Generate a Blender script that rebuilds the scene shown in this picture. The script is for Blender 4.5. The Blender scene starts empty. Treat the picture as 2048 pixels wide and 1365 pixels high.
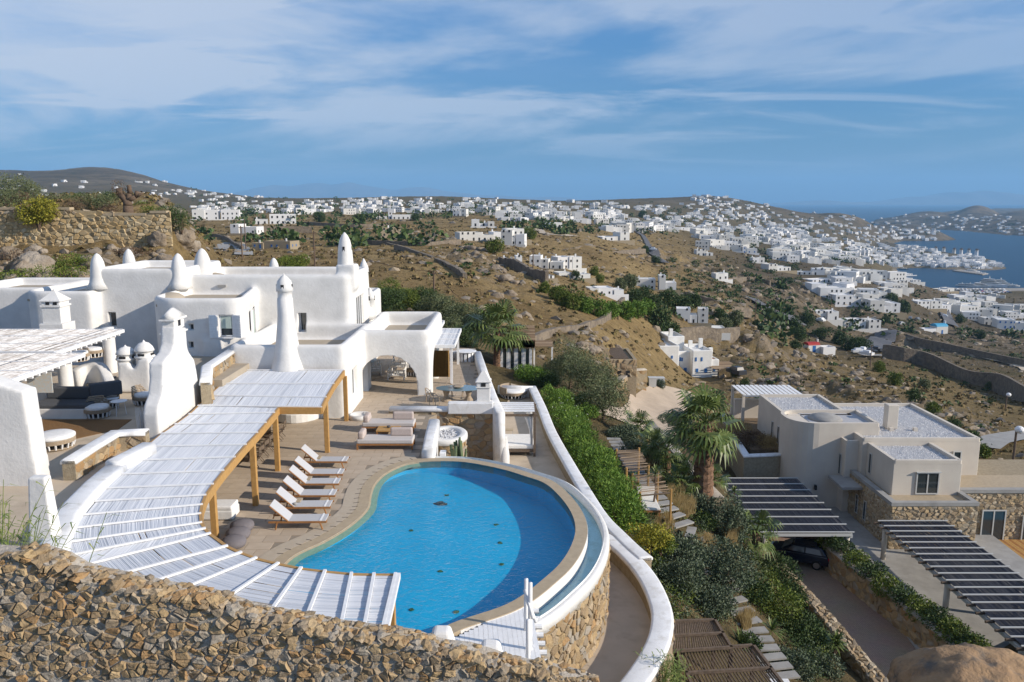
import bpy, math, random
import numpy as np
from mathutils import Vector, Matrix, noise
rad = math.radians
S = bpy.context.scene
COL = S.collection
RN = random.Random(7)
NR = np.random.default_rng(7)
# ------------------------------------------------------------------ camera
FPX, CAMZ, TH = 1600.0, 11.5, math.atan((682.5 - 402) / 1600)
cs, sn = math.cos(TH), math.sin(TH)
cam = bpy.data.cameras.new('camera'); cam.sensor_width = 36; cam.lens = 36 * FPX / 2048
cam.clip_start = .5; cam.clip_end = 90000
co = bpy.data.objects.new('camera', cam); COL.objects.link(co)
co.location = (0, 0, CAMZ); co.rotation_euler = (math.pi / 2 - TH, 0, 0); S.camera = co
# ------------------------------------------------------------------ light
SUN_EL, SUN_DIR = rad(24), (0.955, -0.297)          # from the right and a little behind the camera
sun = bpy.data.lights.new('sun', 'SUN'); sun.energy = 4.0; sun.angle = rad(.5); sun.color = (1, .89, .75)
so = bpy.data.objects.new('sun', sun); COL.objects.link(so)
_d = Vector((SUN_DIR[0], SUN_DIR[1], 0)).normalized() * math.cos(SUN_EL) + Vector((0, 0, math.sin(SUN_EL)))
so.rotation_euler = _d.to_track_quat('Z', 'Y').to_euler(); so.location = (60, -30, 60)
S.view_settings.view_transform = 'Standard'; S.view_settings.look = 'None'
S.view_settings.exposure = 0.42; S.view_settings.gamma = 1; S.view_settings.use_curve_mapping = False
W = bpy.data.worlds.new('World'); S.world = W; W.use_nodes = True
def wn(t, **k):
    n = W.node_tree.nodes.new(t)
    for a, b in k.items(): setattr(n, a, b)
    return n
WL = W.node_tree.links.new
W.node_tree.nodes.clear()
sky = wn('ShaderNodeTexSky', sky_type='NISHITA', sun_disc=False, sun_elevation=SUN_EL,
         sun_rotation=math.atan2(SUN_DIR[0], SUN_DIR[1]), altitude=100, air_density=1.0, dust_density=.6, ozone_density=2.5)
tc = wn('ShaderNodeTexCoord'); sx = wn('ShaderNodeSeparateXYZ'); WL(tc.outputs['Generated'], sx.inputs[0])
def wmath(op, a, b=None, c=None):
    n = wn('ShaderNodeMath', operation=op)
    for i, q in enumerate((a, b, c)):
        if q is None: continue
        if isinstance(q, (int, float)): n.inputs[i].default_value = q
        else: WL(q, n.inputs[i])
    return n.outputs[0]
zz = wmath('ADD', wmath('MAXIMUM', sx.outputs[2], 0), .09)
cx = wmath('DIVIDE', sx.outputs[0], zz); cy = wmath('DIVIDE', sx.outputs[1], zz)
def cloud(sxx, syy, ox, oy, scale, lo, hi, detail=9, rough=.56, dist=.35):
    cb = wn('ShaderNodeCombineXYZ')
    WL(wmath('MULTIPLY_ADD', wmath('MULTIPLY_ADD', cy, .22, cx), sxx, ox), cb.inputs[0]); WL(wmath('MULTIPLY_ADD', cy, syy, oy), cb.inputs[1])
    n = wn('ShaderNodeTexNoise'); n.inputs['Scale'].default_value = scale; n.inputs['Detail'].default_value = detail
    n.inputs['Roughness'].default_value = rough; n.inputs['Distortion'].default_value = dist
    WL(cb.outputs[0], n.inputs['Vector'])
    mr = wn('ShaderNodeMapRange', interpolation_type='SMOOTHSTEP')
    WL(n.outputs[0], mr.inputs[0]); mr.inputs[1].default_value = lo; mr.inputs[2].default_value = hi
    return mr.outputs[0]
side = wn('ShaderNodeMapRange'); WL(sx.outputs[0], side.inputs[0])
side.inputs[1].default_value = -.5; side.inputs[2].default_value = .55; side.inputs[3].default_value = 1.0; side.inputs[4].default_value = .5
c1 = cloud(.42, .34, 9.49, 13.15, 1.15, .45, .64, 10, .58, .5)
c2 = cloud(.5, .95, 13.33, 2.85, 1.0, .49, .64, 10, .6, .7)
c3 = cloud(.28, .42, 1.2, 9.0, .9, .35, .75, 5, .5, .2)
low = wn('ShaderNodeMapRange'); WL(sx.outputs[2], low.inputs[0]); low.inputs[1].default_value = .015; low.inputs[2].default_value = .095
dens = wmath('MULTIPLY', wmath('MULTIPLY', wmath('MINIMUM', wmath('ADD', wmath('ADD', wmath('MULTIPLY', c1, .78), wmath('MULTIPLY', c2, .62)), wmath('MULTIPLY', c3, .28)), .85), side.outputs[0]), low.outputs[0])
mixc = wn('ShaderNodeMix', data_type='RGBA'); WL(dens, mixc.inputs[0])
tint = wn('ShaderNodeMix', data_type='RGBA', blend_type='MULTIPLY'); tint.inputs[0].default_value = 1
WL(sky.outputs[0], tint.inputs[6]); tint.inputs[7].default_value = (.37, .86, 1.28, 1)
el = wn('ShaderNodeMapRange'); WL(sx.outputs[2], el.inputs[0]); el.inputs[1].default_value = 0; el.inputs[2].default_value = .32; el.inputs[3].default_value = 0; el.inputs[4].default_value = 1.0
dim = wn('ShaderNodeMix', data_type='RGBA', blend_type='MULTIPLY'); dim.inputs[0].default_value = 1; WL(tint.outputs[2], dim.inputs[6]); elc = wn('ShaderNodeMix', data_type='RGBA'); WL(el.outputs[0], elc.inputs[0]); elc.inputs[6].default_value = (.74, .47, .50, 1); elc.inputs[7].default_value = (1, 1, 1, 1); WL(elc.outputs[2], dim.inputs[7])
WL(dim.outputs[2], mixc.inputs[6]); mixc.inputs[7].default_value = (5.6, 6.0, 6.8, 1)
bg = wn('ShaderNodeBackground'); bg.inputs[1].default_value = .09; WL(mixc.outputs[2], bg.inputs[0])
wo = wn('ShaderNodeOutputWorld'); WL(bg.outputs[0], wo.inputs[0])
S.render.engine = 'CYCLES'
S.cycles.use_denoising = True; S.cycles.max_bounces = 7; S.cycles.diffuse_bounces = 3; S.cycles.glossy_bounces = 3
S.cycles.transparent_max_bounces = 16; S.cycles.volume_bounces = 1; S.cycles.sample_clamp_indirect = 6
# ------------------------------------------------------------------ pixel helpers (photo pixels, 2048 wide)
def ray(px, py):
    u = (px - 1024) / FPX; v = (682.5 - py) / FPX
    return u, cs + v * sn, -sn + v * cs
def G(px, py, z):
    a, b, c = ray(px, py); t = (z - CAMZ) / c
    return Vector((a * t, b * t, z))
def D(px, py, Y):
    a, b, c = ray(px, py); t = Y / b
    return Vector((a * t, Y, CAMZ + c * t))
def SP(py):
    a, b, c = ray(0, py); return -c / b
# ------------------------------------------------------------------ mesh builder
class MB:
    def __init__(s): s.v = []; s.f = []; s.mi = []; s.m = 0
    def add(s, vs, fs):
        o = len(s.v); s.v += [tuple(p) for p in vs]; s.f += [tuple(i + o for i in f) for f in fs]; s.mi += [s.m] * len(fs); return s
    def box(s, c, d, rz=0, top=1.0, mx=None):
        hx, hy, hz = d[0] / 2, d[1] / 2, d[2] / 2
        m = mx or (Matrix.Translation(c) @ Matrix.Rotation(rz, 4, 'Z'))
        vs = [m @ Vector((x * hx * (top if z > 0 else 1), y * hy * (top if z > 0 else 1), z * hz)) for z in (-1, 1) for x, y in ((-1, -1), (1, -1), (1, 1), (-1, 1))]
        return s.add(vs, [(3, 2, 1, 0), (4, 5, 6, 7), (0, 1, 5, 4), (1, 2, 6, 5), (2, 3, 7, 6), (3, 0, 4, 7)])
    def b2(s, x0, x1, y0, y1, z0, z1): return s.box(((x0 + x1) / 2, (y0 + y1) / 2, (z0 + z1) / 2), (x1 - x0, y1 - y0, z1 - z0))
    def prism(s, poly, z0, z1):
        n = len(poly)
        ar = sum(poly[i][0] * poly[(i + 1) % n][1] - poly[(i + 1) % n][0] * poly[i][1] for i in range(n))
        if ar < 0: poly = poly[::-1]
        g = lambda z, i: z[i] if isinstance(z, (list, tuple)) else z
        vs = [(p[0], p[1], g(z0, i)) for i, p in enumerate(poly)] + [(p[0], p[1], g(z1, i)) for i, p in enumerate(poly)]
        return s.add(vs, [tuple(range(n))[::-1], tuple(range(n, 2 * n))] + [(i, (i + 1) % n, (i + 1) % n + n, i + n) for i in range(n)])
    def tube(s, a, b, r0, r1=None, n=8):
        a, b = Vector(a), Vector(b); r1 = r0 if r1 is None else r1
        q = (b - a).to_track_quat('Z', 'Y')
        vs = [a + q @ Vector((math.cos(i * 2 * math.pi / n) * r0, math.sin(i * 2 * math.pi / n) * r0, 0)) for i in range(n)]
        vs += [b + q @ Vector((math.cos(i * 2 * math.pi / n) * r1, math.sin(i * 2 * math.pi / n) * r1, 0)) for i in range(n)]
        return s.add(vs, [(i, (i + 1) % n, (i + 1) % n + n, i + n) for i in range(n)] + [tuple(range(n))[::-1], tuple(range(n, 2 * n))])
    def pipe(s, pts, r, n=6, r1=None):
        for i in range(len(pts) - 1):
            k0 = i / (len(pts) - 1); k1 = (i + 1) / (len(pts) - 1); e = r if r1 is None else r1
            s.tube(pts[i], pts[i + 1], r + (e - r) * k0, r + (e - r) * k1, n)
        return s
    def lathe(s, prof, c=(0, 0, 0), n=20, sq=0):
        vs = []; fs = []
        for r, z in prof:
            for i in range(n):
                t = (i + .5 * (sq > 0)) * 2 * math.pi / n; k = 1.0
                vs.append((c[0] + math.cos(t) * r * k, c[1] + math.sin(t) * r * k, c[2] + z))
        for j in range(len(prof) - 1):
            for i in range(n):
                a = j * n + i; b = j * n + (i + 1) % n
                fs.append((a, b, b + n, a + n))
        fs.append(tuple(range(n))[::-1]); fs.append(tuple(range((len(prof) - 1) * n, len(prof) * n)))
        return s.add(vs, fs)
    def sweep(s, path, prof, closed=False, cap=True):
        # prof: (side offset, height) pairs, closed loop; path: 3-D points
        P = [Vector(p) for p in path]; n = len(P); m = len(prof); vs = []
        for i in range(n):
            if closed: t0 = P[i] - P[i - 1]; t1 = P[(i + 1) % n] - P[i]
            else: t0 = P[i] - P[max(i - 1, 0)]; t1 = P[min(i + 1, n - 1)] - P[i]
            t0.z = t1.z = 0
            if t0.length < 1e-6: t0 = t1
            if t1.length < 1e-6: t1 = t0
            t0 = t0.normalized(); t1 = t1.normalized(); t = (t0 + t1).normalized()
            nx = Vector((t.y, -t.x, 0)); k = 1 / max(.5, t.dot(t0))
            for q in prof: vs.append(P[i] + nx * q[0] * k + Vector((0, 0, q[1])))
        fs = []
        for i in range(n if closed else n - 1):
            for j in range(m):
                a = i * m + j; b = i * m + (j + 1) % m; c = ((i + 1) % n) * m
                fs.append((a, c + j, c + (j + 1) % m, b))
        if not closed and cap: fs += [tuple(range(m)), tuple(range((n - 1) * m, n * m))[::-1]]
        return s.add(vs, fs)
    def blob(s, c, r, rough=.25, seed=0, sub=1, freq=1.5):
        vs, fs = ICO[sub]; off = Vector((seed * 3.17, seed * 1.31, seed * 7.7)); out = []
        for p in vs:
            k = 1 + rough * noise.noise(p * freq + off) * 1.6
            out.append((c[0] + p.x * r[0] * k, c[1] + p.y * r[1] * k, c[2] + p.z * r[2] * k))
        return s.add(out, fs)
    def mesh(s, name, mats, off=(0, 0, 0)):
        me = bpy.data.meshes.new(name)
        if any(off): v = [(p[0] - off[0], p[1] - off[1], p[2] - off[2]) for p in s.v]
        else: v = s.v
        me.from_pydata(v, [], s.f)
        for m in (mats if isinstance(mats, (list, tuple)) else [mats]): me.materials.append(m)
        if any(s.mi): me.polygons.foreach_set('material_index', s.mi)
        return me
    def build(s, name, mats, parent=None, smooth=False, bevel=0, seg=2):
        off = world_loc(parent) if parent is not None else (0, 0, 0)
        return put(name, s.mesh(name, mats, off), parent, smooth, bevel, seg)
def world_loc(o):
    p = Vector((0, 0, 0))
    while o is not None: p = p + o.location; o = o.parent
    return p
def put(name, me, parent=None, smooth=False, bevel=0, seg=2):
    o = bpy.data.objects.new(name, me); COL.objects.link(o); o.parent = parent
    if smooth: me.shade_smooth() if hasattr(me, 'shade_smooth') else me.polygons.foreach_set('use_smooth', [True] * len(me.polygons))
    if bevel:
        b = o.modifiers.new('bevel', 'BEVEL'); b.width = bevel; b.segments = seg; b.limit_method = 'ANGLE'; b.angle_limit = rad(40)
    return o
def _ico():
    out = {}
    t = (1 + 5 ** .5) / 2
    v = [Vector(p).normalized() for p in ((-1, t, 0), (1, t, 0), (-1, -t, 0), (1, -t, 0), (0, -1, t), (0, 1, t), (0, -1, -t), (0, 1, -t), (t, 0, -1), (t, 0, 1), (-t, 0, -1), (-t, 0, 1))]
    f = [(0, 11, 5), (0, 5, 1), (0, 1, 7), (0, 7, 10), (0, 10, 11), (1, 5, 9), (5, 11, 4), (11, 10, 2), (10, 7, 6), (7, 1, 8), (3, 9, 4), (3, 4, 2), (3, 2, 6), (3, 6, 8), (3, 8, 9), (4, 9, 5), (2, 4, 11), (6, 2, 10), (8, 6, 7), (9, 8, 1)]
    out[0] = (list(v), list(f))
    for l in (1, 2, 3, 4):
        v = list(v); mid = {}; nf = []
        def m(a, b):
            k = (min(a, b), max(a, b))
            if k not in mid: v.append(((v[a] + v[b]) / 2).normalized()); mid[k] = len(v) - 1
            return mid[k]
        for a, b, c in f:
            x, y, z = m(a, b), m(b, c), m(c, a); nf += [(a, x, z), (b, y, x), (c, z, y), (x, y, z)]
        f = nf; out[l] = (list(v), list(f))
    return out
ICO = _ico()
def npmesh(name, V, Q, mats):
    V = np.asarray(V, dtype=np.float32); Q = np.asarray(Q, dtype=np.int32); k = Q.shape[1]
    me = bpy.data.meshes.new(name); me.vertices.add(len(V)); me.vertices.foreach_set('co', V.ravel())
    me.loops.add(Q.size); me.loops.foreach_set('vertex_index', Q.ravel())
    me.polygons.add(len(Q)); me.polygons.foreach_set('loop_start', np.arange(len(Q), dtype=np.int32) * k)
    me.update(calc_edges=True)
    for m in (mats if isinstance(mats, (list, tuple)) else [mats]): me.materials.append(m)
    return me
# ------------------------------------------------------------------ things
def thing(name, label, cat, loc=(0, 0, 0), group=None, rz=0):
    o = bpy.data.objects.new(name, None); COL.objects.link(o); o.location = loc; o.rotation_euler = (0, 0, rz)
    o.empty_display_size = .2
    return tag(o, label, cat, group)
def tag(o, label, cat, group=None):
    o['label'] = label; o['category'] = cat
    if group: o['group'] = group
    return o
def struct(o): o['kind'] = 'structure'; return o
def stuff(o): o['kind'] = 'stuff'; return o
def dup(root, loc, rz=None, label=None, sc=None):
    def cp(o, par):
        c = o.copy(); COL.objects.link(c); c.parent = par
        for h in o.children: cp(h, c)
        return c
    r = cp(root, None); r.location = loc
    if rz is not None: r.rotation_euler = (0, 0, rz)
    if sc is not None: r.scale = (sc, sc, sc) if isinstance(sc, (int, float)) else sc
    if label: r['label'] = label
    return r
# ------------------------------------------------------------------ materials
def mat(name, c1, c2=None, sc=4, rough=.85, bump=0, bsc=None, rnd=None, isl=None, metal=0, spec=.3, c3=None, sc3=1, detail=5, wave=None, lo=.35, hi=.65, bdist=.02):
    """c1/c2 mixed by noise; rnd = list of colours picked per object; isl = list of colours picked per mesh island"""
    m = bpy.data.materials.new(name); m.use_nodes = True
    nt = m.node_tree; N = nt.nodes; L = nt.links.new; b = N['Principled BSDF']
    b.inputs['Roughness'].default_value = rough; b.inputs['Metallic'].default_value = metal; b.inputs['Specular IOR Level'].default_value = spec
    t = N.new('ShaderNodeTexCoord')
    def nz(scale, det=detail):
        n = N.new('ShaderNodeTexNoise'); n.inputs['Scale'].default_value = scale; n.inputs['Detail'].default_value = det; n.inputs['Roughness'].default_value = .6
        L(t.outputs['Object'], n.inputs['Vector']); return n.outputs[0]
    def rng(src, a, c):
        r = N.new('ShaderNodeMapRange'); L(src, r.inputs[0]); r.inputs[1].default_value = a; r.inputs[2].default_value = c; return r.outputs[0]
    def mix(f, a, c, bt='MIX'):
        x = N.new('ShaderNodeMix'); x.data_type = 'RGBA'; x.blend_type = bt
        for q, i in ((f, 0), (a, 6), (c, 7)):
            if isinstance(q, (int, float)): x.inputs[i].default_value = q
            elif isinstance(q, tuple): x.inputs[i].default_value = (*q, 1)
            else: L(q, x.inputs[i])
        return x.outputs[2]
    cur = c1
    if rnd or isl:
        pal = rnd or isl
        if rnd: src = N.new('ShaderNodeObjectInfo').outputs['Random']
        else: src = N.new('ShaderNodeNewGeometry').outputs['Random Per Island']
        rp = N.new('ShaderNodeValToRGB'); rp.color_ramp.interpolation = 'CONSTANT' if len(pal) > 3 else 'LINEAR'
        e = rp.color_ramp.elements
        while len(e) < len(pal): e.new(.5)
        for i, c in enumerate(pal):
            e[i].position = i / len(pal) if len(pal) > 3 else i / max(1, len(pal) - 1); e[i].color = (*c, 1)
        L(src, rp.inputs[0]); cur = rp.outputs[0]
        if c2: cur = mix(rng(nz(sc), lo, hi), cur, mix(.5, cur, c2))
    elif c2: cur = mix(rng(nz(sc), lo, hi), c1, c2)
    if c3: cur = mix(rng(nz(sc3, 3), .52, .68), cur, c3)
    if isinstance(cur, tuple): b.inputs['Base Color'].default_value = (*cur, 1)
    else: L(cur, b.inputs['Base Color'])
    if bump:
        bp = N.new('ShaderNodeBump'); bp.inputs['Strength'].default_value = bump; bp.inputs['Distance'].default_value = bdist
        L(nz(bsc or sc * 4, 6), bp.inputs['Height']); L(bp.outputs[0], b.inputs['Normal'])
    return m
MT = {}
MT['white'] = mat('white_stucco', (.72, .71, .69), (.63, .62, .60), 1.1, .9, .5, 7, bdist=.03, spec=.15)
MT['white_paint'] = mat('white_paint', (.8, .8, .8), (.72, .72, .72), 6, .55, .1, 40)
MT['white_wall'] = mat('white_wall', (.78, .77, .74), (.68, .67, .64), .8, .9, .1, 4)
MT['house'] = mat('house_white', (.8, .8, .8), None, 3, .9, rnd=[(.70, .69, .67), (.66, .65, .62), (.72, .71, .70), (.62, .60, .56)])
MT['house_tan'] = mat('house_tan', (.42, .34, .24), (.34, .27, .19), 2, .9)
MT['cap'] = mat('white_cap', (.76, .765, .77), (.66, .66, .66), 1.3, .85, .3, 8, bdist=.02, c3=(.6, .59, .57), sc3=2.2)
STONES = [(.36, .255, .14), (.42, .305, .165), (.33, .24, .135), (.29, .24, .175), (.46, .345, .20), (.34, .31, .26), (.38, .235, .11), (.275, .205, .125), (.44, .35, .24)]
MT['stone'] = mat('field_stone', (.3, .2, .1), (.28, .2, .13), 9, .95, .9, 14, rnd=STONES, bdist=.05, spec=.1)
MT['stone_isl'] = mat('field_stone_small', (.3, .2, .1), (.28, .2, .13), 9, .95, .8, 14, isl=STONES, bdist=.04, spec=.1)
MT['mortar'] = mat('mortar', (.36, .30, .21), (.27, .22, .15), 5, .95, .8, 16, bdist=.04, spec=.1)
MT['mortar_pale'] = mat('mortar_pale', (.46, .42, .36), (.36, .31, .25), 4, .95, .9, 12, bdist=.06, spec=.1)
MT['tile'] = mat('deck_tile', (.38, .31, .235), (.40, .32, .24), 2.5, .75, .15, 30, rnd=[(.46, .375, .285), (.51, .42, .32), (.43, .35, .265)], spec=.2)
MT['grout'] = mat('grout', (.24, .20, .155), (.28, .235, .18), 3, .95)
MT['cream'] = mat('cream_floor', (.52, .43, .325), (.46, .38, .285), 1.1, .85, .15, 12, c3=(.38, .31, .23), sc3=.7)
MT['coping'] = mat('coping_stone', (.43, .345, .235), (.37, .295, .2), 4, .7, .2, 30)
MT['wood'] = mat('pine_wood', (.46, .27, .095), (.39, .22, .075), 7, .6, .1, 30)
MT['teak'] = mat('teak_wood', (.36, .17, .06), (.26, .12, .045), 8, .6, .1, 30)
MT['oldwood'] = mat('weathered_wood', (.17, .125, .09), (.10, .075, .055), 9, .85, .4, 30)
MT['reed_white'] = mat('whitewashed_reed', (.7, .7, .7), None, 3, .8, isl=[(.50, .53, .58), (.61, .63, .67), (.67, .69, .72)], spec=.2)
MT['reed_worn'] = mat('worn_whitewashed_reed', (.7, .7, .7), (.16, .12, .09), 2.6, .85, isl=[(.42, .38, .34), (.72, .71, .70), (.80, .80, .79)], lo=.42, hi=.6)
MT['reed_brown'] = mat('dry_reed', (.3, .2, .1), None, 3, .9, isl=[(.20, .135, .085), (.31, .22, .14), (.40, .30, .20)])
MT['reed_black'] = mat('dark_reed', (.03, .03, .04), None, 3, .7, isl=[(.022, .022, .030), (.035, .035, .045), (.065, .065, .078)])
MT['fabric'] = mat('grey_fabric', (.53, .50, .48), (.48, .45, .43), 30, .95, .2, 200)
MT['mauve'] = mat('mauve_fabric', (.50, .42, .38), (.44, .37, .335), 20, .95, .2, 150)
MT['sling'] = mat('white_sling', (.50, .50, .51), (.44, .44, .45), 60, .9, .1, 200)
MT['charcoal'] = mat('charcoal_fabric', (.10, .105, .115), (.075, .078, .085), 30, .95, .2, 150)
MT['white_fabric'] = mat('white_fabric', (.78, .77, .75), (.7, .69, .67), 8, .95, .2, 40)
MT['rattan'] = mat('rattan', (.42, .34, .25), (.30, .23, .16), 25, .8, .5, 60)
MT['rug'] = mat('jute_rug', (.24, .135, .055), (.17, .09, .035), 14, .95, .6, 90)
MT['glass'] = mat('window_glass', (.03, .04, .045), None, 1, .06, spec=.8)
MT['blind'] = mat('blind', (.42, .5, .46), None, 1, .6)
MT['dark'] = mat('dark_opening', (.02, .02, .022), None, 1, .7)
MT['grey_frame'] = mat('grey_frame', (.5, .5, .48), None, 1, .5)
MT['blue'] = mat('blue_paint', (.03, .13, .36), None, 1, .5)
MT['asphalt'] = mat('asphalt', (.10, .10, .11), (.13, .13, .135), 1, .9)
MT['concrete'] = mat('concrete', (.34, .33, .31), (.27, .26, .245), 1.2, .9, .2, 10)
MT['pale'] = mat('pale_render', (.61, .555, .475), (.555, .50, .43), .7, .9, .1, 20)
MT['gravel'] = mat('white_gravel', (.6, .6, .6), None, 3, .9, isl=[(.42, .42, .43), (.62, .62, .63), (.74, .74, .73)])
MT['gravelbed'] = mat('gravel_bed', (.46, .46, .47), (.34, .34, .35), 12, .95, .8, 10)
MT['rock'] = mat('rock', (.30, .235, .165), (.19, .155, .12), .9, .95, .9, 3, c3=(.36, .31, .25), sc3=.35, bdist=.3)
MT['boulder'] = mat('sandy_boulder', (.36, .235, .13), (.27, .175, .10), 1.2, .95, .8, 4, c3=(.13, .11, .09), sc3=1.1, bdist=.15)
MT['rocks_isl'] = mat('loose_rock', (.3, .25, .2), (.2, .17, .13), 2, .95, .8, 5, isl=[(.20, .17, .14), (.29, .235, .175), (.36, .29, .205), (.25, .215, .175)], bdist=.1)
MT['soil'] = mat('garden_soil', (.19, .135, .085), (.13, .095, .06), 2, .95, .6, 8)
MT['brickpave'] = mat('brick_paving', (.25, .18, .14), (.21, .15, .12), 1.5, .9, rnd=[(.23, .165, .13), (.28, .20, .155), (.25, .17, .125)])
MT['terra'] = mat('terracotta', (.30, .17, .12), (.25, .14, .10), 2, .9)
MT['red'] = mat('red_paint', (.36, .035, .03), None, 1, .6)
MT['skyblue'] = mat('sky_blue_paint', (.07, .33, .52), None, 1, .6)
MT['pole'] = mat('pole_wood', (.16, .11, .08), (.11, .08, .06), 5, .9)
MT['black'] = mat('black_paint', (.012, .012, .016), None, 1, .25, spec=.6)
MT['tyre'] = mat('tyre', (.02, .02, .02), None, 1, .8)
MT['steel'] = mat('steel', (.5, .5, .52), None, 1, .3, metal=1)
MT['tail'] = mat('tail_lamp', (.5, .01, .015), None, 1, .3)
MT['beach'] = mat('beach_sand', (.5, .42, .31), None, 1, .9)
MT['quay'] = mat('quay_concrete', (.36, .32, .27), (.30, .27, .23), .05, .9)
def leafm(name, a, b, c, rough=.6):
    m = mat(name, a, None, 1, rough, isl=[a, b, c], spec=.25)
    return m
MT['oleander'] = leafm('oleander_leaf', (.05, .11, .014), (.11, .20, .025), (.18, .26, .04))
MT['olive'] = leafm('olive_leaf', (.065, .085, .035), (.12, .145, .062), (.18, .195, .10))
MT['dkgreen'] = leafm('dark_leaf', (.025, .05, .014), (.05, .085, .024), (.09, .125, .036))
MT['greygreen'] = leafm('grey_leaf', (.045, .07, .035), (.09, .12, .07), (.17, .20, .13))
MT['yellow'] = leafm('yellow_green_leaf', (.14, .15, .02), (.26, .25, .03), (.38, .33, .04))
MT['lime'] = leafm('lime_leaf', (.06, .10, .015), (.11, .15, .02), (.17, .19, .03))
MT['palm'] = leafm('palm_frond', (.05, .085, .018), (.10, .14, .035), (.16, .19, .06), .4)
MT['cane'] = leafm('cane_leaf', (.09, .14, .03), (.17, .22, .06), (.26, .28, .09))
MT['drygrass'] = leafm('dry_grass', (.26, .18, .07), (.36, .26, .11), (.44, .33, .16))
MT['scrub'] = mat('dry_scrub', (.1, .08, .04), None, 1, .95, isl=[(.10, .085, .038), (.17, .135, .058), (.15, .105, .06), (.24, .175, .085)], spec=.05)
MT['brownbush'] = leafm('brown_bush', (.10, .065, .045), (.15, .095, .06), (.13, .10, .05))
MT['cactus'] = mat('cactus', (.10, .15, .07), (.16, .18, .10), 5, .7)
MT['trunk'] = mat('trunk', (.16, .11, .075), (.10, .07, .05), 8, .95, .8, 20)
MT['palmtrunk'] = mat('palm_trunk', (.24, .14, .085), (.14, .085, .055), 6, .95, .8, 14, bdist=.05)
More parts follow.
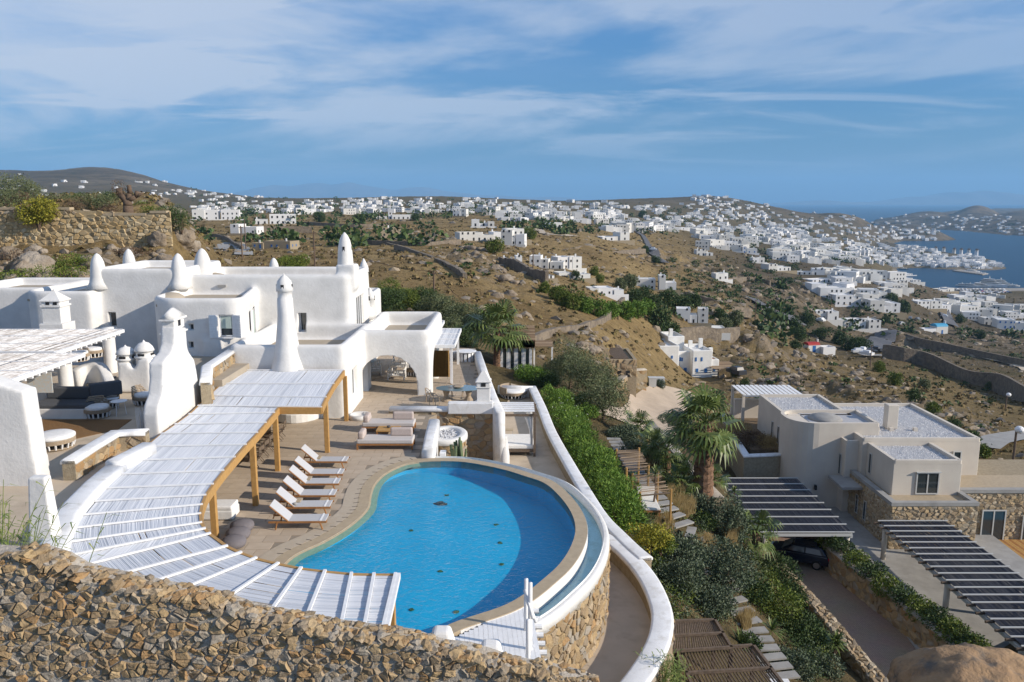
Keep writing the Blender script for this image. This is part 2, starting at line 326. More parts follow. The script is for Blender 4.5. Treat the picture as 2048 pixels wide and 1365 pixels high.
# ------------------------------------------------------------------ terrain
SEA = -100.0
def _cp():
    pts = []                                        # (a = x/Y, log Y, s = drop per metre)
    def Y(px, py, y): pts.append(((px - 1024) / FPX / ray(px, py)[1], math.log(y), SP(py)))
    def Z(px, py, z): s = SP(py); Y(px, py, (CAMZ - z) / s)
    def Q(px, y, z): pts.append(((px - 1024) / FPX, math.log(y), (CAMZ - z) / y))
    for px in (-500, 0, 500, 900): Q(px, 5, 2.5); Q(px, 11, 1.5); Q(px, 20, -3.6); Q(px, 36, -3.8); Q(px, 48, -2.5)
    Q(1930, 26, -7.6); Q(2150, 26, -7.0)
    for px in (1150, 1400, 1750, 2100, 2500): Q(px, 5, -1 - (px - 1150) * .004); Q(px, 12, -4 - (px - 1150) * .005)
    Q(1100, 22, -4); Q(1100, 32, -4.2); Q(1050, 46, -3.6); Q(1000, 62, -2.6)
    # hill on the left with the field stone wall
    for px, b in ((-600, 1), (-300, .6), (0, 0), (130, 0), (260, 0), (350, -.6)): Q(px, 59, 4.6 + b); Q(px, 68, 5.5 + b); Q(px, 76, 6.3 + b); Q(px, 79, 8.6 + b); Q(px, 86, 10.9 + b); Q(px, 110, 11.2 + b)
    for px in (-600, -200, 100, 300): Q(px, 190, 3); Q(px, 500, -2); Q(px, 1000, 0)
    Q(430, 60, 1.8); Q(430, 85, 4.2); Q(440, 120, 1.5)
    for px in (560, 700, 820): Q(px, 60, -1.5); Q(px, 90, -.8); Q(px, 130, .2)
    for px in (400, 550, 700, 850):
        for py, y in ((500, 210), (470, 320), (440, 560), (420, 950)): Y(px, py, y)
    for py, y in ((640, 95), (590, 120), (550, 145), (515, 190), (480, 290), (450, 480), (430, 700), (412, 1150)): Y(1000, py, y)
    for px, py in ((560, 397), (700, 397), (860, 394), (1000, 398), (1150, 403), (1330, 403)): Y(px, py, 1900)
    for px in (560, 860, 1150, 1330): Q(px, 3200, -30)
    # left mountain
    for px, py in ((-600, 352), (-300, 345), (0, 341), (100, 345), (190, 334), (270, 347), (310, 358), (370, 383), (450, 390)): Y(px, py, 3000); Q(px, 4600, -20)
    for px, py in ((-300, 398), (0, 398), (190, 395), (370, 402), (450, 402)): Y(px, py, 1700)
    # golden slope, valley, town
    for L in ('1180 800 -4.6;1250 900 -5;1290 1000 -5;1350 1050 -6;1405 1000 -6.6;1480 1250 -8.5;1530 1350 -8.8;1400 1365 -6.5;1310 772 -13.6;1250 800 -13.2;1300 850 -13;1430 900 -13;'
              '1620 1130 -13.9;1740 1250 -14;1830 1365 -14.2;2000 1250 -14.2;2040 1100 -14.2;1600 950 -13.8;1800 1000 -14;1560 1070 -13.6;1680 1180 -14;1600 1050 -14;1950 1180 -14.2;2048 950 -15;2400 1250 -14;2300 950 -17').split(';'):
        a, b, c = map(float, L.split()); Z(a, b, c)
    for L in ('1200 700 98;1200 650 118;1200 600 150;1200 560 200;1200 500 330;1200 470 480;1200 440 800;1200 420 1250;1100 720 84;1100 650 108;1100 560 165;1380 752 150;1320 720 135;1500 720 160;1430 650 185;1330 655 165;'
              '1600 800 125;1700 800 125;1800 800 122;1900 860 105;2040 880 100;1600 720 185;1770 715 240;1900 760 215;2048 800 190;1700 690 290;1650 705 262;1550 655 255;1500 600 300;1400 600 230;1350 640 175;1600 600 380;'
              '1600 560 500;1700 640 420;1750 600 450;1700 560 520;1850 650 440;1980 700 360;1960 645 520;2048 690 420;1950 600 700;2048 625 620;1400 560 330;1500 560 420;1300 560 280;1300 520 380;1400 520 480;1500 520 600;1600 520 700;1700 520 900;'
              '1300 470 650;1400 470 850;1500 470 1100;1600 480 1300;1700 490 1330;1650 460 1800;1500 440 1700;1400 430 1500;1600 440 2000;1700 452 2100;1516 409 2300;1560 417 2300;1612 427 2300;1680 426 2300;1720 434 2350;1430 392 2300;1380 396 2200;'
              '2300 800 190;2400 900 110;2300 680 420;2400 620 620').split(';'):
        a, b, c = map(float, L.split()); Y(a, b, c)
    for px in (1516, 1560, 1612, 1680, 1730): Q(px, 2900, -135)
    Q(1430, 3100, -60)
    for px, y, z in ((1800, 1080, -97.5), (1780, 1350, -97.5), (1845, 1020, -98.5), (1900, 960, -97), (2040, 990, -98), (2200, 980, -99), (1840, 1230, -107), (1950, 1200, -109), (2048, 1150, -108), (1950, 1700, -120), (2100, 1500, -120),
                     (1800, 2100, -112), (1900, 2600, -125), (1760, 2700, -118), (2300, 1300, -120), (2400, 2500, -130), (1762, 1980, -101.5), (1720, 1600, -82)): Q(px, y, z)
    for px in (-900, 0, 700, 1300, 1800, 2200, 2900): Q(px, 9000, -240)
    return np.array(pts)
_P = _cp()
def _tps(A):                                        # thin plate kernel between (n,2) and the control points
    C = _P[:, :2] * np.array([2.6, 1.0])
    d2 = ((A[:, None, :] - C[None, :, :]) ** 2).sum(2)
    return .5 * d2 * np.log(d2 + 1e-12)
_n = len(_P); _A = _P[:, :2] * np.array([2.6, 1.0])
_K = _tps(_A) + np.eye(_n) * 2e-3
_B = np.hstack([np.ones((_n, 1)), _A])
_sol = np.linalg.solve(np.block([[_K, _B], [_B.T, np.zeros((3, 3))]]), np.concatenate([_P[:, 2], np.zeros(3)]))
NA, NY = 560, 460
AA = np.linspace(-.80, .92, NA); LY = np.linspace(math.log(5), math.log(9000), NY)
ga, gl = np.meshgrid(AA, LY); flat = np.stack([ga.ravel() * 2.6, gl.ravel()], 1)
sv = np.concatenate([_tps(flat[i:i + 20000]) @ _sol[:_n] + np.hstack([np.ones((len(flat[i:i + 20000]), 1)), flat[i:i + 20000]]) @ _sol[_n:] for i in range(0, len(flat), 20000)])
YY = np.exp(gl); XX = ga * YY; ZZ = CAMZ - sv.reshape(NY, NA) * YY
def pnoise(x, y, sc, seed):                          # value noise, vectorised
    x = x / sc + seed * 37.7; y = y / sc + seed * 11.3
    xi = np.floor(x); yi = np.floor(y); fx = x - xi; fy = y - yi
    fx = fx * fx * (3 - 2 * fx); fy = fy * fy * (3 - 2 * fy)
    h = lambda a, b: np.modf(np.abs(np.sin(a * 127.1 + b * 311.7 + seed) * 43758.5453))[0]
    return (h(xi, yi) * (1 - fx) + h(xi + 1, yi) * fx) * (1 - fy) + (h(xi, yi + 1) * (1 - fx) + h(xi + 1, yi + 1) * fx) * fy - .5
def smooth(x, a, b): t = np.clip((x - a) / (b - a), 0, 1); return t * t * (3 - 2 * t)
rough_z = np.zeros_like(ZZ)
for k, (sc, am) in enumerate(((1.3, .16), (3.5, .4), (9, .9), (26, 1.5), (80, 3), (300, 14))):
    rough_z += pnoise(XX, YY, sc, k + 1) * am * smooth(YY, sc * 9, sc * 30)
far_k = smooth(YY, 50, 90) * (1 - .6 * smooth(YY, 60, 75) * (1 - smooth(YY, 100, 120)) * (XX > -10))
rough_z *= np.clip(far_k, 0, 1) * (1 - .85 * smooth(YY, 84, 90) * (1 - smooth(YY, 112, 125)) * (XX < -20)) * np.where(ZZ < -90, .25, 1)
RK = np.zeros_like(ZZ)                                # rocky outcrops: sharp ridged relief in a few places
def outcrop(px, py, wa, wl, amp, seed, yy=None):
    global ZZ, RK
    a = (px - 1024) / FPX / ray(px, py)[1]; i = int(round((a - AA[0]) / (AA[1] - AA[0])))
    col = (CAMZ - ZZ[:, i]) / YY[:, i]; j = int(np.argmin(np.abs(col - SP(py)) + np.where(YY[:, i] < 55, 9, 0))) if yy is None else int(np.argmin(abs(YY[:, 0] - yy)))
    g = np.exp(-((ga - a) / wa) ** 2 - ((gl - LY[j]) / wl) ** 2)
    y0 = math.exp(LY[j]); r = 0
    for k, sc in enumerate((.055 * y0, .024 * y0, .012 * y0)): r = r + np.abs(pnoise(XX, YY, sc, seed + k)) * (1 / (k + 1.0)) * 2
    rough_z[:] += g * amp * (r - .55); RK[:] = np.maximum(RK, g)
for q in ((60, 545, .07, .12, 2.2, 21, 66), (250, 500, .06, .10, 1.6, 22, 74), (350, 470, .03, .16, 2.2, 23, 76), (955, 520, .06, .14, 3.0, 24), (1010, 555, .04, .1, 2.6, 25), (900, 478, .05, .10, 2.2, 26),
          (1180, 690, .06, .09, 1.8, 27), (1330, 520, .035, .16, 9, 28), (1530, 700, .09, .15, 4.5, 29), (1600, 775, .10, .10, 3.0, 30), (1460, 620, .05, .2, 4.5, 31), (1560, 580, .10, .13, 9, 32),
          (1830, 690, .06, .08, 7, 33), (1990, 680, .07, .10, 6, 34), (1850, 830, .10, .12, 1.6, 35), (1420, 540, .05, .10, 6, 36), (1710, 590, .03, .1, 3, 37)): outcrop(*q)
ZZ = ZZ + rough_z
def poly_sea(L): return np.array([[*G(*map(float, p.split(',')), SEA)][:2] for p in L.split()])
def inside(poly, X, Y):
    ins = np.zeros(X.shape, bool); dist = np.full(X.shape, 1e9); n = len(poly)
    for i in range(n):
        x0, y0 = poly[i]; x1, y1 = poly[(i + 1) % n]
        c = ((y0 > Y) != (y1 > Y)) & (X < (x1 - x0) * (Y - y0) / (y1 - y0 + 1e-12) + x0); ins ^= c
        t = np.clip(((X - x0) * (x1 - x0) + (Y - y0) * (y1 - y0)) / ((x1 - x0) ** 2 + (y1 - y0) ** 2 + 1e-9), 0, 1)
        dist = np.minimum(dist, np.hypot(X - x0 - t * (x1 - x0), Y - y0 - t * (y1 - y0)))
    return np.where(ins, dist, -dist)
PATCH = [('1590,490 1752,482 1800,489 1850,497 1930,511 1985,519 2004,528 2024,538 1990,542 1900,540 1840,537 1783,537 1760,545 1640,530 1590,510', .12, 9, 1.5),
         ('1700,466 1760,458 1830,460 1880,466 1909,480 1880,482 1800,482 1740,484 1690,478', .35, 26, 4),
         ('1735,449 1800,450 1858,459 1930,463 2010,471 2120,474 2300,462 2300,428 2120,424 1990,422 1860,428 1760,440', .10, 38, 10)]
for L, sl, hm, na in PATCH:
    d = inside(poly_sea(L), XX, YY)
    pz = SEA - 3 + np.minimum((d + 12) * sl * 1.4, hm) + pnoise(XX, YY, 60, 5) * na * smooth(d, 0, 60)
    ZZ = np.where(d > -30, np.maximum(ZZ, pz), ZZ)
    if hm == 38:                                     # the far headland climbs to a summit
        for px, py, yy, w, h in ((1955, 411, 4300, .035, 0), (1860, 424, 4400, .05, 0), (2048, 421, 4200, .05, 0), (2150, 424, 4200, .06, 0)):
            a = (px - 1024) / FPX / ray(px, py)[1]; top = CAMZ - SP(py) * yy
            g = np.exp(-((ga - a) / w) ** 2 - ((gl - math.log(yy)) / .12) ** 2)
            ZZ = np.where(d > 0, np.maximum(ZZ, SEA + (top - SEA) * g + pnoise(XX, YY, 120, 9) * 6), ZZ)
ii = np.arange(NY * NA).reshape(NY, NA)
quads = np.stack([ii[:-1, :-1].ravel(), ii[:-1, 1:].ravel(), ii[1:, 1:].ravel(), ii[1:, :-1].ravel()], 1)
def h_at(x, y):
    y = max(y, 5.01); fa = (x / y - AA[0]) / (AA[1] - AA[0]); fl = (math.log(y) - LY[0]) / (LY[1] - LY[0])
    i = int(min(max(fa, 0), NA - 1.001)); j = int(min(max(fl, 0), NY - 1.001)); u = min(max(fa - i, 0), 1); v = min(max(fl - j, 0), 1)
    return float((ZZ[j, i] * (1 - u) + ZZ[j, i + 1] * u) * (1 - v) + (ZZ[j + 1, i] * (1 - u) + ZZ[j + 1, i + 1] * u) * v)
def T(px, py, y0=55, up=0.0):
    """where the view ray through a photo pixel meets the terrain (beyond y0)"""
    a, b, c = ray(px, py); y = y0
    while y < 8800:
        t = y / b
        if CAMZ + c * t <= h_at(a * t, y) + up:
            lo, hi = y / 1.012, y
            for _ in range(14):
                m = (lo + hi) / 2; t = m / b
                if CAMZ + c * t <= h_at(a * t, m) + up: hi = m
                else: lo = m
            t = hi / b; return Vector((a * t, hi, h_at(a * t, hi)))
        y *= 1.012
    return None
# zones for the ground colour: golden grass, scrubby brown, far grey heath (also shade painted on the right valley slopes), garden soil, sand
slopey = np.gradient(ZZ, axis=0) / np.gradient(YY, axis=0)
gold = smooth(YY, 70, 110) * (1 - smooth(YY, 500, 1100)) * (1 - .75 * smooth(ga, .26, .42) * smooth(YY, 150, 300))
heath = smooth(YY, 1300, 2600) + .85 * smooth(ga, .19, .32) * smooth(YY, 180, 330) * (1 - smooth(YY, 700, 1000))  # second term darkens the right valley slopes: scrub tone plus painted-in slope shade
sand = (ZZ < -96.5) * (1 - smooth(YY, 1250, 1400)) * 1.0
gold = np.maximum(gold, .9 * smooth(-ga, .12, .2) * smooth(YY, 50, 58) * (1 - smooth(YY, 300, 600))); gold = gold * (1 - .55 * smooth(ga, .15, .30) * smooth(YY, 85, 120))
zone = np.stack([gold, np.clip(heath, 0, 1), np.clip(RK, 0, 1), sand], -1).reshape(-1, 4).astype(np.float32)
def ground_mat():
    m = bpy.data.materials.new('ground'); m.use_nodes = True; nt = m.node_tree; N = nt.nodes; L = nt.links.new; b = N['Principled BSDF']
    b.inputs['Roughness'].default_value = 1; b.inputs['Specular IOR Level'].default_value = .05
    g = N.new('ShaderNodeNewGeometry'); at = N.new('ShaderNodeVertexColor'); at.layer_name = 'zone'; sp = N.new('ShaderNodeSeparateColor'); L(at.outputs[0], sp.inputs[0])
    def nz(sc, det=6, r=.6, lo=.35, hi=.65):
        n = N.new('ShaderNodeTexNoise'); n.inputs['Scale'].default_value = sc; n.inputs['Detail'].default_value = det; n.inputs['Roughness'].default_value = r; L(g.outputs['Position'], n.inputs[0])
        k = N.new('ShaderNodeMapRange'); L(n.outputs[0], k.inputs[0]); k.inputs[1].default_value = lo; k.inputs[2].default_value = hi; return k.outputs[0]
    def mix(f, a, c):
        x = N.new('ShaderNodeMix'); x.data_type = 'RGBA'
        for q, i in ((f, 0), (a, 6), (c, 7)):
            if isinstance(q, tuple): x.inputs[i].default_value = (*q, 1)
            else: L(q, x.inputs[i])
        return x.outputs[2]
    grass = mix(nz(.05, 8, .65), (.205, .142, .066), (.375, .272, .130))
    grass = mix(nz(.6, 6, .7, .5, .66), grass, (.15, .105, .05))
    scrub = mix(nz(.035, 8, .7), (.165, .125, .066), (.095, .083, .045))
    scrub = mix(nz(.5, 5, .7, .52, .7), scrub, (.26, .19, .10))
    cur = mix(sp.outputs[0], scrub, grass)
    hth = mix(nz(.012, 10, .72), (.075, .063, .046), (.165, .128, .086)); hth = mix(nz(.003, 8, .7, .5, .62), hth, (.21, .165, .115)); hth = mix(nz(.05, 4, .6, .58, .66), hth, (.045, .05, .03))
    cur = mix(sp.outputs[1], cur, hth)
    rock = mix(nz(.45, 8, .7), (.33, .26, .18), (.17, .14, .105))
    cur = mix(sp.outputs[2], cur, mix(nz(.22, 6, .6, .45, .6), cur, rock))
    cur = mix(at.outputs[1], cur, mix(nz(.01), (.30, .25, .19), (.24, .2, .16)))
    L(cur, b.inputs['Base Color'])
    bp = N.new('ShaderNodeBump'); bp.inputs['Strength'].default_value = .8; bp.inputs['Distance'].default_value = .6; L(nz(.5, 8, .75), bp.inputs['Height']); L(bp.outputs[0], b.inputs['Normal'])
    return m
MT['ground'] = ground_mat()
gm = npmesh('ground', np.stack([XX, YY, ZZ], -1).reshape(-1, 3), quads, MT['ground'])
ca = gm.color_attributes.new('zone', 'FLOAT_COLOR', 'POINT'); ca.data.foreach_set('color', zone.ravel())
gm.polygons.foreach_set('use_smooth', np.ones(len(gm.polygons), bool))
struct(put('ground', gm))
# ------------------------------------------------------------------ sea
def sea_mat():
    m = bpy.data.materials.new('sea'); m.use_nodes = True; nt = m.node_tree; N = nt.nodes; L = nt.links.new; b = N['Principled BSDF']
    b.inputs['Base Color'].default_value = (.012, .062, .125, 1); b.inputs['Roughness'].default_value = .35; b.inputs['IOR'].default_value = 1.33; b.inputs['Specular IOR Level'].default_value = .12
    g = N.new('ShaderNodeNewGeometry'); n = N.new('ShaderNodeTexNoise'); n.inputs['Scale'].default_value = .06; n.inputs['Detail'].default_value = 8; n.inputs['Roughness'].default_value = .65; L(g.outputs['Position'], n.inputs[0])
    mp = N.new('ShaderNodeMix'); mp.data_type = 'RGBA'; n2 = N.new('ShaderNodeTexNoise'); n2.inputs['Scale'].default_value = .006; n2.inputs['Detail'].default_value = 6; L(g.outputs['Position'], n2.inputs[0])
    L(n2.outputs[0], mp.inputs[0]); mp.inputs[6].default_value = (.004, .030, .070, 1); mp.inputs[7].default_value = (.008, .052, .105, 1); L(mp.outputs[2], b.inputs['Base Color'])
    bp = N.new('ShaderNodeBump'); bp.inputs['Strength'].default_value = .5; bp.inputs['Distance'].default_value = 1.2; L(n.outputs[0], bp.inputs['Height']); L(bp.outputs[0], b.inputs['Normal'])
    return m
MT['sea'] = sea_mat()
s_ = MB(); xs = 26000
s_.add([(-xs, 300, SEA), (xs, 300, SEA), (xs, 31000, SEA), (-xs, 31000, SEA)], [(0, 1, 2, 3)])
struct(s_.build('sea', MT['sea']))
# ------------------------------------------------------------------ islands across the water
MT['island'] = mat('island_heath', (.13, .11, .085), (.20, .17, .13), .0012, 1, detail=10)
def island(prof, y0, dep, seed):
    n = 160; m = 14; vs = []
    xs = np.linspace(prof[0][0], prof[-1][0], n); ys = np.interp(xs, [p[0] for p in prof], [p[1] for p in prof])
    V = []
    for j in range(m):
        f = j / (m - 1); k = math.sin(f * math.pi) ** .8
        for i in range(n):
            t = D(xs[i], ys[i], y0 + dep / 2); x = t.x + 0.0; yy = y0 + dep * f
            nzv = noise.fractal(Vector((x / 1400, yy / 1400, seed)), .8, 2.0, 6)
            e = min(1, i / 10, (n - 1 - i) / 10)
            V.append((x, yy, SEA - 20 + (t.z + 20 - SEA) * k * (1 + .16 * nzv * (1 - k * .75)) * e ** .5))
    q = [(j * n + i, j * n + i + 1, (j + 1) * n + i + 1, (j + 1) * n + i) for j in range(m - 1) for i in range(n - 1)]
    me = npmesh('far_island', V, q, MT['island']); me.polygons.foreach_set('use_smooth', np.ones(len(q), bool)); return struct(put('hills', me))
island([(430, 398), (470, 388), (520, 376), (550, 370), (580, 372), (620, 366), (640, 365), (665, 369), (700, 364), (720, 369), (750, 374), (790, 381), (820, 376), (850, 375), (900, 383), (960, 390), (1020, 392), (1060, 396), (1110, 394), (1150, 397), (1200, 402)], 23000, 5000, 2.5)
island([(1250, 404), (1300, 401), (1350, 403)], 24000, 2000, 1.1)
island([(1520, 409), (1590, 405), (1620, 402), (1650, 401), (1680, 405), (1720, 404), (1760, 404), (1800, 398), (1830, 393), (1870, 392), (1900, 384), (1930, 388), (1960, 382), (2000, 386), (2050, 395), (2120, 393), (2250, 404)], 22000, 4500, 6.5)
# ------------------------------------------------------------------ air
hz = MB(); hz.b2(-28500, 28500, -60, 32000, SEA - 260, 900)
hm_ = bpy.data.materials.new('haze'); hm_.use_nodes = True; hm_.node_tree.nodes.clear()
pv = hm_.node_tree.nodes.new('ShaderNodeVolumePrincipled'); pv.inputs['Color'].default_value = (.34, .66, 1, 1); pv.inputs['Density'].default_value = HAZE = 6.5e-5; pv.inputs['Anisotropy'].default_value = .0
om = hm_.node_tree.nodes.new('ShaderNodeOutputMaterial'); hm_.node_tree.links.new(pv.outputs[0], om.inputs['Volume'])
stuff(hz.build('haze', hm_))
# ------------------------------------------------------------------ helpers for built things
def spline(pts, n=8, closed=False):
    P = [Vector(p) for p in pts]; m = len(P); out = []
    for i in range(m if closed else m - 1):
        a = P[(i - 1) % m] if closed or i > 0 else P[0]; b = P[i]; c = P[(i + 1) % m]; d = P[(i + 2) % m] if closed or i + 2 < m else P[-1]
        for k in range(n):
            t = k / n
            out.append(.5 * ((2 * b) + (c - a) * t + (2 * a - 5 * b + 4 * c - d) * t * t + (3 * b - a - 3 * c + d) * t ** 3))
    if not closed: out.append(P[-1])
    return out
def cutmesh(name, body, cutter, mats, parent=None, smooth=False, off=True, remesh=0, sm=0):
    """body minus cutter as a new plain mesh object"""
    a = bpy.data.objects.new('tmp', body.mesh('tmp', mats)); COL.objects.link(a)
    if remesh:
        r = a.modifiers.new('r', 'REMESH'); r.mode = 'VOXEL'; r.voxel_size = remesh; r.use_smooth_shade = True
        s = a.modifiers.new('s', 'SMOOTH'); s.factor = .5; s.iterations = sm
    b = None
    if cutter is not None:
        cm = cutter.mesh('tmp2', mats); import bmesh; bm = bmesh.new(); bm.from_mesh(cm); bmesh.ops.recalc_face_normals(bm, faces=bm.faces); bm.to_mesh(cm); bm.free()
        b = bpy.data.objects.new('tmp2', cm); COL.objects.link(b)
        m = a.modifiers.new('b', 'BOOLEAN'); m.operation = 'DIFFERENCE'; m.object = b; m.solver = 'EXACT'
    dg = bpy.context.evaluated_depsgraph_get(); me = bpy.data.meshes.new_from_object(a.evaluated_get(dg)); me.name = name
    bpy.data.objects.remove(a)
    if b: bpy.data.objects.remove(b)
    if parent is not None: me.transform(Matrix.Translation(-world_loc(parent)))
    me.materials.clear(); me.materials.append(mats if not isinstance(mats, list) else mats[0])
    o = put(name, me, parent)
    if smooth: me.polygons.foreach_set('use_smooth', [True] * len(me.polygons))
    return o
def cells(pts, x0, x1, y0, y1, asp=1.0, gap=.02):
    """Voronoi cells of points in a rectangle, shrunk by a gap"""
    out = []; P = np.array(pts); Q = P * np.array([1, asp])
    for i in range(len(P)):
        d = ((Q - Q[i]) ** 2).sum(1); nb = np.argsort(d)[1:15]
        poly = [(x0, y0 * asp), (x1, y0 * asp), (x1, y1 * asp), (x0, y1 * asp)]
        for j in nb:
            mx, my = (Q[i] + Q[j]) / 2; nx, ny = Q[j] - Q[i]; L = math.hypot(nx, ny) + 1e-9; nx /= L; ny /= L
            lim = (mx * nx + my * ny) - gap / 2 * 1.0
            new = []
            for k in range(len(poly)):
                a = poly[k]; b = poly[(k + 1) % len(poly)]; da = a[0] * nx + a[1] * ny - lim; db = b[0] * nx + b[1] * ny - lim
                if da <= 0: new.append(a)
                if (da < 0 < db) or (db < 0 < da): t = da / (da - db); new.append((a[0] + (b[0] - a[0]) * t, a[1] + (b[1] - a[1]) * t))
            poly = new
            if len(poly) < 3: break
        out.append([(p[0], p[1] / asp) for p in poly] if len(poly) >= 3 else None)
    return out
def stones(parent, fmap, x0, x1, y0, y1, size, depth, mats=None, asp=1.5, gap=.025, maxparts=300, rank=None, keep=None, name='stone', rnd=None, jit=.9, sm=False, drop=.12):
    """rubble facing: fmap(s, t, d) -> point (d outwards). the first maxparts by rank become parts, the rest one part"""
    rr = rnd or random.Random(int(abs(x1 * 91 + y1 * 37 + size * 1000)))
    w = size * asp ** .5; h = size / asp ** .5
    ny = max(1, round((y1 - y0) / h)); nx = max(1, round((x1 - x0) / w)); pts = []
    for j in range(ny):
        for i in range(nx):
            if rr.random() < drop: continue
            pts.append((x0 + (i + .5 + .5 * (j % 2) - .25 + (rr.random() - .5) * jit) * (x1 - x0) / nx, y0 + (j + .5 + (rr.random() - .5) * jit * .75) * (y1 - y0) / ny))
    cl = [(c, p) for c, p in zip(cells(pts, x0, x1, y0, y1, asp, gap), pts) if c and (keep is None or keep(*p))]
    if rank: cl.sort(key=lambda q: rank(*q[1]))
    rest = MB(); n = 0
    for c, p in cl:
        cxx = sum(q[0] for q in c) / len(c); cyy = sum(q[1] for q in c) / len(c)
        d = depth * (.55 + .8 * rr.random()); tx = (rr.random() - .5) * .5; ty = (rr.random() - .5) * .5
        if len(c) < 8:                                # extra corners make the outline rougher
            c2 = []
            for k in range(len(c)):
                a = c[k]; b = c[(k + 1) % len(c)]; c2 += [a, ((a[0] + b[0]) / 2 + (rr.random() - .5) * size * .10, (a[1] + b[1]) / 2 + (rr.random() - .5) * size * .10)]
            c = c2
        m = len(c); ring = lambda k, dd, j: [fmap(cxx + (q[0] - cxx) * k * (1 + (rr.random() - .5) * j), cyy + (q[1] - cyy) * k * (1 + (rr.random() - .5) * j), dd * (1 + (rr.random() - .5) * j * 1.5) + (tx * (q[0] - cxx) + ty * (q[1] - cyy)) * (dd > 0)) for q in c]
        vs = ring(1, -depth * .6, 0) + ring(.97, d * .55, .08) + ring(.76, d, .16) + [fmap(cxx, cyy, d * 1.02)]
        fs = [(i, (i + 1) % m, (i + 1) % m + m, i + m) for i in range(m)] + [(i + m, (i + 1) % m + m, (i + 1) % m + 2 * m, i + 2 * m) for i in range(m)] + [(i + 2 * m, (i + 1) % m + 2 * m, 3 * m) for i in range(m)]
        if n < maxparts:
            b = MB(); b.add(vs, fs); b.build(name, mats or MT['stone'], parent, smooth=sm); n += 1
        else: rest.add(vs, fs)
    if rest.f: stuff(rest.build(name, MT['stone_isl'] if (mats in (None, MT['stone'])) else MT['stone_islW'], parent))
def flatmap(a, b, z0=0):
    """facing on the vertical plane through a-b (2-D points); outward = right of a->b"""
    a, b = Vector((a[0], a[1], 0)), Vector((b[0], b[1], 0)); t = (b - a).normalized(); n = Vector((t.y, -t.x, 0))
    return lambda s, z, d: a + t * s + n * d + Vector((0, 0, z + z0))
def pathmap(pts):
    P = [Vector((p[0], p[1], 0)) for p in pts]; L = [0]
    for i in range(1, len(P)): L.append(L[-1] + (P[i] - P[i - 1]).length)
    def f(s, z, d):
        s = min(max(s, 0), L[-1] - 1e-6); i = max(k for k in range(len(L)) if L[k] <= s); i = min(i, len(P) - 2)
        u = (s - L[i]) / (L[i + 1] - L[i]); t = (P[i + 1] - P[i]).normalized()
        return P[i].lerp(P[i + 1], u) + Vector((t.y, -t.x, 0)) * d + Vector((0, 0, z))
    return f, L[-1]
def rcap(w, h, r=.12, z=0):
    """rounded-top wall section, w wide, from z-h to z"""
    w /= 2; r = min(r, w * .95)
    return [(-w, z - h), (w, z - h), (w, z - r)] + [(w - r + r * math.cos(a), z - r + r * math.sin(a)) for a in (.5, 1.05, 1.57)] + [(-w + r - r * math.cos(a), z - r + r * math.sin(a)) for a in (1.57, 1.05, .5)] + [(-w, z - r)]
def inpoly(p, poly):
    c = False; n = len(poly)
    for i in range(n):
        a, b = poly[i], poly[(i + 1) % n]
        if (a[1] > p[1]) != (b[1] > p[1]) and p[0] < (b[0] - a[0]) * (p[1] - a[1]) / (b[1] - a[1] + 1e-12) + a[0]: c = not c
    return c
def polydist(p, poly):
    best = 1e9; n = len(poly)
    for i in range(n):
        a, b = poly[i], poly[(i + 1) % n]; dx, dy = b[0] - a[0], b[1] - a[1]
        t = min(1, max(0, ((p[0] - a[0]) * dx + (p[1] - a[1]) * dy) / (dx * dx + dy * dy + 1e-12)))
        best = min(best, math.hypot(p[0] - a[0] - t * dx, p[1] - a[1] - t * dy))
    return best
def PX(L, z): return [G(*map(float, p.split(',')), z) for p in L.split()]
# ------------------------------------------------------------------ swimming pool
POOL = spline(PX('870,923 930,925 1000,938 1050,953 1089,967 1119,993 1142,1025 1151,1058 1142,1093 1119,1129 1083,1162 1044,1192 1000,1215 915,1243 862,1267 811,1281 730,1288 640,1262 578,1200 560,1148 573,1124 598,1106 648,1083 690,1058 720,1034 736,1014 740,992 748,970 766,951 790,937 820,927', 0), 5, True)
PD = .88
pool = thing('swimming_pool', 'large curved blue infinity pool below the white house and reed pergola', 'pool', (0, 27, 0))
PP2 = [(p.x, p.y) for p in POOL]
MT['pooltile'] = mat('pool_tile', (.014, .335, .55), (.017, .375, .60), .5, .5, detail=3)
b = MB(); n = len(POOL)
fz = lambda p: max(-1.05, -.24 - .085 * (p.x + 7.4)); b.add([(p.x, p.y, -.24 - .085 * (p.x + 7.4)) for p in POOL], [tuple(range(n))]); b.build('floor', MT['pooltile'], pool)
b = MB(); b.add([(p.x, p.y, -.24 - .085 * (p.x + 7.4)) for p in POOL] + [(p.x, p.y, -.004) for p in POOL], [(i, (i + 1) % n, (i + 1) % n + n, i + n) for i in range(n)]); b.build('wall', MT['pooltile'], pool)
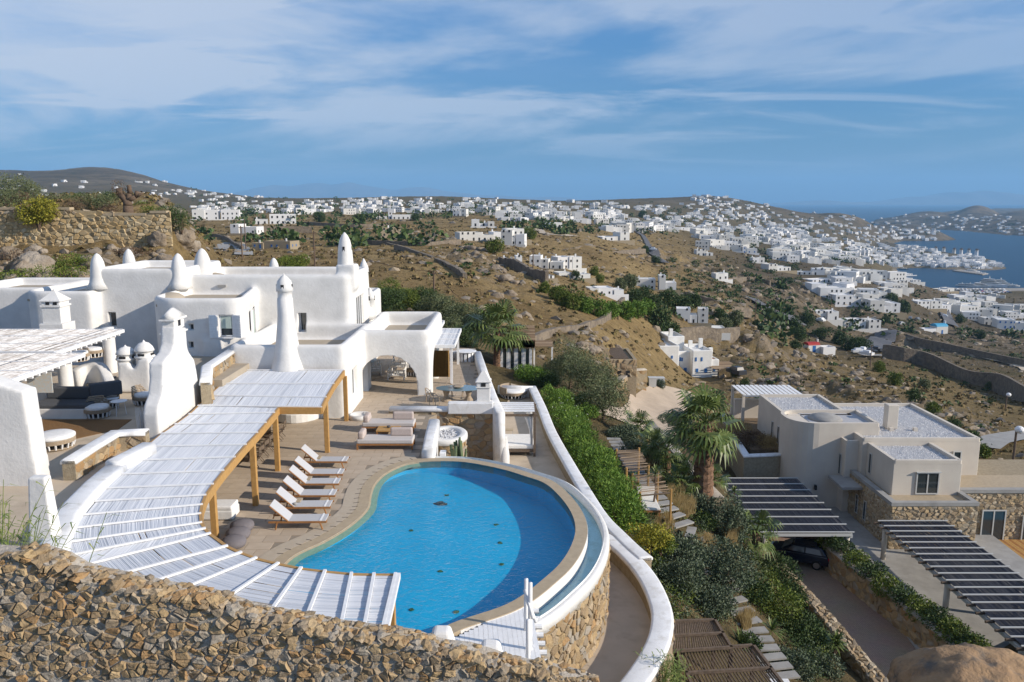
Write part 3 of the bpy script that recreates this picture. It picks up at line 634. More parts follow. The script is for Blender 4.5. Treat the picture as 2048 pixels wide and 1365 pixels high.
def water_mat(name, col, sc, st):
    m = bpy.data.materials.new(name); m.use_nodes = True; nt = m.node_tree; N = nt.nodes; L = nt.links.new; N.clear()
    g = N.new('ShaderNodeNewGeometry'); n1 = N.new('ShaderNodeTexNoise'); n1.inputs['Scale'].default_value = sc; n1.inputs['Detail'].default_value = 4; n1.inputs['Distortion'].default_value = 1.2; L(g.outputs['Position'], n1.inputs[0])
    bp = N.new('ShaderNodeBump'); bp.inputs['Strength'].default_value = st; bp.inputs['Distance'].default_value = .08; L(n1.outputs[0], bp.inputs['Height'])
    tr = N.new('ShaderNodeBsdfTransparent'); tr.inputs[0].default_value = (*col, 1)
    gl = N.new('ShaderNodeBsdfGlossy'); gl.inputs['Roughness'].default_value = .04; L(bp.outputs[0], gl.inputs['Normal'])
    def mth(op, a, c=None):
        q = N.new('ShaderNodeMath'); q.operation = op; L(a, q.inputs[0])
        if c is not None: q.inputs[1].default_value = c
        return q.outputs[0]
    dt = N.new('ShaderNodeVectorMath'); dt.operation = 'DOT_PRODUCT'; L(g.outputs['Incoming'], dt.inputs[0]); L(bp.outputs[0], dt.inputs[1])
    iv = N.new('ShaderNodeMath'); iv.operation = 'SUBTRACT'; iv.use_clamp = True; iv.inputs[0].default_value = 1; L(mth('ABSOLUTE', dt.outputs['Value']), iv.inputs[1])
    fr = N.new('ShaderNodeMath'); fr.operation = 'MULTIPLY_ADD'; L(mth('POWER', iv.outputs[0], 5), fr.inputs[0]); fr.inputs[1].default_value = .8; fr.inputs[2].default_value = .02
    mx = N.new('ShaderNodeMixShader'); L(fr.outputs[0], mx.inputs[0]); L(tr.outputs[0], mx.inputs[1]); L(gl.outputs[0], mx.inputs[2])
    o = N.new('ShaderNodeOutputMaterial'); L(mx.outputs[0], o.inputs[0]); return m
MT['water'] = water_mat('pool_water', (.62, .95, 1.0), 4.2, .8)
b = MB(); b.add([(p.x, p.y, -.035) for p in POOL][::-1], [tuple(range(n))]); b.build('water', MT['water'], pool)
MT['coping_isl'] = MT['coping']
def near(poly, lo, hi): return poly[lo:hi]
# infinity edge: from the end of the deck wall round to the bridge
i0 = 0; i1 = min(range(n), key=lambda i: (POOL[i] - G(905, 1247, 0)).length)
EDGE = [POOL[i] for i in range(i0, i1 + 1)]
def offs(path, d):
    out = []
    for i, p in enumerate(path):
        t = (path[min(i + 1, len(path) - 1)] - path[max(i - 1, 0)]); t.z = 0; t.normalize(); out.append(p + Vector((t.y, -t.x, 0)) * -d)
    return out
sgn = 1 if (offs(EDGE, 1)[len(EDGE) // 2] - Vector((0, 27, 0))).length > (EDGE[len(EDGE) // 2] - Vector((0, 27, 0))).length else -1
b = MB(); b.sweep([(p.x, p.y, 0) for p in POOL], [(-sgn * .43, -.34), (-sgn * .43, .014), (.0, .014), (.0, -.3)], True); b.build('coping', MT['coping'], pool)
E0 = offs(EDGE, sgn * .43); E1 = offs(EDGE, sgn * 1.0)
MT['gutterwater'] = water_mat('gutter_water', (.80, .92, .95), 3, .15)
b = MB(); pz = [(q.x, q.y, 0) for q in offs(EDGE, sgn * .72)]
w = sgn * .30
b.sweep(pz, [(-.29, -.1), (-.29, -.46), (.29, -.46), (.29, -.5), (-.30, -.5), (-.30, -.1)]); b.build('gutter', MT['cap'], pool)
b = MB(); b.sweep([(q.x, q.y, 0) for q in E0], [(-.012, -.5), (.012, -.5), (.012, -.012), (-.012, -.012)]); b.build('gutter_face', MT['white'], pool)
b = MB(); b.sweep(pz, [(-.28, -.42), (.28, -.42), (.28, -.44), (-.28, -.44)]); b.build('gutter_water', MT['gutterwater'], pool)
b = MB(); b.sweep([(q.x, q.y, 0) for q in offs(EDGE, sgn * 1.08)], rcap(.24, .42, .1, -.16)); b.build('gutter_rim', MT['white'], pool, smooth=True)
E2 = offs(EDGE, sgn * 1.06)
b = MB(); b.sweep([(q.x, q.y, 0) for q in E2], [(-.1, -3.2), (.1, -3.2), (.1, -.5), (-.1, -.5)]); b.build('outer_wall', MT['mortar'], pool)
fm, LL = pathmap([(p.x, p.y) for p in (E2 if sgn > 0 else E2)])
_o = (fm(LL / 2, 0, 1) - Vector((0, 27, 0))).length > (fm(LL / 2, 0, 0) - Vector((0, 27, 0))).length
_so = 1 if _o else -1
s0 = LL * .42
stones(pool, lambda s, z, d: fm(s, z, _so * (.1 + d)), s0, LL, -3.05, -.5, .27, .045, asp=1.25, gap=.03, maxparts=300, rank=lambda s, z: -s)
for px, py in ((880, 1007), (893, 990), (822, 1065), (880, 1140), (1000, 1075), (1003, 1117), (912, 1218), (823, 1220), (992, 1040), (630, 1098), (930, 935)):
    q = G(px, py, -.6); big = (px, py) == (880, 1007)
    b = MB(); b.blob((q.x, q.y, -.22 - .085 * (q.x + 7.4)), (.26, .2, .05) if big else (.09, .07, .03), .5, px, 1); b.build('debris', MT['dark'] if big else MT['dkgreen'], pool)
# ------------------------------------------------------------------ deck
DE = [G(846, 921, 0), G(858, 836, 0), G(874, 829, 0), G(1001, 829, 0), G(951, 697, 0), Vector((-6.5, 63, 0)), Vector((-15, 63, 0)), Vector((-15, 15.5, 0)), Vector((-5, 15.5, 0)), G(800, 1300, 0)]
DP = [(p.x, p.y) for p in DE]
db = MB(); db.prism(DP + [], -3.4, -.012); 
pc = MB(); pc.prism([(q.x, q.y) for q in offs(POOL, sgn * .40)][::1], -4, 1)
deck = cutmesh('pool_deck', db, pc, MT['grout']); struct(deck)
tl = MB(); tw, th_ = .86, .58
def in_deck(x, y, m=.0): return inpoly((x, y), DP) and polydist((x, y), DP) > m and not inpoly((x, y), PP2) and polydist((x, y), PP2) > .42 + m
tm = {}
ts = []
j = 0; y = 15.6
while y < 62.5:
    x = -15 + (j % 2) * tw / 2
    while x < 0:
        if all(in_deck(x + dx, y + dy, .015) for dx in (-tw / 2 + .01, tw / 2 - .01) for dy in (-th_ / 2 + .01, th_ / 2 - .01)):
            u, v = (x * FPX / (y * cs + CAMZ * sn) + 1024), y
            vis = (x > -11.9 or y > 46) and y > 20 and not (y > 41.4 and x < -9)
            ts.append((0 if vis else 1, y, x))
        x += tw
    y += th_; j += 1
ts.sort(); tme = None; rest = MB(); nt_ = 0
for hid, y, x in ts:
    if nt_ < 300:
        if tme is None: q = MB(); q.box((0, 0, -.006), (tw - .018, th_ - .018, .016)); tme = q.mesh('tile', MT['tile'])
        o = put('tile', tme, deck); o.location = (x, y, RN.uniform(-.002, .002)); nt_ += 1
    else: rest.box((x, y, -.006), (tw - .02, th_ - .02, .016))
MT['tile_isl'] = mat('deck_tile_far', (.38, .31, .235), (.33, .265, .195), 2.5, .75, .15, 30, isl=[(.46, .375, .285), (.51, .42, .32), (.43, .35, .265)], spec=.2)
stuff(rest.build('tile', MT['tile_isl'], deck))
# beach-side ring of pale stone with dark drain slots
ra = min(range(n), key=lambda i: (POOL[i] - G(835, 925, 0)).length); rb = min(range(n), key=lambda i: (POOL[i] - G(570, 1128, 0)).length)
RING = [POOL[i] for i in range(rb, ra + 1)]
b = MB(); b.sweep([(q.x, q.y, 0) for q in offs(RING, sgn * .72)], [(-.28, -.02), (.28, -.02), (.28, .016), (-.28, .016)]); b.build('edge_band', MT['coping'] if False else mat('pale_band', (.46, .39, .30), (.42, .35, .265), 5, .8), pool)
R0 = RING; ir = lambda d, z: [(q.x, q.y, z) for q in offs(R0, -sgn * d)]
for nm, d0, z0, d1, z1, mt_ in (('beach_step', -.02, -.012, .30, -.10, 'coping'),):
    A_, B_ = ir(d0, z0), ir(d1, z1); k_ = len(A_); b = MB(); b.add(A_ + B_, [(i, i + 1, i + 1 + k_, i + k_) for i in range(k_ - 1)]); b.build(nm, MT[mt_], pool, True)
SL = offs(RING, sgn * .5)
for k in range(4, len(SL) - 1, 2):
    t = (SL[k + 1] - SL[k - 1]).normalized(); b = MB(); b.box((SL[k].x, SL[k].y, .014), (.03, .22, .012), rz=math.atan2(t.y, t.x) + .25); b.build('drain_slot', MT['dark'], pool)
# ------------------------------------------------------------------ curved pergola
PZ = 2.7
ST = ('476,741 688,741|443,768 668,768|416,792 652,795|396,812 643,815|378,829 549,826|350,849 532,846|322,868 515,866|290,894 492,890|257,922 470,915|225,950 447,942|193,978 426,969|163,1005 411,991|'
      '139,1033 404,1010|124,1060 401,1028|121,1088 403,1046|128,1114 410,1058|142,1138 420,1068|191,1162 454,1093|255,1181 482,1106|320,1197 512,1117|420,1218 556,1128|534,1234 602,1137|607,1251 650,1143|679,1264 703,1148|725,1270 748,1149|761,1276 791,1149')
STA = []
for k, q in enumerate(ST.split('|')):
    a, c = q.split(); a = G(*map(float, a.split(',')), PZ); c = G(*map(float, c.split(',')), PZ)
    if k >= 16: a = c + (a - c).normalized() * 4.3
    a.y = max(a.y, 13.75)
    STA.append((a, c))
perg = thing('reed_pergola', 'long curved pergola roofed with white reed mats beside the blue pool', 'pergola', (-10, 28, 0))
for k in range(len(STA) - 1):
    (a0, c0), (a1, c1) = STA[k], STA[k + 1]
    if k == 3: c0 = G(557, 815, PZ)
    w = ((a0 - c0).length + (a1 - c1).length) / 2; m = int(w / .038); b = MB()
    for i in range(m):
        f0 = (i - .08) / m; f1 = (i + 1.3) / m; zz0 = PZ - .03 + RN.uniform(-.007, .007)
        e0 = RN.uniform(-.03, .03); jj = RN.uniform(-.2, .2) / m
        p = [a0.lerp(c0, f0 + jj), a0.lerp(c0, f1 + jj), a1.lerp(c1, f1 - jj), a1.lerp(c1, f0 - jj)]
        p = [q + Vector((0, 0, zz0 - PZ)) for q in p]; mid0 = (p[0] + p[1]) / 2 + Vector((0, 0, .010)); mid1 = (p[3] + p[2]) / 2 + Vector((0, 0, .010))
        if RN.random() < .012: continue
        b.add([p[0], mid0, p[1], p[3], mid1, p[2]], [(0, 1, 4, 3), (1, 2, 5, 4), (2, 0, 3, 5)])
    stuff(b.build('reed_mat', MT['reed_white'], perg))
for k, (a, c) in enumerate(STA):
    t = (c - a).normalized(); big = k > 14; ww = .075 if big else .045; b = MB()
    if k == 3: c = G(643, 815, PZ)
    mid = (a + c) / 2; b.box((mid.x, mid.y, PZ + .02), ((c - a).length + .04, ww, .05), rz=math.atan2(t.y, t.x)); b.build('batten', MT['white_paint'], perg)
    if k % 2 == 0:
        b = MB(); b.box((mid.x, mid.y, PZ - .16), ((c - a).length - .1, .08, .16), rz=math.atan2(t.y, t.x)); b.build('rafter', MT['wood'], perg)
inner = [c for a, c in STA[4:]]; innc = [G(557, 815, PZ)] + inner
def fascia(path, z0=-.30, z1=.0, w=.09):
    b = MB(); b.sweep([(p.x, p.y, PZ) for p in path], [(-w / 2, z0), (w / 2, z0), (w / 2, z1), (-w / 2, z1)]); return b
fascia([c for a, c in STA[:4]]).build('beam', MT['wood'], perg); fascia([G(643, 815, PZ), G(557, 815, PZ)]).build('beam', MT['wood'], perg); fascia(innc).build('beam', MT['wood'], perg)
a, c = STA[-1]; fascia([c, a], -.28, .01).build('beam', MT['wood'], perg)
fascia([c + Vector((.05, 0, .03)), a + Vector((.05, 0, .03))], -.1, .04, .14).build('edge_board', MT['white_paint'], perg)
outer = [a + (a - c).normalized() * .02 for a, c in STA]; fascia(outer, -.25, -.03).build('beam', MT['wood'], perg)
for px, py in ((693, 842), (655, 905), (556, 942), (512, 1011), (431, 1076)):
    q = G(px, py, 0); b = MB(); b.box((q.x, q.y, 1.21), (.2, .2, 2.42)); b.build('post', MT['wood'], perg, bevel=.01)
for q in (STA[-1][0].lerp(STA[-1][1], .3), STA[-1][0].lerp(STA[-1][1], .94)):
    b = MB(); b.box((q.x - .1, q.y, 0.6), (.2, .2, 3.6)); b.build('post', MT['wood'], perg, bevel=.01)
# ------------------------------------------------------------------ white house
def XP(px, Y, py=650): return D(px, py, Y).x
villa = thing('white_house', 'large white Cycladic house with rounded walls, horn finials and an arched loggia', 'house', (-15, 48, 0))
vb = MB()
def rbox(b, x0, x1, y0, y1, z0, z1, r=(.4, .4, .4, .4), n=5):
    """box with rounded vertical corners (order: front left, front right, back right, back left)"""
    P = []
    for (cx_, cy_, a0), q in zip(((x0, y0, math.pi), (x1, y0, 1.5 * math.pi), (x1, y1, 0), (x0, y1, .5 * math.pi)), r):
        ox = cx_ + (q if cx_ == x0 else -q); oy = cy_ + (q if cy_ == y0 else -q)
        P += [(ox + q * math.cos(a0 + k / n * math.pi / 2), oy + q * math.sin(a0 + k / n * math.pi / 2)) for k in range(n + 1)]
    b.prism(P, z0, z1); return P
def block(x0, x1, y0, y1, z0, zf, zt, th=.42, r=(.4, .4, .4, .4), sides='FRBL'):
    """solid to the roof floor zf, parapet walls up to zt"""
    rbox(vb, x0, x1, y0, y1, z0, zf, r)
    P = rbox(MB(), x0 + th / 2, x1 - th / 2, y0 + th / 2, y1 - th / 2, 0, 1, [max(.1, q - th / 2) for q in r])
    vb.sweep([(p[0], p[1], zt) for p in P], rcap(th, zt - zf + .3, .16), True)
    return (x0 + th - .05, x1 - th + .05, y0 + th - .05, y1 - th + .05, zf)
fl = []
XR = XP(691, 41.6, 720)
fl.append(block(XP(452, 41.6), XR, 41.6, 49.4, -.6, 3.0, 4.0, .45))                     # front lower block and its balcony
XA0, XA1 = XR - .35, XP(861, 46.7, 700)
vb.b2(XA0, XA1, 46.7, 55.2, 2.62, 3.02)                                                  # loggia roof
P = rbox(MB(), XA0 + .25, XA1 - .25, 46.95, 55, 0, 1, (.3, .3, .3, .3)); vb.sweep([(p[0], p[1], 3.95) for p in P], rcap(.5, 1.3, .2), True)
fl.append((XA0 + .4, XA1 - .4, 47.1, 54.8, 3.02))
vb.b2(XA0, XA1, 46.7, 47.35, -.5, 2.9); vb.b2(XA1 - .6, XA1, 46.7, 55.2, -.5, 2.9); vb.b2(XA0 - .1, XA0 + .6, 46.8, 47.6, -.5, 2.9); vb.b2(XA0 - 4.5, XA0 - 3.8, 46.8, 56, -.5, 2.9); vb.b2(XA1 - .8, XA1, 54.6, 55.2, -.5, 2.9)
XU0, XU1 = XP(360, 49.3, 560), XP(714, 49.3, 600)
XM = XP(497, 49.2, 620)
fl.append(block(XU0, XP(703, 49.2, 600), 49.2, 55.6, 2, 6.35, 7.02, .42, (.3, .5, .5, .3)))   # upper storey
XL0, XL1 = XP(179, 48, 560), XP(362, 48, 560)
fl.append(block(XL0, XL1, 48, 55.2, 1, 7.0, 7.5, .42, (.45, .45, .45, .45)))
XB0, XB1 = XP(286, 43.7, 640), XP(494, 44.4, 640)
slant = lambda P: [(x - max(0, (x - XB0 - 2.2) / (XB1 - XB0 - 2.2)) * max(0, (y - 44.2) / 5.8) * 1.15, y) for x, y in P]
P = slant(rbox(MB(), XB0, XB1, 43.7, 50, 1.5, 5.75, (2.0, .9, .3, .3), 8)); vb.prism(P, 1.5, 5.75)
P = slant(rbox(MB(), XB0 + .2, XB1 - .2, 43.9, 49.8, 0, 1, (1.8, .7, .2, .2), 8)); vb.sweep([(p[0], p[1], 6.22) for p in P], rcap(.42, .8, .18), True); fl.append((XB0 + .5, XB1 - 1.2, 44.3, 49.1, 5.77))
XW0, XW1 = XP(34, 47, 600), XP(183, 47, 600)
fl.append(block(XW0, XW1, 47, 54.5, 1, 5.7, 6.25, .42, (1.5, .3, .3, .5)))
fl.append(block(XW0 - 6, XW0 + .6, 50, 57, 1, 5.6, 6.15, .42))
fl.append(block(XP(704, 57, 600), XP(745, 57, 600), 56.5, 61, -1, 4.6, 5.0, .35, (.3, .3, .3, .3)))
# buttress sweeping up to the tall spire on the roof corner
sxp = XP(690, 50.2, 500)
vb.prism([(sxp - .5, 49.6), (sxp + .75, 49.5), (sxp + .75, 50.9), (sxp - .5, 50.9)], 6, 7.6)
vb.b2(XB0 + 3.2, XB0 + 4.3, 43.55, 44.2, 2, 4.0)
ct = MB()
def arch_cut(b, c, half, apex, y0, y1, axis='x', base=-.02):
    P = [(-half, base)] + [(half * math.cos(a), apex - half + half * math.sin(a)) for a in [math.pi - k * math.pi / 16 for k in range(17)]] + [(half, base)]
    n = len(P)
    if axis == 'x': vs = [(c + p[0], y, p[1]) for y in (y0, y1) for p in P]
    else: vs = [(y, c + p[0], p[1]) for y in (y0, y1) for p in P]
    b.add(vs, [tuple(range(n)), tuple(range(n, 2 * n))[::-1]] + [(i, i + n, (i + 1) % n + n, (i + 1) % n) for i in range(n)])
ac = (XP(716, 46.7, 740) + XP(834, 46.7, 740)) / 2; ah = (XP(834, 46.7, 740) - XP(716, 46.7, 740)) / 2
arch_cut(ct, ac, ah, D(775, 711, 46.7).z, 46.2, 47.8)
arch_cut(ct, 49.6, 1.75, 2.45, XA1 - 1, XA1 + .5, 'y'); arch_cut(ct, 53.1, 1.2, 2.3, XA1 - 1, XA1 + .5, 'y')
WINS = []
def niche(px0, py0, px1, py1, Y, deep=.28):
    a, c = D(px0, py0, Y), D(px1, py1, Y); ct.b2(a.x, c.x, Y - .6, Y + deep, c.z, a.z); return (a.x, c.x, c.z, a.z, Y + deep)
wn1 = niche(437, 631, 467, 674, 43.72, .22)
wn2 = niche(596, 626, 614, 664, 49.22, .55)
wn3 = niche(216, 625, 234, 655, 48.0, .3)
wn4 = niche(317, 665, 334, 690, 43.75, .5); wn5 = niche(377, 649, 388, 661, 43.72, .3); wn6 = niche(377, 684, 388, 697, 43.72, .3)
ct.b2(XR - .3, XR + 1, 43.2, 44.6, .6, 2.3)
ct.b2(XP(703, 49.2, 600) - .3, XP(703, 49.2, 600) + 1, 50.6, 53.2, 3.03, 5.4)
cutmesh('wall', vb, ct, MT['white'], villa, True, remesh=.115, sm=9)
MT['rooffloor'] = mat('roof_screed', (.40, .345, .27), (.35, .30, .235), .8, .9, .1, 10)
for x0, x1, y0, y1, z in fl:
    b = MB(); b.b2(x0, x1, y0, y1, z - .1, z + .03); b.build('roof_floor', MT['rooffloor'], villa)
def window(par, x0, x1, z0, z1, y, fr=.06, mt='white_paint', nx=1, gl='glass', face='y'):
    """casement in the plane y (or the plane x when face = 'x')"""
    def bx(b, u0, u1, v0, v1, d0, d1):
        if face == 'y': b.b2(u0, u1, y - d1, y - d0, v0, v1)
        else: b.b2(y + d0, y + d1, u0, u1, v0, v1)
    b = MB()
    for u0, u1, v0, v1 in ((x0, x0 + fr, z0, z1), (x1 - fr, x1, z0, z1), (x0 + fr, x1 - fr, z0, z0 + fr), (x0 + fr, x1 - fr, z1 - fr, z1)): bx(b, u0, u1, v0, v1, .0, .07)
    for k in range(1, nx): xm = x0 + (x1 - x0) * k / nx; bx(b, xm - fr / 2, xm + fr / 2, z0 + fr, z1 - fr, .0, .065)
    f = b.build('window', MT[mt], par); b = MB(); bx(b, x0 + fr * .5, x1 - fr * .5, z0 + fr * .5, z1 - fr * .5, .01, .03); b.build('pane', MT[gl], f); return f
f = window(villa, *wn1[:4], wn1[4] - .06, .07); b = MB(); b.b2(wn1[0] + .08, wn1[1] - .08, wn1[4] - .13, wn1[4] - .1, wn1[2] + .45, wn1[3] - .08); b.build('blind', MT['blind'], f)
b = MB(); b.b2(wn1[0] - .08, wn1[1] + .08, wn1[4] - .42, wn1[4] - .1, wn1[2] - .07, wn1[2] + .0); b.build('sill', MT['white_paint'], f)
window(villa, *wn3[:4], wn3[4] - .05, .07, 'grey_frame'); window(villa, *wn2[:4], wn2[4] - .02, .05); window(villa, *wn4[:4], wn4[4] - .02, .05); window(villa, *wn5[:4], wn5[4] - .02, .03); window(villa, *wn6[:4], wn6[4] - .02, .03)
for x0, x1, ang in ((wn1[0] - .02, wn1[0] - .48, .35), (wn1[1] + .02, wn1[1] + .55, -.35)):
    b = MB(); w = abs(x1 - x0); xm = (x0 + x1) / 2
    b.box((xm, 43.55, (wn1[2] + wn1[3]) / 2), (w, .05, wn1[3] - wn1[2] + .05), rz=ang)
    for k in range(9): b.box((xm, 43.55 - .02, wn1[2] + .1 + k * (wn1[3] - wn1[2]) / 9), (w * .8, .05, .05), rz=ang)
    b.build('shutter', MT['white_paint'], villa)
def sx_(y): return XB1 - (y - 44.2) / 5.8 * 1.15
for y0, y1, o in ((45.6, 46.3, .12), (47.5, 48.3, .12)): ym = (y0 + y1) / 2; b = MB(); b.box((sx_(ym) + o, ym, 4.15), (.06, y1 - y0, 2.2), rz=.2); b.build('shutter', MT['white_paint'], villa)
b = MB(); b.box((sx_(46.9) + .03, 46.9, 4.1), (.08, 1.1, 2.15), rz=.2); dr = b.build('door', MT['grey_frame'], villa); b = MB(); b.box((sx_(46.9) + .06, 46.9, 4.15), (.08, .85, 1.8), rz=.2); b.build('pane', MT['blind'], dr)
xf = XP(703, 49.2, 600) - .2
for k in range(4): window(villa, 50.65 + k * .64, 51.25 + k * .64, 3.05, 5.38, xf, .06, 'white_paint', 1, 'glass', 'x')
window(villa, 43.25, 44.55, .65, 2.25, XR - .25, .06, 'white_paint', 1, 'glass', 'x')
# finials on the parapets
HORN = [(.74, -.75), (.54, -.42), (.46, -.1), (.43, .3), (.37, .62), (.27, .86), (.15, 1.02), (.03, 1.1)]
for px, py, Y, k in ((193, 507, 48.3, 1.0), (256, 498, 54.6, .95), (355, 507, 48.4, 1.0), (403, 497, 51.6, 1.25), (547, 516, 57.5, .8)):
    t = D(px, py, Y); b = MB(); b.lathe([(r * k, z * k * 1.15) for r, z in HORN], (t.x, Y, t.z - 1.1 * k * 1.15), 20); b.build('finial', MT['white'], villa, True)
def chimney(par, c, prof, n=16, holes=None, name='chimney', smooth_=True, bev=0):
    b = MB(); b.lathe(prof, c, n, 1 if n == 4 else 0); o = b.build(name, MT['white'], par, smooth_, bev)
    if holes:
        z, w, h, r = holes
        for k in range(4):
            b = MB(); a = k * math.pi / 2; b.box((c[0] + math.cos(a) * r, c[1] + math.sin(a) * r, c[2] + z), (.05, w, h), rz=a); b.build('opening', MT['dark'], o)
    return o
q = D(577, 742, 41.75); tz = D(566, 547, 41.9).z
chimney(villa, (XP(572, 41.8, 650), 41.85, 2.3), [(1.05, .0), (.88, .5), (.70, 1.1), (.57, 1.9), (.49, 2.6), (.44, 3.0), (.42, 3.3), (.40, tz - 2.3 - 1.3), (.37, tz - 2.3 - 1.28), (.37, tz - 2.3 - .95), (.44, tz - 2.3 - .93), (.42, tz - 2.3 - .7), (.36, tz - 2.3 - .4), (.15, tz - 2.3 - .16), (.05, tz - 2.3 - .1), (.02, tz - 2.3)], 20, (tz - 2.3 - .72, .16, .3, .39))
tz = D(692, 465, 50.2).z
chimney(villa, (sxp, 50.2, 6.6), [(.75, 0), (.56, .5), (.5, 1.0), (.45, tz - 6.6 - 1.2), (.42, tz - 6.6 - .9), (.34, tz - 6.6 - .5), (.2, tz - 6.6 - .2), (.03, tz - 6.6)], 16, (tz - 6.6 - 1.05, .14, .36, .41))
for px, py, Y, zb, r in ((727, 517, 57.5, 4.8, .34), (739, 575, 56.9, 3.2, .33)):
    t = D(px, py, Y); H_ = t.z - zb; chimney(villa, (t.x, Y, zb), [(r * 1.25, 0), (r, .4), (r * .95, H_ * .62), (r * 1.1, H_ * .63), (r * 1.05, H_ * .7), (r * .85, H_ * .8), (r * .3, H_ * .95), (.02, H_)], 14, (H_ * .66, .12, .3, r * 1.0))
b = MB(); t = D(728, 618, 56.4); b.lathe([(.75, -.2), (.72, .2), (.55, .55), (.3, .75), (.02, .82)], (t.x, 56.4, t.z - .5), 16); b.build('dome', MT['white'], villa, True)
# skylight humps and rain spouts on the roofs
for px, py, Y, z in ((341, 597, 46.5, 5.8), (430, 541, 52.5, 6.4)):
    b = MB(); b.lathe([(.85, 0), (.75, .2), (.5, .36), (.05, .45)], (XP(px, Y, py), Y, z), 16); b.build('skylight', MT['rooffloor'], villa, True)
b = MB(); t = D(444, 572, 49.1); b.box((t.x, 49.15, t.z), (.5, .2, .12)); b.build('vent', MT['concrete'], villa)
# curved bench under the reed roof
b = MB(); c = D(585, 815, 41.7); b.prism([(XP(545, 41.7, 800) + 2.6 * k / 10, 41.7 - 1.25 * math.sin(k / 10 * math.pi) ** .6) for k in range(11)], 0, .5); b.build('bench', MT['white'], villa, bevel=.06, seg=3)
chb = G(706, 838, 0); b = MB(); b.lathe([(.62, 0), (.6, .22), (.45, .24), (.44, .1)], (chb.x + .35, chb.y + .1, .01), 20); b.build('corner_basin', MT['white'], villa, True)
# a second white roof terrace with rounded stone parapet at the front right of the courtyard
def wall_run(name, label, pts, w, h, mt='white', cat='wall', r=.14, closed=False):
    b = MB(); b.sweep(pts, rcap(w, h, r), closed); o = b.build(name, MT[mt], None, True)
    return tag(o, label, cat)
# ------------------------------------------------------------------ courtyard, upper level on the left
cy_pts = [(a + (a - c).normalized() * .25) for a, c in STA[2:17]]
b = MB(); b.prism([(-36, 44), (-36, 14)] + [(-22, 13.6)] + [(p.x, p.y) for p in cy_pts[::-1]] + [(-13.9, 44)], -3.5, 2.4)
cyd = struct(b.build('courtyard', MT['cream']))
b = MB(); b.b2(-19.3, -13.95, 37.6, 49, 2.2, 3.0); struct(b.build('terrace', MT['rooffloor']))
for k in range(3):
    b = MB(); p = D(218, 790, 38.6); b.box((p.x - .15, 38.3 - k * .42, 2.5 + .2 * (2 - k) / 2), (1.3, .42, .2 + .2 * (2 - k))); struct(b.build('step', MT['rooffloor'], cyd))
# ------------------------------------------------------------------ courtyard things
CZ = 2.4
def plane_hit(px, py, A, B):
    a, b, c = ray(px, py); dx, dy = B[0] - A[0], B[1] - A[1]
    t = (A[0] * dy - A[1] * dx) / (a * dy - b * dx); return Vector((a * t, b * t, CAMZ + c * t))
t = thing('chimney_wall', 'tall white stepped wall rising to a chimney beside the reed pergola', 'wall', (-13.7, 32, CZ))
A, B = G(320, 867, PZ), G(409, 797, PZ); A = A + Vector((-.12, 0, 0)); B = B + Vector((-.12, 0, 0))
out = [plane_hit(*q, A, B) for q in ((320, 867), (317, 830), (318, 812), (325, 790), (328, 760), (328, 727), (336, 714), (346, 704), (350, 690), (350, 655), (372, 655), (374, 690), (379, 704), (389, 720), (396, 757), (408, 797))]
for p in (out[0], out[-1]): p.z = 1.8
b = MB(); m = len(out); off = Vector((-.62, .05, 0)); b.add(out + [p + off for p in out], [tuple(range(m)), tuple(range(m, 2 * m))[::-1]] + [(i, i + m, (i + 1) % m + m, (i + 1) % m) for i in range(m)])
cutmesh('wall', b, None, MT['white'], t, True, remesh=.07, sm=3)
p = (out[9] + out[10]) / 2 + off / 2; w = (out[10].y - out[9].y)
for nm, d, z in (('chimney_shaft', (.5, w * .8, .5), .2), ('ledge', (.66, w * 1.0, .1), .38), ('ledge', (.66, w * 1.0, .08), -.2)):
    b = MB(); b.box((p.x, p.y, p.z + z), d); b.build(nm, MT['white'], t, bevel=.02)
b = MB(); b.box((p.x, p.y, p.z + .62), (.62, w, .4), top=.12); b.build('cap', MT['white'], t, True); b = MB(); b.box((p.x + .26, p.y, p.z + .2), (.02, .22, .26)); b.build('opening', MT['dark'], t)
t = thing('garden_wall', 'big plain white wall at the left edge with a sloping top, beside the cane plant', 'wall', (-17, 25, CZ))
b = MB(); zl, zr = D(0, 748, 25).z, D(68, 781, 25).z
b.add([(x, y, z) for y in (24.7, 25.5) for x, z in ((-20, 1.5), (-15.25, 1.5), (-15.5, zr), (-16.6, (zl + zr) / 2 + .12), (-20, zl + .9))], [(0, 1, 2, 3, 4), (9, 8, 7, 6, 5)] + [(i, i + 5, (i + 1) % 5 + 5, (i + 1) % 5) for i in range(5)])
cutmesh('wall', b, None, MT['white'], t, True, remesh=.08, sm=5)
t = thing('gate_pillar', 'free-standing tapering white pillar at the near end of the courtyard', 'pillar', (*G(95, 1110, 2.3).xy, 1.9))
q = G(95, 1105, 2.4); b = MB(); b.box((q.x, q.y, 3.35), (.72, .5, 2.3), top=.62); b.build('shaft', MT['white'], t, bevel=.06, seg=3); b = MB(); b.box((q.x, q.y, 2.2), (.9, .6, .3)); b.build('plinth', MT['white'], t, bevel=.04)
wall_run('low_wall', 'low white wall following the outer edge of the reed pergola', PX('100,1125 108,1080 128,1030 150,1003 190,962 232,927', 2.9), .72, 1.5, 'cap')
wall_run('low_wall', 'short higher white bench wall against the reed pergola by the tall chimney wall', PX('226,921 262,903 296,885', 3.06), .6, 1.2, 'cap')
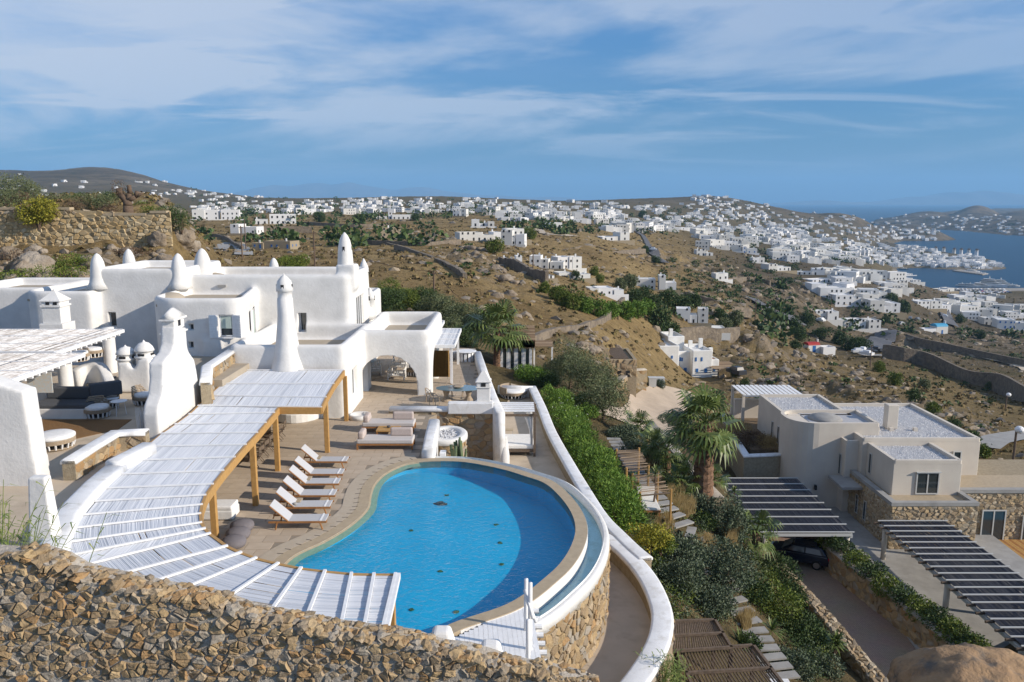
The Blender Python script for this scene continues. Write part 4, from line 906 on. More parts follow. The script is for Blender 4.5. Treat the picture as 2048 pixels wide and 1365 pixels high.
def faced_wall(name, label, pts, w, h, ztop, cat='wall', side=1, size=.28, rng=None, maxp=300, cap='cap', caph=.16, over=.06, depth=.03, back=True, rank=None, mats=None):
    """stone wall with a rounded white cap; stones on one side (side=1: right of the path)"""
    P = [Vector((p[0], p[1], 0)) for p in pts]; t = thing(name, label, cat, (P[0].x, P[0].y, ztop - h)); b = MB()
    b.sweep([(p.x, p.y, ztop) for p in P], [(-w / 2, -h), (w / 2, -h), (w / 2, -.05), (-w / 2, -.05)]); b.build('core', MT['mortar'], t)
    if cap:
        b = MB(); b.sweep([(p.x, p.y, ztop) for p in P], rcap(w + over * 2, caph, .1)); b.build('cap', MT[cap], t, True)
    for sd in ((1, -1) if side == 0 else (side,)):
        Q = P if sd > 0 else P[::-1]
        off = [q for q in offs(Q, -w / 2)] if True else Q
        fm, L = pathmap([(q.x, q.y) for q in off])
        s0, s1 = rng or (0, L); stones(t, lambda s, z, d: fm(s, z, d), s0, min(s1, L), ztop - h, ztop - (caph if cap else 0), size, depth, maxparts=maxp, rank=rank, mats=mats)
    return t
faced_wall('courtyard_wall', 'L-shaped low white-capped wall with brown stone face in the courtyard', [(p.x, p.y) for p in PX('136,921 180,893 229,864 262,862 294,861', 3.1)], .42, .8, 3.12, side=1, size=.3)
faced_wall('terrace_wall', 'white-capped stone-faced wall at the far left end of the reed pergola', [(p.x, p.y) for p in PX('411,768 414,735 440,718 466,700', 3.6)], .42, 1.2, 3.7, side=1, size=.3)
# twin domed chimneys on one block
t = thing('twin_chimneys', 'pair of white domed chimneys standing on a shared block in the courtyard', 'chimney', (*G(270, 788, CZ).xy, CZ))
q0, q1 = G(238, 787, CZ), G(303, 787, CZ); b = MB()
P = []
zt = D(252, 738, q0.y).z; b.add([(x, y, z) for y in (q0.y, q0.y + 1.0) for x, z in ((q0.x, CZ), (q1.x, CZ), (q1.x, zt + .5), (q1.x - .55, zt + .45), ((q0.x + q1.x) / 2, zt - .1), (q0.x + .5, zt + .3), (q0.x, zt + .3))], [tuple(range(7)), tuple(range(7, 14))[::-1]] + [(i, i + 7, (i + 1) % 7 + 7, (i + 1) % 7) for i in range(7)])
cutmesh('block', b, None, MT['white'], t, True, remesh=.07, sm=7)
for px, ptop in ((252.5, 690), (290, 680)):
    x = D(px, 720, q0.y + .5).x; tz = D(px, ptop, q0.y + .5).z; zb = zt - .2; H_ = tz - zb
    chimney(t, (x, q0.y + .5, zb), [(.40, 0), (.40, H_ * .42), (.47, H_ * .44), (.47, H_ * .49), (.39, H_ * .5), (.38, H_ * .64), (.46, H_ * .65), (.44, H_ * .7), (.38, H_ * .79), (.24, H_ * .89), (.08, H_ * .93), (.05, H_ * .96), (.01, H_)], 16, (H_ * .55, .3, .1, .37))
# square chimney with a pyramid cap behind the left canopy
t = thing('lantern_chimney', 'square white chimney with pyramid cap behind the upper reed canopy', 'chimney', (XP(112, 42.5, 620), 42.5, CZ))
cx_ = XP(112, 42.5, 620); z = lambda py: D(112, py, 42.5).z
for nm, d0, d1, w in (('plinth', 690, 645, 1.25), ('shaft', 645, 613, .98), ('ledge', 613, 609, 1.1), ('lantern', 609, 602, .95), ('ledge', 602, 599, 1.12)):
    b = MB(); b.box((cx_, 42.5, (z(d0) + z(d1)) / 2), (w, w, z(d1) - z(d0))); b.build(nm, MT['white'], t, bevel=.02)
b = MB(); b.box((cx_, 42.5, (z(599) + z(583)) / 2), (1.05, 1.05, z(583) - z(599)), top=.15); b.build('cap', MT['white'], t); b = MB(); b.blob((cx_, 42.5, z(583) + .03), (.08, .08, .1), 0, 1, 1); b.build('knob', MT['white'], t)
for dx in (-.15, .25): b = MB(); b.box((cx_ + dx, 42.02, z(605.5)), (.2, .03, .15)); b.build('opening', MT['dark'], t)
# curved bench wall
q = G(150, 775, CZ); b = MB()
wall_run('bench_wall', 'curved white plastered bench wall below the upper canopy pillar', spline([(*D(148, 730, 37.4).xy, 3.55), (*D(170, 722, 38).xy, 3.7), (*D(200, 722, 38).xy, 3.75), (*D(216, 740, 37).xy, 3.2), (*D(222, 770, 36).xy, 2.9)], 4), .5, 1.6, 'white')
for lab, pts, pil in (('worn white reed canopy over the upper left terrace', '-60,662 245,660 142,705 -60,701', (223, 745, 37.6)), ('worn white reed canopy over the grey courtyard sofa', '-70,708 166,708 33,762 -70,764', (135, 793, 34.2))):
    P = PX(pts, 5.05); t = thing('reed_canopy', lab, 'canopy', (P[1].x - 3, P[1].y - 3, CZ), 'reed canopies in the courtyard')
    y0, y1, xr = min(p.y for p in P), max(p.y for p in P), P[1].x; x0 = min(p.x for p in P) - 2; w = (y1 - y0); m = int((xr - x0) / .05); b = MB()
    for i in range(m):
        xa = x0 + (xr - x0) * i / m; z = 5.05 + RN.uniform(-.012, .012); jj = RN.uniform(-.01, .01)
        if RN.random() < .05: continue
        b.add([(xa, y0, z), (xa + .027, y0, z + .02), (xa + .052, y0, z), (xa + jj, y1, z), (xa + .027 + jj, y1, z + .02), (xa + .052 + jj, y1, z)], [(0, 1, 4, 3), (1, 2, 5, 4), (2, 0, 3, 5)])
    stuff(b.build('reed_mat', MT['reed_worn'], t))
    for k in range(4): yy = y0 + (y1 - y0) * k / 3; b = MB(); b.box(((x0 + xr) / 2, yy, 5.08), (xr - x0, .045, .03)); b.build('batten', MT['white_paint'], t)
    b = MB(); b.box((xr + .03, (y0 + y1) / 2, 4.99), (.09, w + .1, .16)); b.build('edge_board', MT['white_paint'], t); b = MB(); b.box(((x0 + xr) / 2, y0 - .04, 4.97), (xr - x0 + .1, .08, .15)); b.build('edge_board', MT['white_paint'], t)
    for k in range(int(w / .45)): b = MB(); b.box((xr - .9, y0 + .2 + k * .45, 4.88), (2.0, .08, .1)); b.build('rafter', MT['white_paint'], t)
    px, py, yy = pil; q = G(px, py, CZ); b = MB(); b.lathe([(.34, -.3), (.33, 0), (.31, 2.0), (.30, 2.45)], (q.x, q.y, CZ), 16); b.build('pillar', MT['white'], t, True)
b = MB(); a, c = D(52, 745, 31.5), D(106, 786, 31.5); b.b2(a.x, c.x, 31.5, 31.53, c.z, a.z)
tag(b.build('roller_blind', mat('striped_canvas', (.50, .56, .58), (.58, .50, .40), 12, .9)), 'faded striped canvas blind hanging under the lower reed canopy', 'blind')
# courtyard sofa
s0, s1 = G(85, 838, CZ), G(175, 838, CZ); sy = s0.y
t = thing('corner_sofa', 'charcoal cushioned corner sofa on a white plastered base', 'sofa', (s0.x, sy, CZ))
b = MB(); b.b2(s0.x - .6, s1.x, sy, sy + 1.9, CZ - .05, CZ + .42); b.build('base', MT['white'], t, bevel=.04)
b = MB(); b.b2(s0.x - .5, s1.x - .02, sy + .03, sy + 1.85, CZ + .422, CZ + .60); b.build('seat_cushion', MT['charcoal'], t, bevel=.05, seg=3)
b = MB(); b.box((s0.x + .55, sy + 1.25, CZ + .85), (1.9, .3, .5)); b.build('back_cushion', MT['charcoal'], t, bevel=.06, seg=3)
b = MB(); b.box((s0.x + 1.95, sy + 1.6, CZ + .92), (.35, 1.3, .62), rz=-.9); b.build('back_cushion', MT['charcoal'], t, bevel=.06, seg=3)
b = MB(); b.b2(s0.x - 1.6, s1.x + .1, sy + 1.95, sy + 2.4, CZ, CZ + .8); b.build('back_wall', MT['white'], t, bevel=.1, seg=3)
b = MB(); b.blob((s0.x - .9, sy + .4, CZ + .3), (.6, .6, .35), .05, 1, 2); b.build('end_block', MT['white'], t, True)
def slotted(par, r, z0, z1, c=(0, 0), n=16):
    o = world_loc(par); c = (c[0] + o.x, c[1] + o.y); z0 += o.z; z1 += o.z
    b = MB(); b.lathe([(r * .80, z0), (r * .92, z0 + .02), (r * .92, z0 + .05), (r * .8, z0 + .05)], (c[0], c[1], 0), 20); b.build('base_ring', MT['rattan'], par, True)
    for k in range(n):
        a = k * 2 * math.pi / n; b = MB(); b.tube((c[0] + math.cos(a) * r * .88, c[1] + math.sin(a) * r * .88, z0 + .04), (c[0] + math.cos(a) * r * .97, c[1] + math.sin(a) * r * .97, z1), .035, .035, 5); b.build('slat', MT['white_paint'], par)
    b = MB(); b.lathe([(r * .7, z0 + .03), (r * .75, z1)], (c[0], c[1], 0), 16); b.build('inner_drum', MT['dark'], par)
def rattan_chair():
    t = thing('rattan_chair', 'round rattan tub chair with white seat in the courtyard', 'chair', group='round rattan tub chairs')
    slotted(t, .52, 0, .24)
    for k in range(3): b = MB(); b.lathe([(.51, .24 + k * .05), (.545, .265 + k * .05), (.51, .29 + k * .05)], (0, 0, 0), 20); b.build('band', MT['rattan'], t, True)
    b = MB(); b.lathe([(.46, .38), (.48, .42), (.46, .5), (.3, .53), (.02, .54)], (0, -.02, 0), 20); b.build('seat_cushion', MT['white_fabric'], t, True)
    for k in range(6):
        b = MB(); z = .42 + k * .075; r = .53 - .004 * k; a0, a1 = .35 + k * .12, math.pi - .35 - k * .12
        b.pipe([(math.cos(a) * r, math.sin(a) * r, z) for a in np.linspace(a0, a1, 9)], .03, 5); b.build('back_hoop', MT['rattan'], t, True)
    return t
rc = rattan_chair(); q = G(196, 834, CZ); rc.location = q; rc.rotation_euler.z = .5; rc['label'] = 'rattan tub chair with white seat nearest the rug, beside the charcoal sofa'
for px, py, rz, lab in ((214, 815, -.6, 'rattan tub chair behind the white tray table near the charcoal sofa'), (291, 808, 1.3, 'rattan tub chair half hidden behind the tall chimney wall'), (158, 722, .3, 'rattan chair with white seat on the upper left terrace'), (188, 714, -.2, 'wide rattan seat with round white cushion below the upper canopy')):
    q = G(px, py, CZ if py > 750 else 3.3); dup(rc, q, rz, lab)
def tray_table(c, h, r, lab):
    t = thing('tray_table', lab, 'table', c); b = MB(); b.lathe([(r, h - .03), (r + .01, h), (r - .02, h + .01)], c, 20); b.build('top', MT['white_paint'], t, True)
    for k in range(3): a = k * 2.1 + .4; b = MB(); b.tube((c[0] + math.cos(a) * r * .6, c[1] + math.sin(a) * r * .6, c[2] + h - .02), (c[0] + math.cos(a) * r * .8, c[1] + math.sin(a) * r * .8, c[2]), .014, .014, 6); b.build('leg', MT['white_paint'], t)
    return t
tray_table(G(240, 830, CZ), .62, .33, 'small round white tray table standing between the rattan tub chairs'); tray_table(G(226, 818, CZ), .5, .28, 'lower white tray table tucked between rattan chair and sofa')
b = MB(); P = PX('70,840 264,840 236,860 122,885 70,885', CZ); b.prism([(p.x, p.y) for p in P], CZ + .004, CZ + .02); tag(b.build('rug', MT['rug']), 'brown jute rug lying on the courtyard floor in front of the sofa', 'rug')
q = G(98, 903, CZ); t = thing('round_pouf', 'low round white cushioned daybed with slotted rattan base by the left wall', 'pouf', q)
q = q.copy(); q.y += .45; slotted(t, .68, .02, .24, (0, .45), 18)
for k in range(3): b = MB(); b.lathe([(.66, .24 + k * .05), (.70, .265 + k * .05), (.66, .29 + k * .05)], (q.x, q.y, q.z), 24); b.build('band', MT['rattan'], t, True)
b = MB(); b.lathe([(.62, .38), (.70, .42), (.70, .50), (.62, .55), (.3, .565), (.02, .57)], (q.x, q.y, q.z), 28); b.build('cushion', MT['white_fabric'], t, True)
q = G(285, 862, CZ); t = thing('dried_grass_sheaf', 'white dried grass sheaf standing beside the tall chimney wall', 'ornament', q); b = MB()
for k in range(60): a = RN.uniform(0, 6.3); r0 = RN.uniform(.05, .2); b.tube((q.x + math.cos(a) * r0, q.y + math.sin(a) * r0, q.z), (q.x + math.cos(a) * (.08 + r0 * .7), q.y + math.sin(a) * (.08 + r0 * .7), q.z + RN.uniform(.6, 1.0)), .012, .006, 3)
stuff(b.build('stems', MT['white_fabric'], t))
# ------------------------------------------------------------------ rubble wall in front of the camera
FWY = 12.7
TOP = [(-400, 1085), (0, 1112), (53, 1108), (107, 1124), (142, 1145), (184, 1157), (231, 1166), (303, 1183), (391, 1198), (430, 1207), (486, 1228), (530, 1238), (616, 1253), (666, 1264), (758, 1276), (820, 1284), (883, 1305), (939, 1311), (986, 1326), (1030, 1341), (1098, 1352), (1180, 1372)]
tx = [D(p, y, FWY).x for p, y in TOP]; tzv = [D(p, y, FWY).z for p, y in TOP]
topz = lambda x: float(np.interp(x, tx, tzv))
t = thing('rubble_wall', 'rough rubble stone wall with sloping ragged top in the foreground', 'wall', (-4, FWY, 2))
b = MB(); n = len(tx); b.add([(x, y, z) for y in (FWY - .03, FWY + .55) for x, z in list(zip(tx, [q - .07 for q in tzv])) + [(tx[-1], 1.0), (tx[0], 1.0)]], [tuple(range(n + 2)), tuple(range(n + 2, 2 * n + 4))[::-1]] + [(i, i + n + 2, (i + 1) % (n + 2) + n + 2, (i + 1) % (n + 2)) for i in range(n + 2)])
b.build('core', MT['mortar_pale'], t)
rr = random.Random(5)
stones(t, lambda s, z, d: Vector((s, FWY - d, z)), -9.3, 1.4, 3.15, 6.3, .132, .062, asp=1.35, gap=.012, keep=lambda s, z: 3.3 < z < topz(s) - .05 and z > CAMZ - SP(1392) * FWY, jit=1.35, drop=.2)
for x in np.arange(-9.2, 1.0, .15):
    z = topz(x); r0 = rr.uniform(.07, .14); b = MB(); b.blob((x + rr.uniform(-.05, .05), FWY + rr.uniform(.0, .14), z - .07 + rr.uniform(-.03, .04)), (r0 * 1.15, .14, r0 * .7), .6, rr.random() * 90, 1, 1.3); b.build('stone', MT['stone'], t)
b = MB()
for k in range(500):
    x = rr.uniform(-8.5, 1.5); z = rr.uniform(3.3, topz(x) - .03); r0 = rr.uniform(.02, .045); b.blob((x, FWY - .01, z), (r0 * 1.3, .04, r0), .6, k, 0, 1.3)
for k in range(420):
    x = rr.uniform(-8.5, 1.5); r0 = rr.uniform(.03, .09); b.blob((x, FWY + rr.uniform(.1, .5), topz(x) - .06), (r0 * 1.2, r0, r0 * .6), .6, k + 900, 0, 1.3)
stuff(b.build('stone', MT['stone_isl'], t))
# ------------------------------------------------------------------ pool deck furniture
def lounger():
    t = thing('sun_lounger', 'teak sun lounger with white sling', 'sun lounger', group='sun loungers in a row beside the pool')
    for y in (-.33, .33): b = MB(); b.box((0, y, .27), (2.05, .045, .06)); b.build('side_rail', MT['teak'], t)
    for x in (-.72, .78):
        for y in (-.33, .33): b = MB(); b.tube((x, y, .28), (x + (.1 if x > 0 else -.06), y * 1.08, 0), .03, .026, 6); b.build('leg', MT['teak'], t)
    b = MB(); b.box((.33, 0, .305), (1.32, .62, .035)); b.build('seat', MT['sling'], t, bevel=.012)
    a = rad(42); b = MB(); m = Matrix.Translation((-.33 - math.cos(a) * .42, 0, .32 + math.sin(a) * .42)) @ Matrix.Rotation(a, 4, 'Y'); b.box((0, 0, 0), (.86, .62, .035), mx=m); b.build('backrest', MT['sling'], t, bevel=.012)
    for y in (-.33, .33): b = MB(); b.tube((-.33, y, .3), (-.33 - math.cos(a) * .85, y, .3 + math.sin(a) * .85), .024, .024, 6); b.build('back_frame', MT['teak'], t)
    b = MB(); b.tube((-.33 - math.cos(a) * .6, 0, .3 + math.sin(a) * .55), (-.95, 0, .27), .02, .02, 5); b.build('prop', MT['teak'], t)
    b = MB(); b.box((.80, 0, .32), (.06, .64, .03)); b.build('fixing_bar', MT['white_paint'], t); return t
LG = lounger(); LAB = ['teak sun lounger nearest the camera at the front of the row', 'second sun lounger from the front of the row', 'third sun lounger from the front, behind a side table', 'fourth sun lounger from the front of the row', 'fifth sun lounger from the front, second farthest', 'farthest sun lounger of the row, nearest the wooden daybeds']
for k, (xl, xr, y) in enumerate(((540, 659, 1039), (551, 668, 1011), (566, 676, 988), (579, 682, 965), (590, 690, 946), (604, 697, 921))):
    p, q = G(xl, y, .26), G(xr, y, .26); c = (p + q) / 2; c.z = .016
    if k == 0: LG.location = c; LG['label'] = LAB[0]; LG.rotation_euler.z = .02
    else: dup(LG, c, RN.uniform(-.03, .03), LAB[k])
def side_table(c, lab, s=(.45, .4, .35)):
    t = thing('side_table', lab, 'table', c, 'small side tables between the sun loungers'); b = MB(); b.box((c[0], c[1], c[2] + s[2]), (s[0], s[1], .03)); b.build('top', MT['coping'], t)
    for x in (-1, 1):
        for y in (-1, 1): b = MB(); b.box((c[0] + x * s[0] * .45, c[1] + y * s[1] * .45, c[2] + s[2] / 2), (.025, .025, s[2])); b.build('leg', MT['grey_frame'], t)
    return t
for px, py, lab in ((592, 1018, 'small grey side table between the two front sun loungers'), (612, 973, 'small side table between the third and fourth sun loungers'), (633, 930, 'small side table between the two farthest sun loungers')): side_table(G(px, py, .016), lab)
q = G(590, 1010, .37); b = MB(); b.lathe([(.06, 0), (.08, .03), (.08, .07), (.05, .08)], q, 12); tag(b.build('ashtray', MT['concrete'], None, True), 'small grey ashtray on the front side table', 'ashtray')
def daybed(px0, px1, py, lab, back):
    p, q = G(px0, py, 0), G(px1, py, 0); L_ = q.x - p.x; W_ = .95; y0 = p.y
    t = thing('daybed', lab, 'daybed', (p.x, p.y, .016)); z = .016
    for x in (p.x + .04, q.x - .04):
        for y in (y0 + .04, y0 + W_ - .04): b = MB(); b.box((x, y, z + .14), (.07, .07, .28)); b.build('leg', MT['teak'], t)
    b = MB(); b.box(((p.x + q.x) / 2, y0 + W_ / 2, z + .24), (L_, W_, .07)); b.build('frame', MT['teak'], t, bevel=.01)
    b = MB(); b.box(((p.x + q.x) / 2, y0 + W_ / 2, z + .385), (L_ * .99, W_ * .97, .21)); b.build('mattress', MT['fabric'], t, bevel=.05, seg=3)
    b = MB(); b.box((p.x + .2, y0 + W_ / 2, z + .66), (.28, W_ * .9, .36)); b.build('bolster', MT['mauve'], t, bevel=.09, seg=3)
    b = MB(); b.box((q.x - .62, y0 + W_ - .2, z + .68), (1.05, .26, .40)); b.build('back_cushion', MT['mauve'], t, bevel=.08, seg=3)
daybed(713, 826, 901, 'grey cushioned wooden daybed nearest the pool', 1); daybed(724, 828, 866, 'grey cushioned wooden daybed behind the low teak table', 1)
p, q = G(752, 876, 0), G(797, 876, 0); t = thing('coffee_table', 'low square teak table between the two daybeds', 'table', (p.x, p.y, 0)); b = MB(); b.box(((p.x + q.x) / 2, p.y + .5, .32), (q.x - p.x, .95, .06)); b.build('top', MT['wood'], t)
for x in (p.x + .05, q.x - .05):
    for y in (p.y + .06, p.y + .94): b = MB(); b.box((x, y, .15), (.06, .06, .3)); b.build('leg', MT['teak'], t)
b = MB(); b.lathe([(.05, 0), (.09, .04), (.09, .10), (.04, .11)], ((p.x + q.x) / 2, p.y + .55, .355), 12); tag(b.build('candle_bowl', MT['charcoal'], None, True), 'small dark bowl on the low teak table', 'bowl')
for k, (px, py) in enumerate(((468, 1095), (477, 1078), (485, 1062))):
    q = G(px, py, 0); b = MB(); b.lathe([(.2, .0), (.36, .06), (.42, .17), (.40, .28), (.28, .36), (.04, .40)], (0, 0, 0), 18); o = b.build('knitted_pouf', mat('knit_%d' % k, (.22, .20, .21), (.15, .14, .15), 60, .95, 1, 120), None, True); o.location = q
    tag(o, ('grey knitted pouf nearest the camera under the reed pergola', 'middle one of the three grey knitted poufs', 'grey knitted pouf farthest from the camera, by the post')[k], 'pouf', 'grey knitted poufs')
q = G(432, 1040, 0); t = thing('lounge_bench', 'white cushioned low bench under the curved reed pergola', 'bench', q); b = MB(); b.box((q.x - .1, q.y + .3, .2), (1.5, .8, .36)); b.build('base', MT['white'], t, bevel=.05); b = MB(); b.box((q.x - .1, q.y + .3, .46), (1.45, .76, .16)); b.build('cushion', MT['white_fabric'], t, bevel=.05, seg=3)
# long table and director chairs under the pergola
t0, t1 = G(492, 935, 0), G(552, 868, 0); t = thing('dining_table', 'long weathered wood dining table under the reed pergola', 'table', ((t0 + t1) / 2)); an = math.atan2(t1.y - t0.y, t1.x - t0.x); L_ = (t1 - t0).length
c = (t0 + t1) / 2; b = MB(); b.box((c.x - .4, c.y, .74), (L_, .9, .06), rz=an); b.build('top', MT['oldwood'], t)
for k in (.15, .85): p = t0.lerp(t1, k); b = MB(); b.box((p.x - .4, p.y, .36), (.12, .7, .7), rz=an); b.build('leg', MT['oldwood'], t)
def director_chair():
    t = thing('director_chair', 'folding wooden director chair', 'chair', group='director chairs along the long table')
    for y in (-.26, .26): b = MB(); b.tube((-.2, y, 0), (.22, y, .5), .018, n=5); b.build('leg', MT['oldwood'], t); b = MB(); b.tube((.22, y, 0), (-.2, y, .5), .018, n=5); b.build('leg', MT['oldwood'], t); b = MB(); b.box((-.0, y, .68), (.5, .05, .025)); b.build('arm', MT['oldwood'], t); b = MB(); b.box((-.24, y, .68), (.03, .03, .42)); b.build('back_post', MT['oldwood'], t)
    b = MB(); b.box((0, 0, .48), (.42, .5, .03)); b.build('seat', MT['oldwood'], t); b = MB(); b.box((-.25, 0, .8), (.02, .5, .18)); b.build('backrest', MT['oldwood'], t); return t
dc = director_chair()
for k in range(6):
    p = t0.lerp(t1, .05 + .16 * k) + Vector((.42, 0, .016)); o = dc if k == 0 else dup(dc, p); o.location = p; o.rotation_euler.z = math.pi + RN.uniform(-.15, .15) + (an - math.pi / 2)
    o['label'] = ['director chair at the near end of the long table', 'second director chair along the long table from the near end', 'third director chair along the long table', 'fourth director chair along the long table', 'fifth director chair along the long table', 'director chair at the far end of the long table'][k]
# ------------------------------------------------------------------ terrace edge, planter, loggia furniture
wp = [Vector((*G(868, 838, .62).xy, 0)), Vector((*G(856, 917, 0).xy, 0))]
t = thing('pool_side_wall', 'white wall running from the stone terrace wall down into the pool water', 'wall', (wp[0].x, wp[0].y, -1)); b = MB(); b.sweep([(*wp[0].xy, .62), (*wp[0].lerp(wp[1], .62).xy, .58), (*wp[1].xy, .42)], rcap(.58, 1.9, .14)); b.build('wall', MT['cap'], t, True)
faced_wall('stone_terrace_wall', 'brown stone retaining wall with white cap below the loggia terrace', [(p.x, p.y) for p in (G(780, 826, 0), G(872, 826.5, 0), G(1002, 827, 0))], .5, 3.1, .34, side=1, size=.40, rng=(2.3, 8), caph=.2)
b = MB(); p, q = G(895, 818, .4), G(986, 818, .4); b.box(((p.x + q.x) / 2, p.y + .45, .35), (q.x - p.x, .55, .62)); tag(b.build('plastered_ledge', MT['cap'], None, bevel=.05), 'white plastered ledge on top of the stone terrace wall', 'ledge')
er = [(*G(1000, 823, .45).xy, .45), (*G(985, 790, .5).xy, .5), (*G(968, 742, .55).xy, .55), (*G(955, 703, .6).xy, .6)]
wall_run('terrace_parapet', 'white parapet along the right edge of the loggia terrace', er, .55, 3.3, 'cap'); wall_run('terrace_end_parapet', 'white parapet closing the far end of the loggia terrace', [(*G(860, 702, .55).xy, .55), er[-1]], .4, .7, 'cap')
c = G(967, 812, .4); tz = D(967, 741, c.y + .3).z; t = thing('terrace_chimney', 'square white chimney with pyramid cap at the corner of the loggia terrace', 'chimney', (c.x, c.y + .3, .3)); H_ = tz - .3
for nm, a0, a1, w in (('base', 0, .12, .95), ('shaft', .12, .55, .72), ('ledge', .55, .575, .84), ('lantern', .575, .70, .72), ('ledge', .70, .73, .86)): b = MB(); b.box((c.x, c.y + .3, .3 + H_ * (a0 + a1) / 2), (w, w, H_ * (a1 - a0))); b.build(nm, MT['white'], t, bevel=.02)
b = MB(); b.box((c.x, c.y + .3, .3 + H_ * .86), (.78, .78, H_ * .26), top=.2); b.build('cap', MT['white'], t); b = MB(); b.box((c.x, c.y - .06, .3 + H_ * .635), (.26, .03, .2)); b.build('opening', MT['dark'], t)
c = G(894, 866, -.02); t = thing('oval_planter', 'oval white-rimmed stone planter filled with white pebbles', 'planter', (c.x, c.y, -2.8))
ell = lambda r, k: [(c.x + math.cos(a) * (.98 + r) * 1.0, c.y + math.sin(a) * (1.3 + r), k) for a in np.linspace(0, 2 * math.pi, 28, endpoint=False)]
b = MB(); b.sweep(ell(-.14, 0), rcap(.4, .3, .12), True); b.build('rim', MT['white'], t, True); b = MB(); b.prism([(p[0], p[1]) for p in ell(-.05, 0)], -2.9, -.2); b.build('body', MT['mortar'], t)
e = [(p[0], p[1]) for p in ell(-.05, 0)]; e = e[14:] + e[:15]; fm, L_ = pathmap(e); stones(t, lambda s, z, d: fm(s, z, d), 0, L_, -2.8, -.28, .36, .04, maxparts=120)
b = MB()
for k in range(420): a = RN.uniform(0, 6.3); r0 = RN.random() ** .5; b.blob((c.x + math.cos(a) * r0 * .72, c.y + math.sin(a) * r0 * 1.02, -.14 + RN.uniform(-.02, .03)), (.045, .045, .03), .3, k, 0)
stuff(b.build('pebbles', MT['gravel'], t)); b = MB(); b.prism([(p[0], p[1]) for p in ell(-.3, 0)], -.4, -.15); b.build('bed', MT['gravelbed'], t)
q = G(914, 922, -.5); t = thing('cactus', 'clump of tall ribbed cactus columns in front of the stone planter', 'cactus', q)
for k in range(13):
    a = RN.uniform(0, 6.3); r0 = RN.uniform(.05, .42); x, y = q.x + math.cos(a) * r0, q.y + math.sin(a) * r0 * .5; hh = RN.uniform(.5, 1.25); le = RN.uniform(-.25, .25); b = MB(); P = [(x, y, q.z - .1), (x + le * .3, y, q.z + hh * .5), (x + le * .45, y, q.z + hh)]
    b.pipe(P, .065, 7, .05); b.build('stem', MT['cactus'], t)
b = MB(); b.box((q.x - .65, q.y - .02, -.35), (.28, .5, .62)); tag(b.build('louvred_box', MT['white_paint'], None, bevel=.02), 'small white louvred box at the pool edge beside the white wall', 'box')
q = G(1005, 936, -2.8); q2 = G(1006, 936, -.9); b = MB(); b.lathe([(.24, 0), (.30, .2), (.30, .7), (.24, 1.2), (.17, 1.75), (.19, 1.8), (.12, 1.78)], (G(1008, 926, -2.5).x, G(1008, 926, -2.5).y, -2.8), 18); tag(b.build('tall_vase', MT['white'], None, True), 'tall white plaster vase standing beside the pool gutter', 'vase')
def tub(c, w, lab):
    t = thing('plaster_tub', lab, 'vase', c); b = MB(); b.lathe([(w * .8, 0), (w, .25), (w * 1.02, .9), (w * .8, 1.15), (w * .7, 1.13)], c, 16); b.build('body', MT['cream'], t, True); return t
tub(G(731, 762, 0), .33, 'pale floor vase just inside the left side of the arch')
def twig_bench(name, lab, px0, px1, py, d, rz=0):
    p, q = G(px0, py, 0), G(px1, py, 0); w = q.x - p.x; c = (p + q) / 2; t = thing(name, lab, 'armchair', (c.x, c.y, .016), 'white branch armchairs in the loggia', rz); t.rotation_euler.z = 0
    L = lambda x, y, z: (c.x + x * math.cos(rz) - y * math.sin(rz), c.y + x * math.sin(rz) + y * math.cos(rz), z + .016)
    for x in (-w / 2, w / 2):
        for y, h in ((0, .62), (d, .85)): b = MB(); b.tube(L(x, y, 0), L(x, y, h), .05, .045, 7); b.build('leg', MT['white_paint'], t)
        b = MB(); b.tube(L(x, 0, .62), L(x, d, .66), .045, n=6); b.build('arm', MT['white_paint'], t)
    for y, z in ((0, .3), (0, .60), (d, .4), (d, .85)): b = MB(); b.tube(L(-w / 2, y, z), L(w / 2, y, z), .04, n=6); b.build('rail', MT['white_paint'], t)
    for k in range(5): x = -w / 2 + w * (k + .5) / 5; b = MB(); b.tube(L(x, 0, .3), L(x + .12 * (-1) ** k, 0, .60), .022, n=5); b.build('twig', MT['white_paint'], t); b = MB(); b.tube(L(x, d, .4), L(x - .1 * (-1) ** k, d, .85), .022, n=5); b.build('twig', MT['white_paint'], t)
    b = MB(); b.box(L(0, d / 2, .36), (w * .92, d * .95, .12), rz=rz); b.build('cushion', MT['white_fabric'], t, bevel=.03)
twig_bench('branch_armchair', 'white branch armchair nearest the arch opening', 776, 808, 761, .75); twig_bench('branch_armchair', 'white branch sofa farthest inside the loggia', 784, 812, 742, .9); twig_bench('branch_armchair', 'white branch armchair on the left inside the arch', 741, 762, 752, .8, .25)
q = G(823, 752, 0); t = thing('wicker_stool', 'round white and brown wicker drum beside the right pier of the arch', 'stool', q); slotted(t, .34, .0, .3, n=12); b = MB(); b.lathe([(.33, .3), (.35, .34), (.33, .5), (.02, .52)], (q.x, q.y, q.z), 18); b.build('top', MT['rattan'], t, True)
c = G(914, 800, 0); t = thing('oval_table', 'oval glass-topped table on the loggia terrace', 'table', c); b = MB(); P = [(c.x + .1 + 1.3 * math.cos(a), c.y - .3 + .75 * math.sin(a)) for a in np.linspace(0, 2 * math.pi, 24, endpoint=False)]
MT['tabletop'] = mat('table_glass', (.16, .24, .28), None, 1, .12, spec=.8); b.prism(P, .76, .79); b.build('top', MT['tabletop'], t)
for x in (-.6, .7): b = MB(); b.lathe([(.3, 0), (.12, .3), (.25, .75)], (c.x + x, c.y - .3, .016), 10); b.build('leg', MT['rattan'], t)
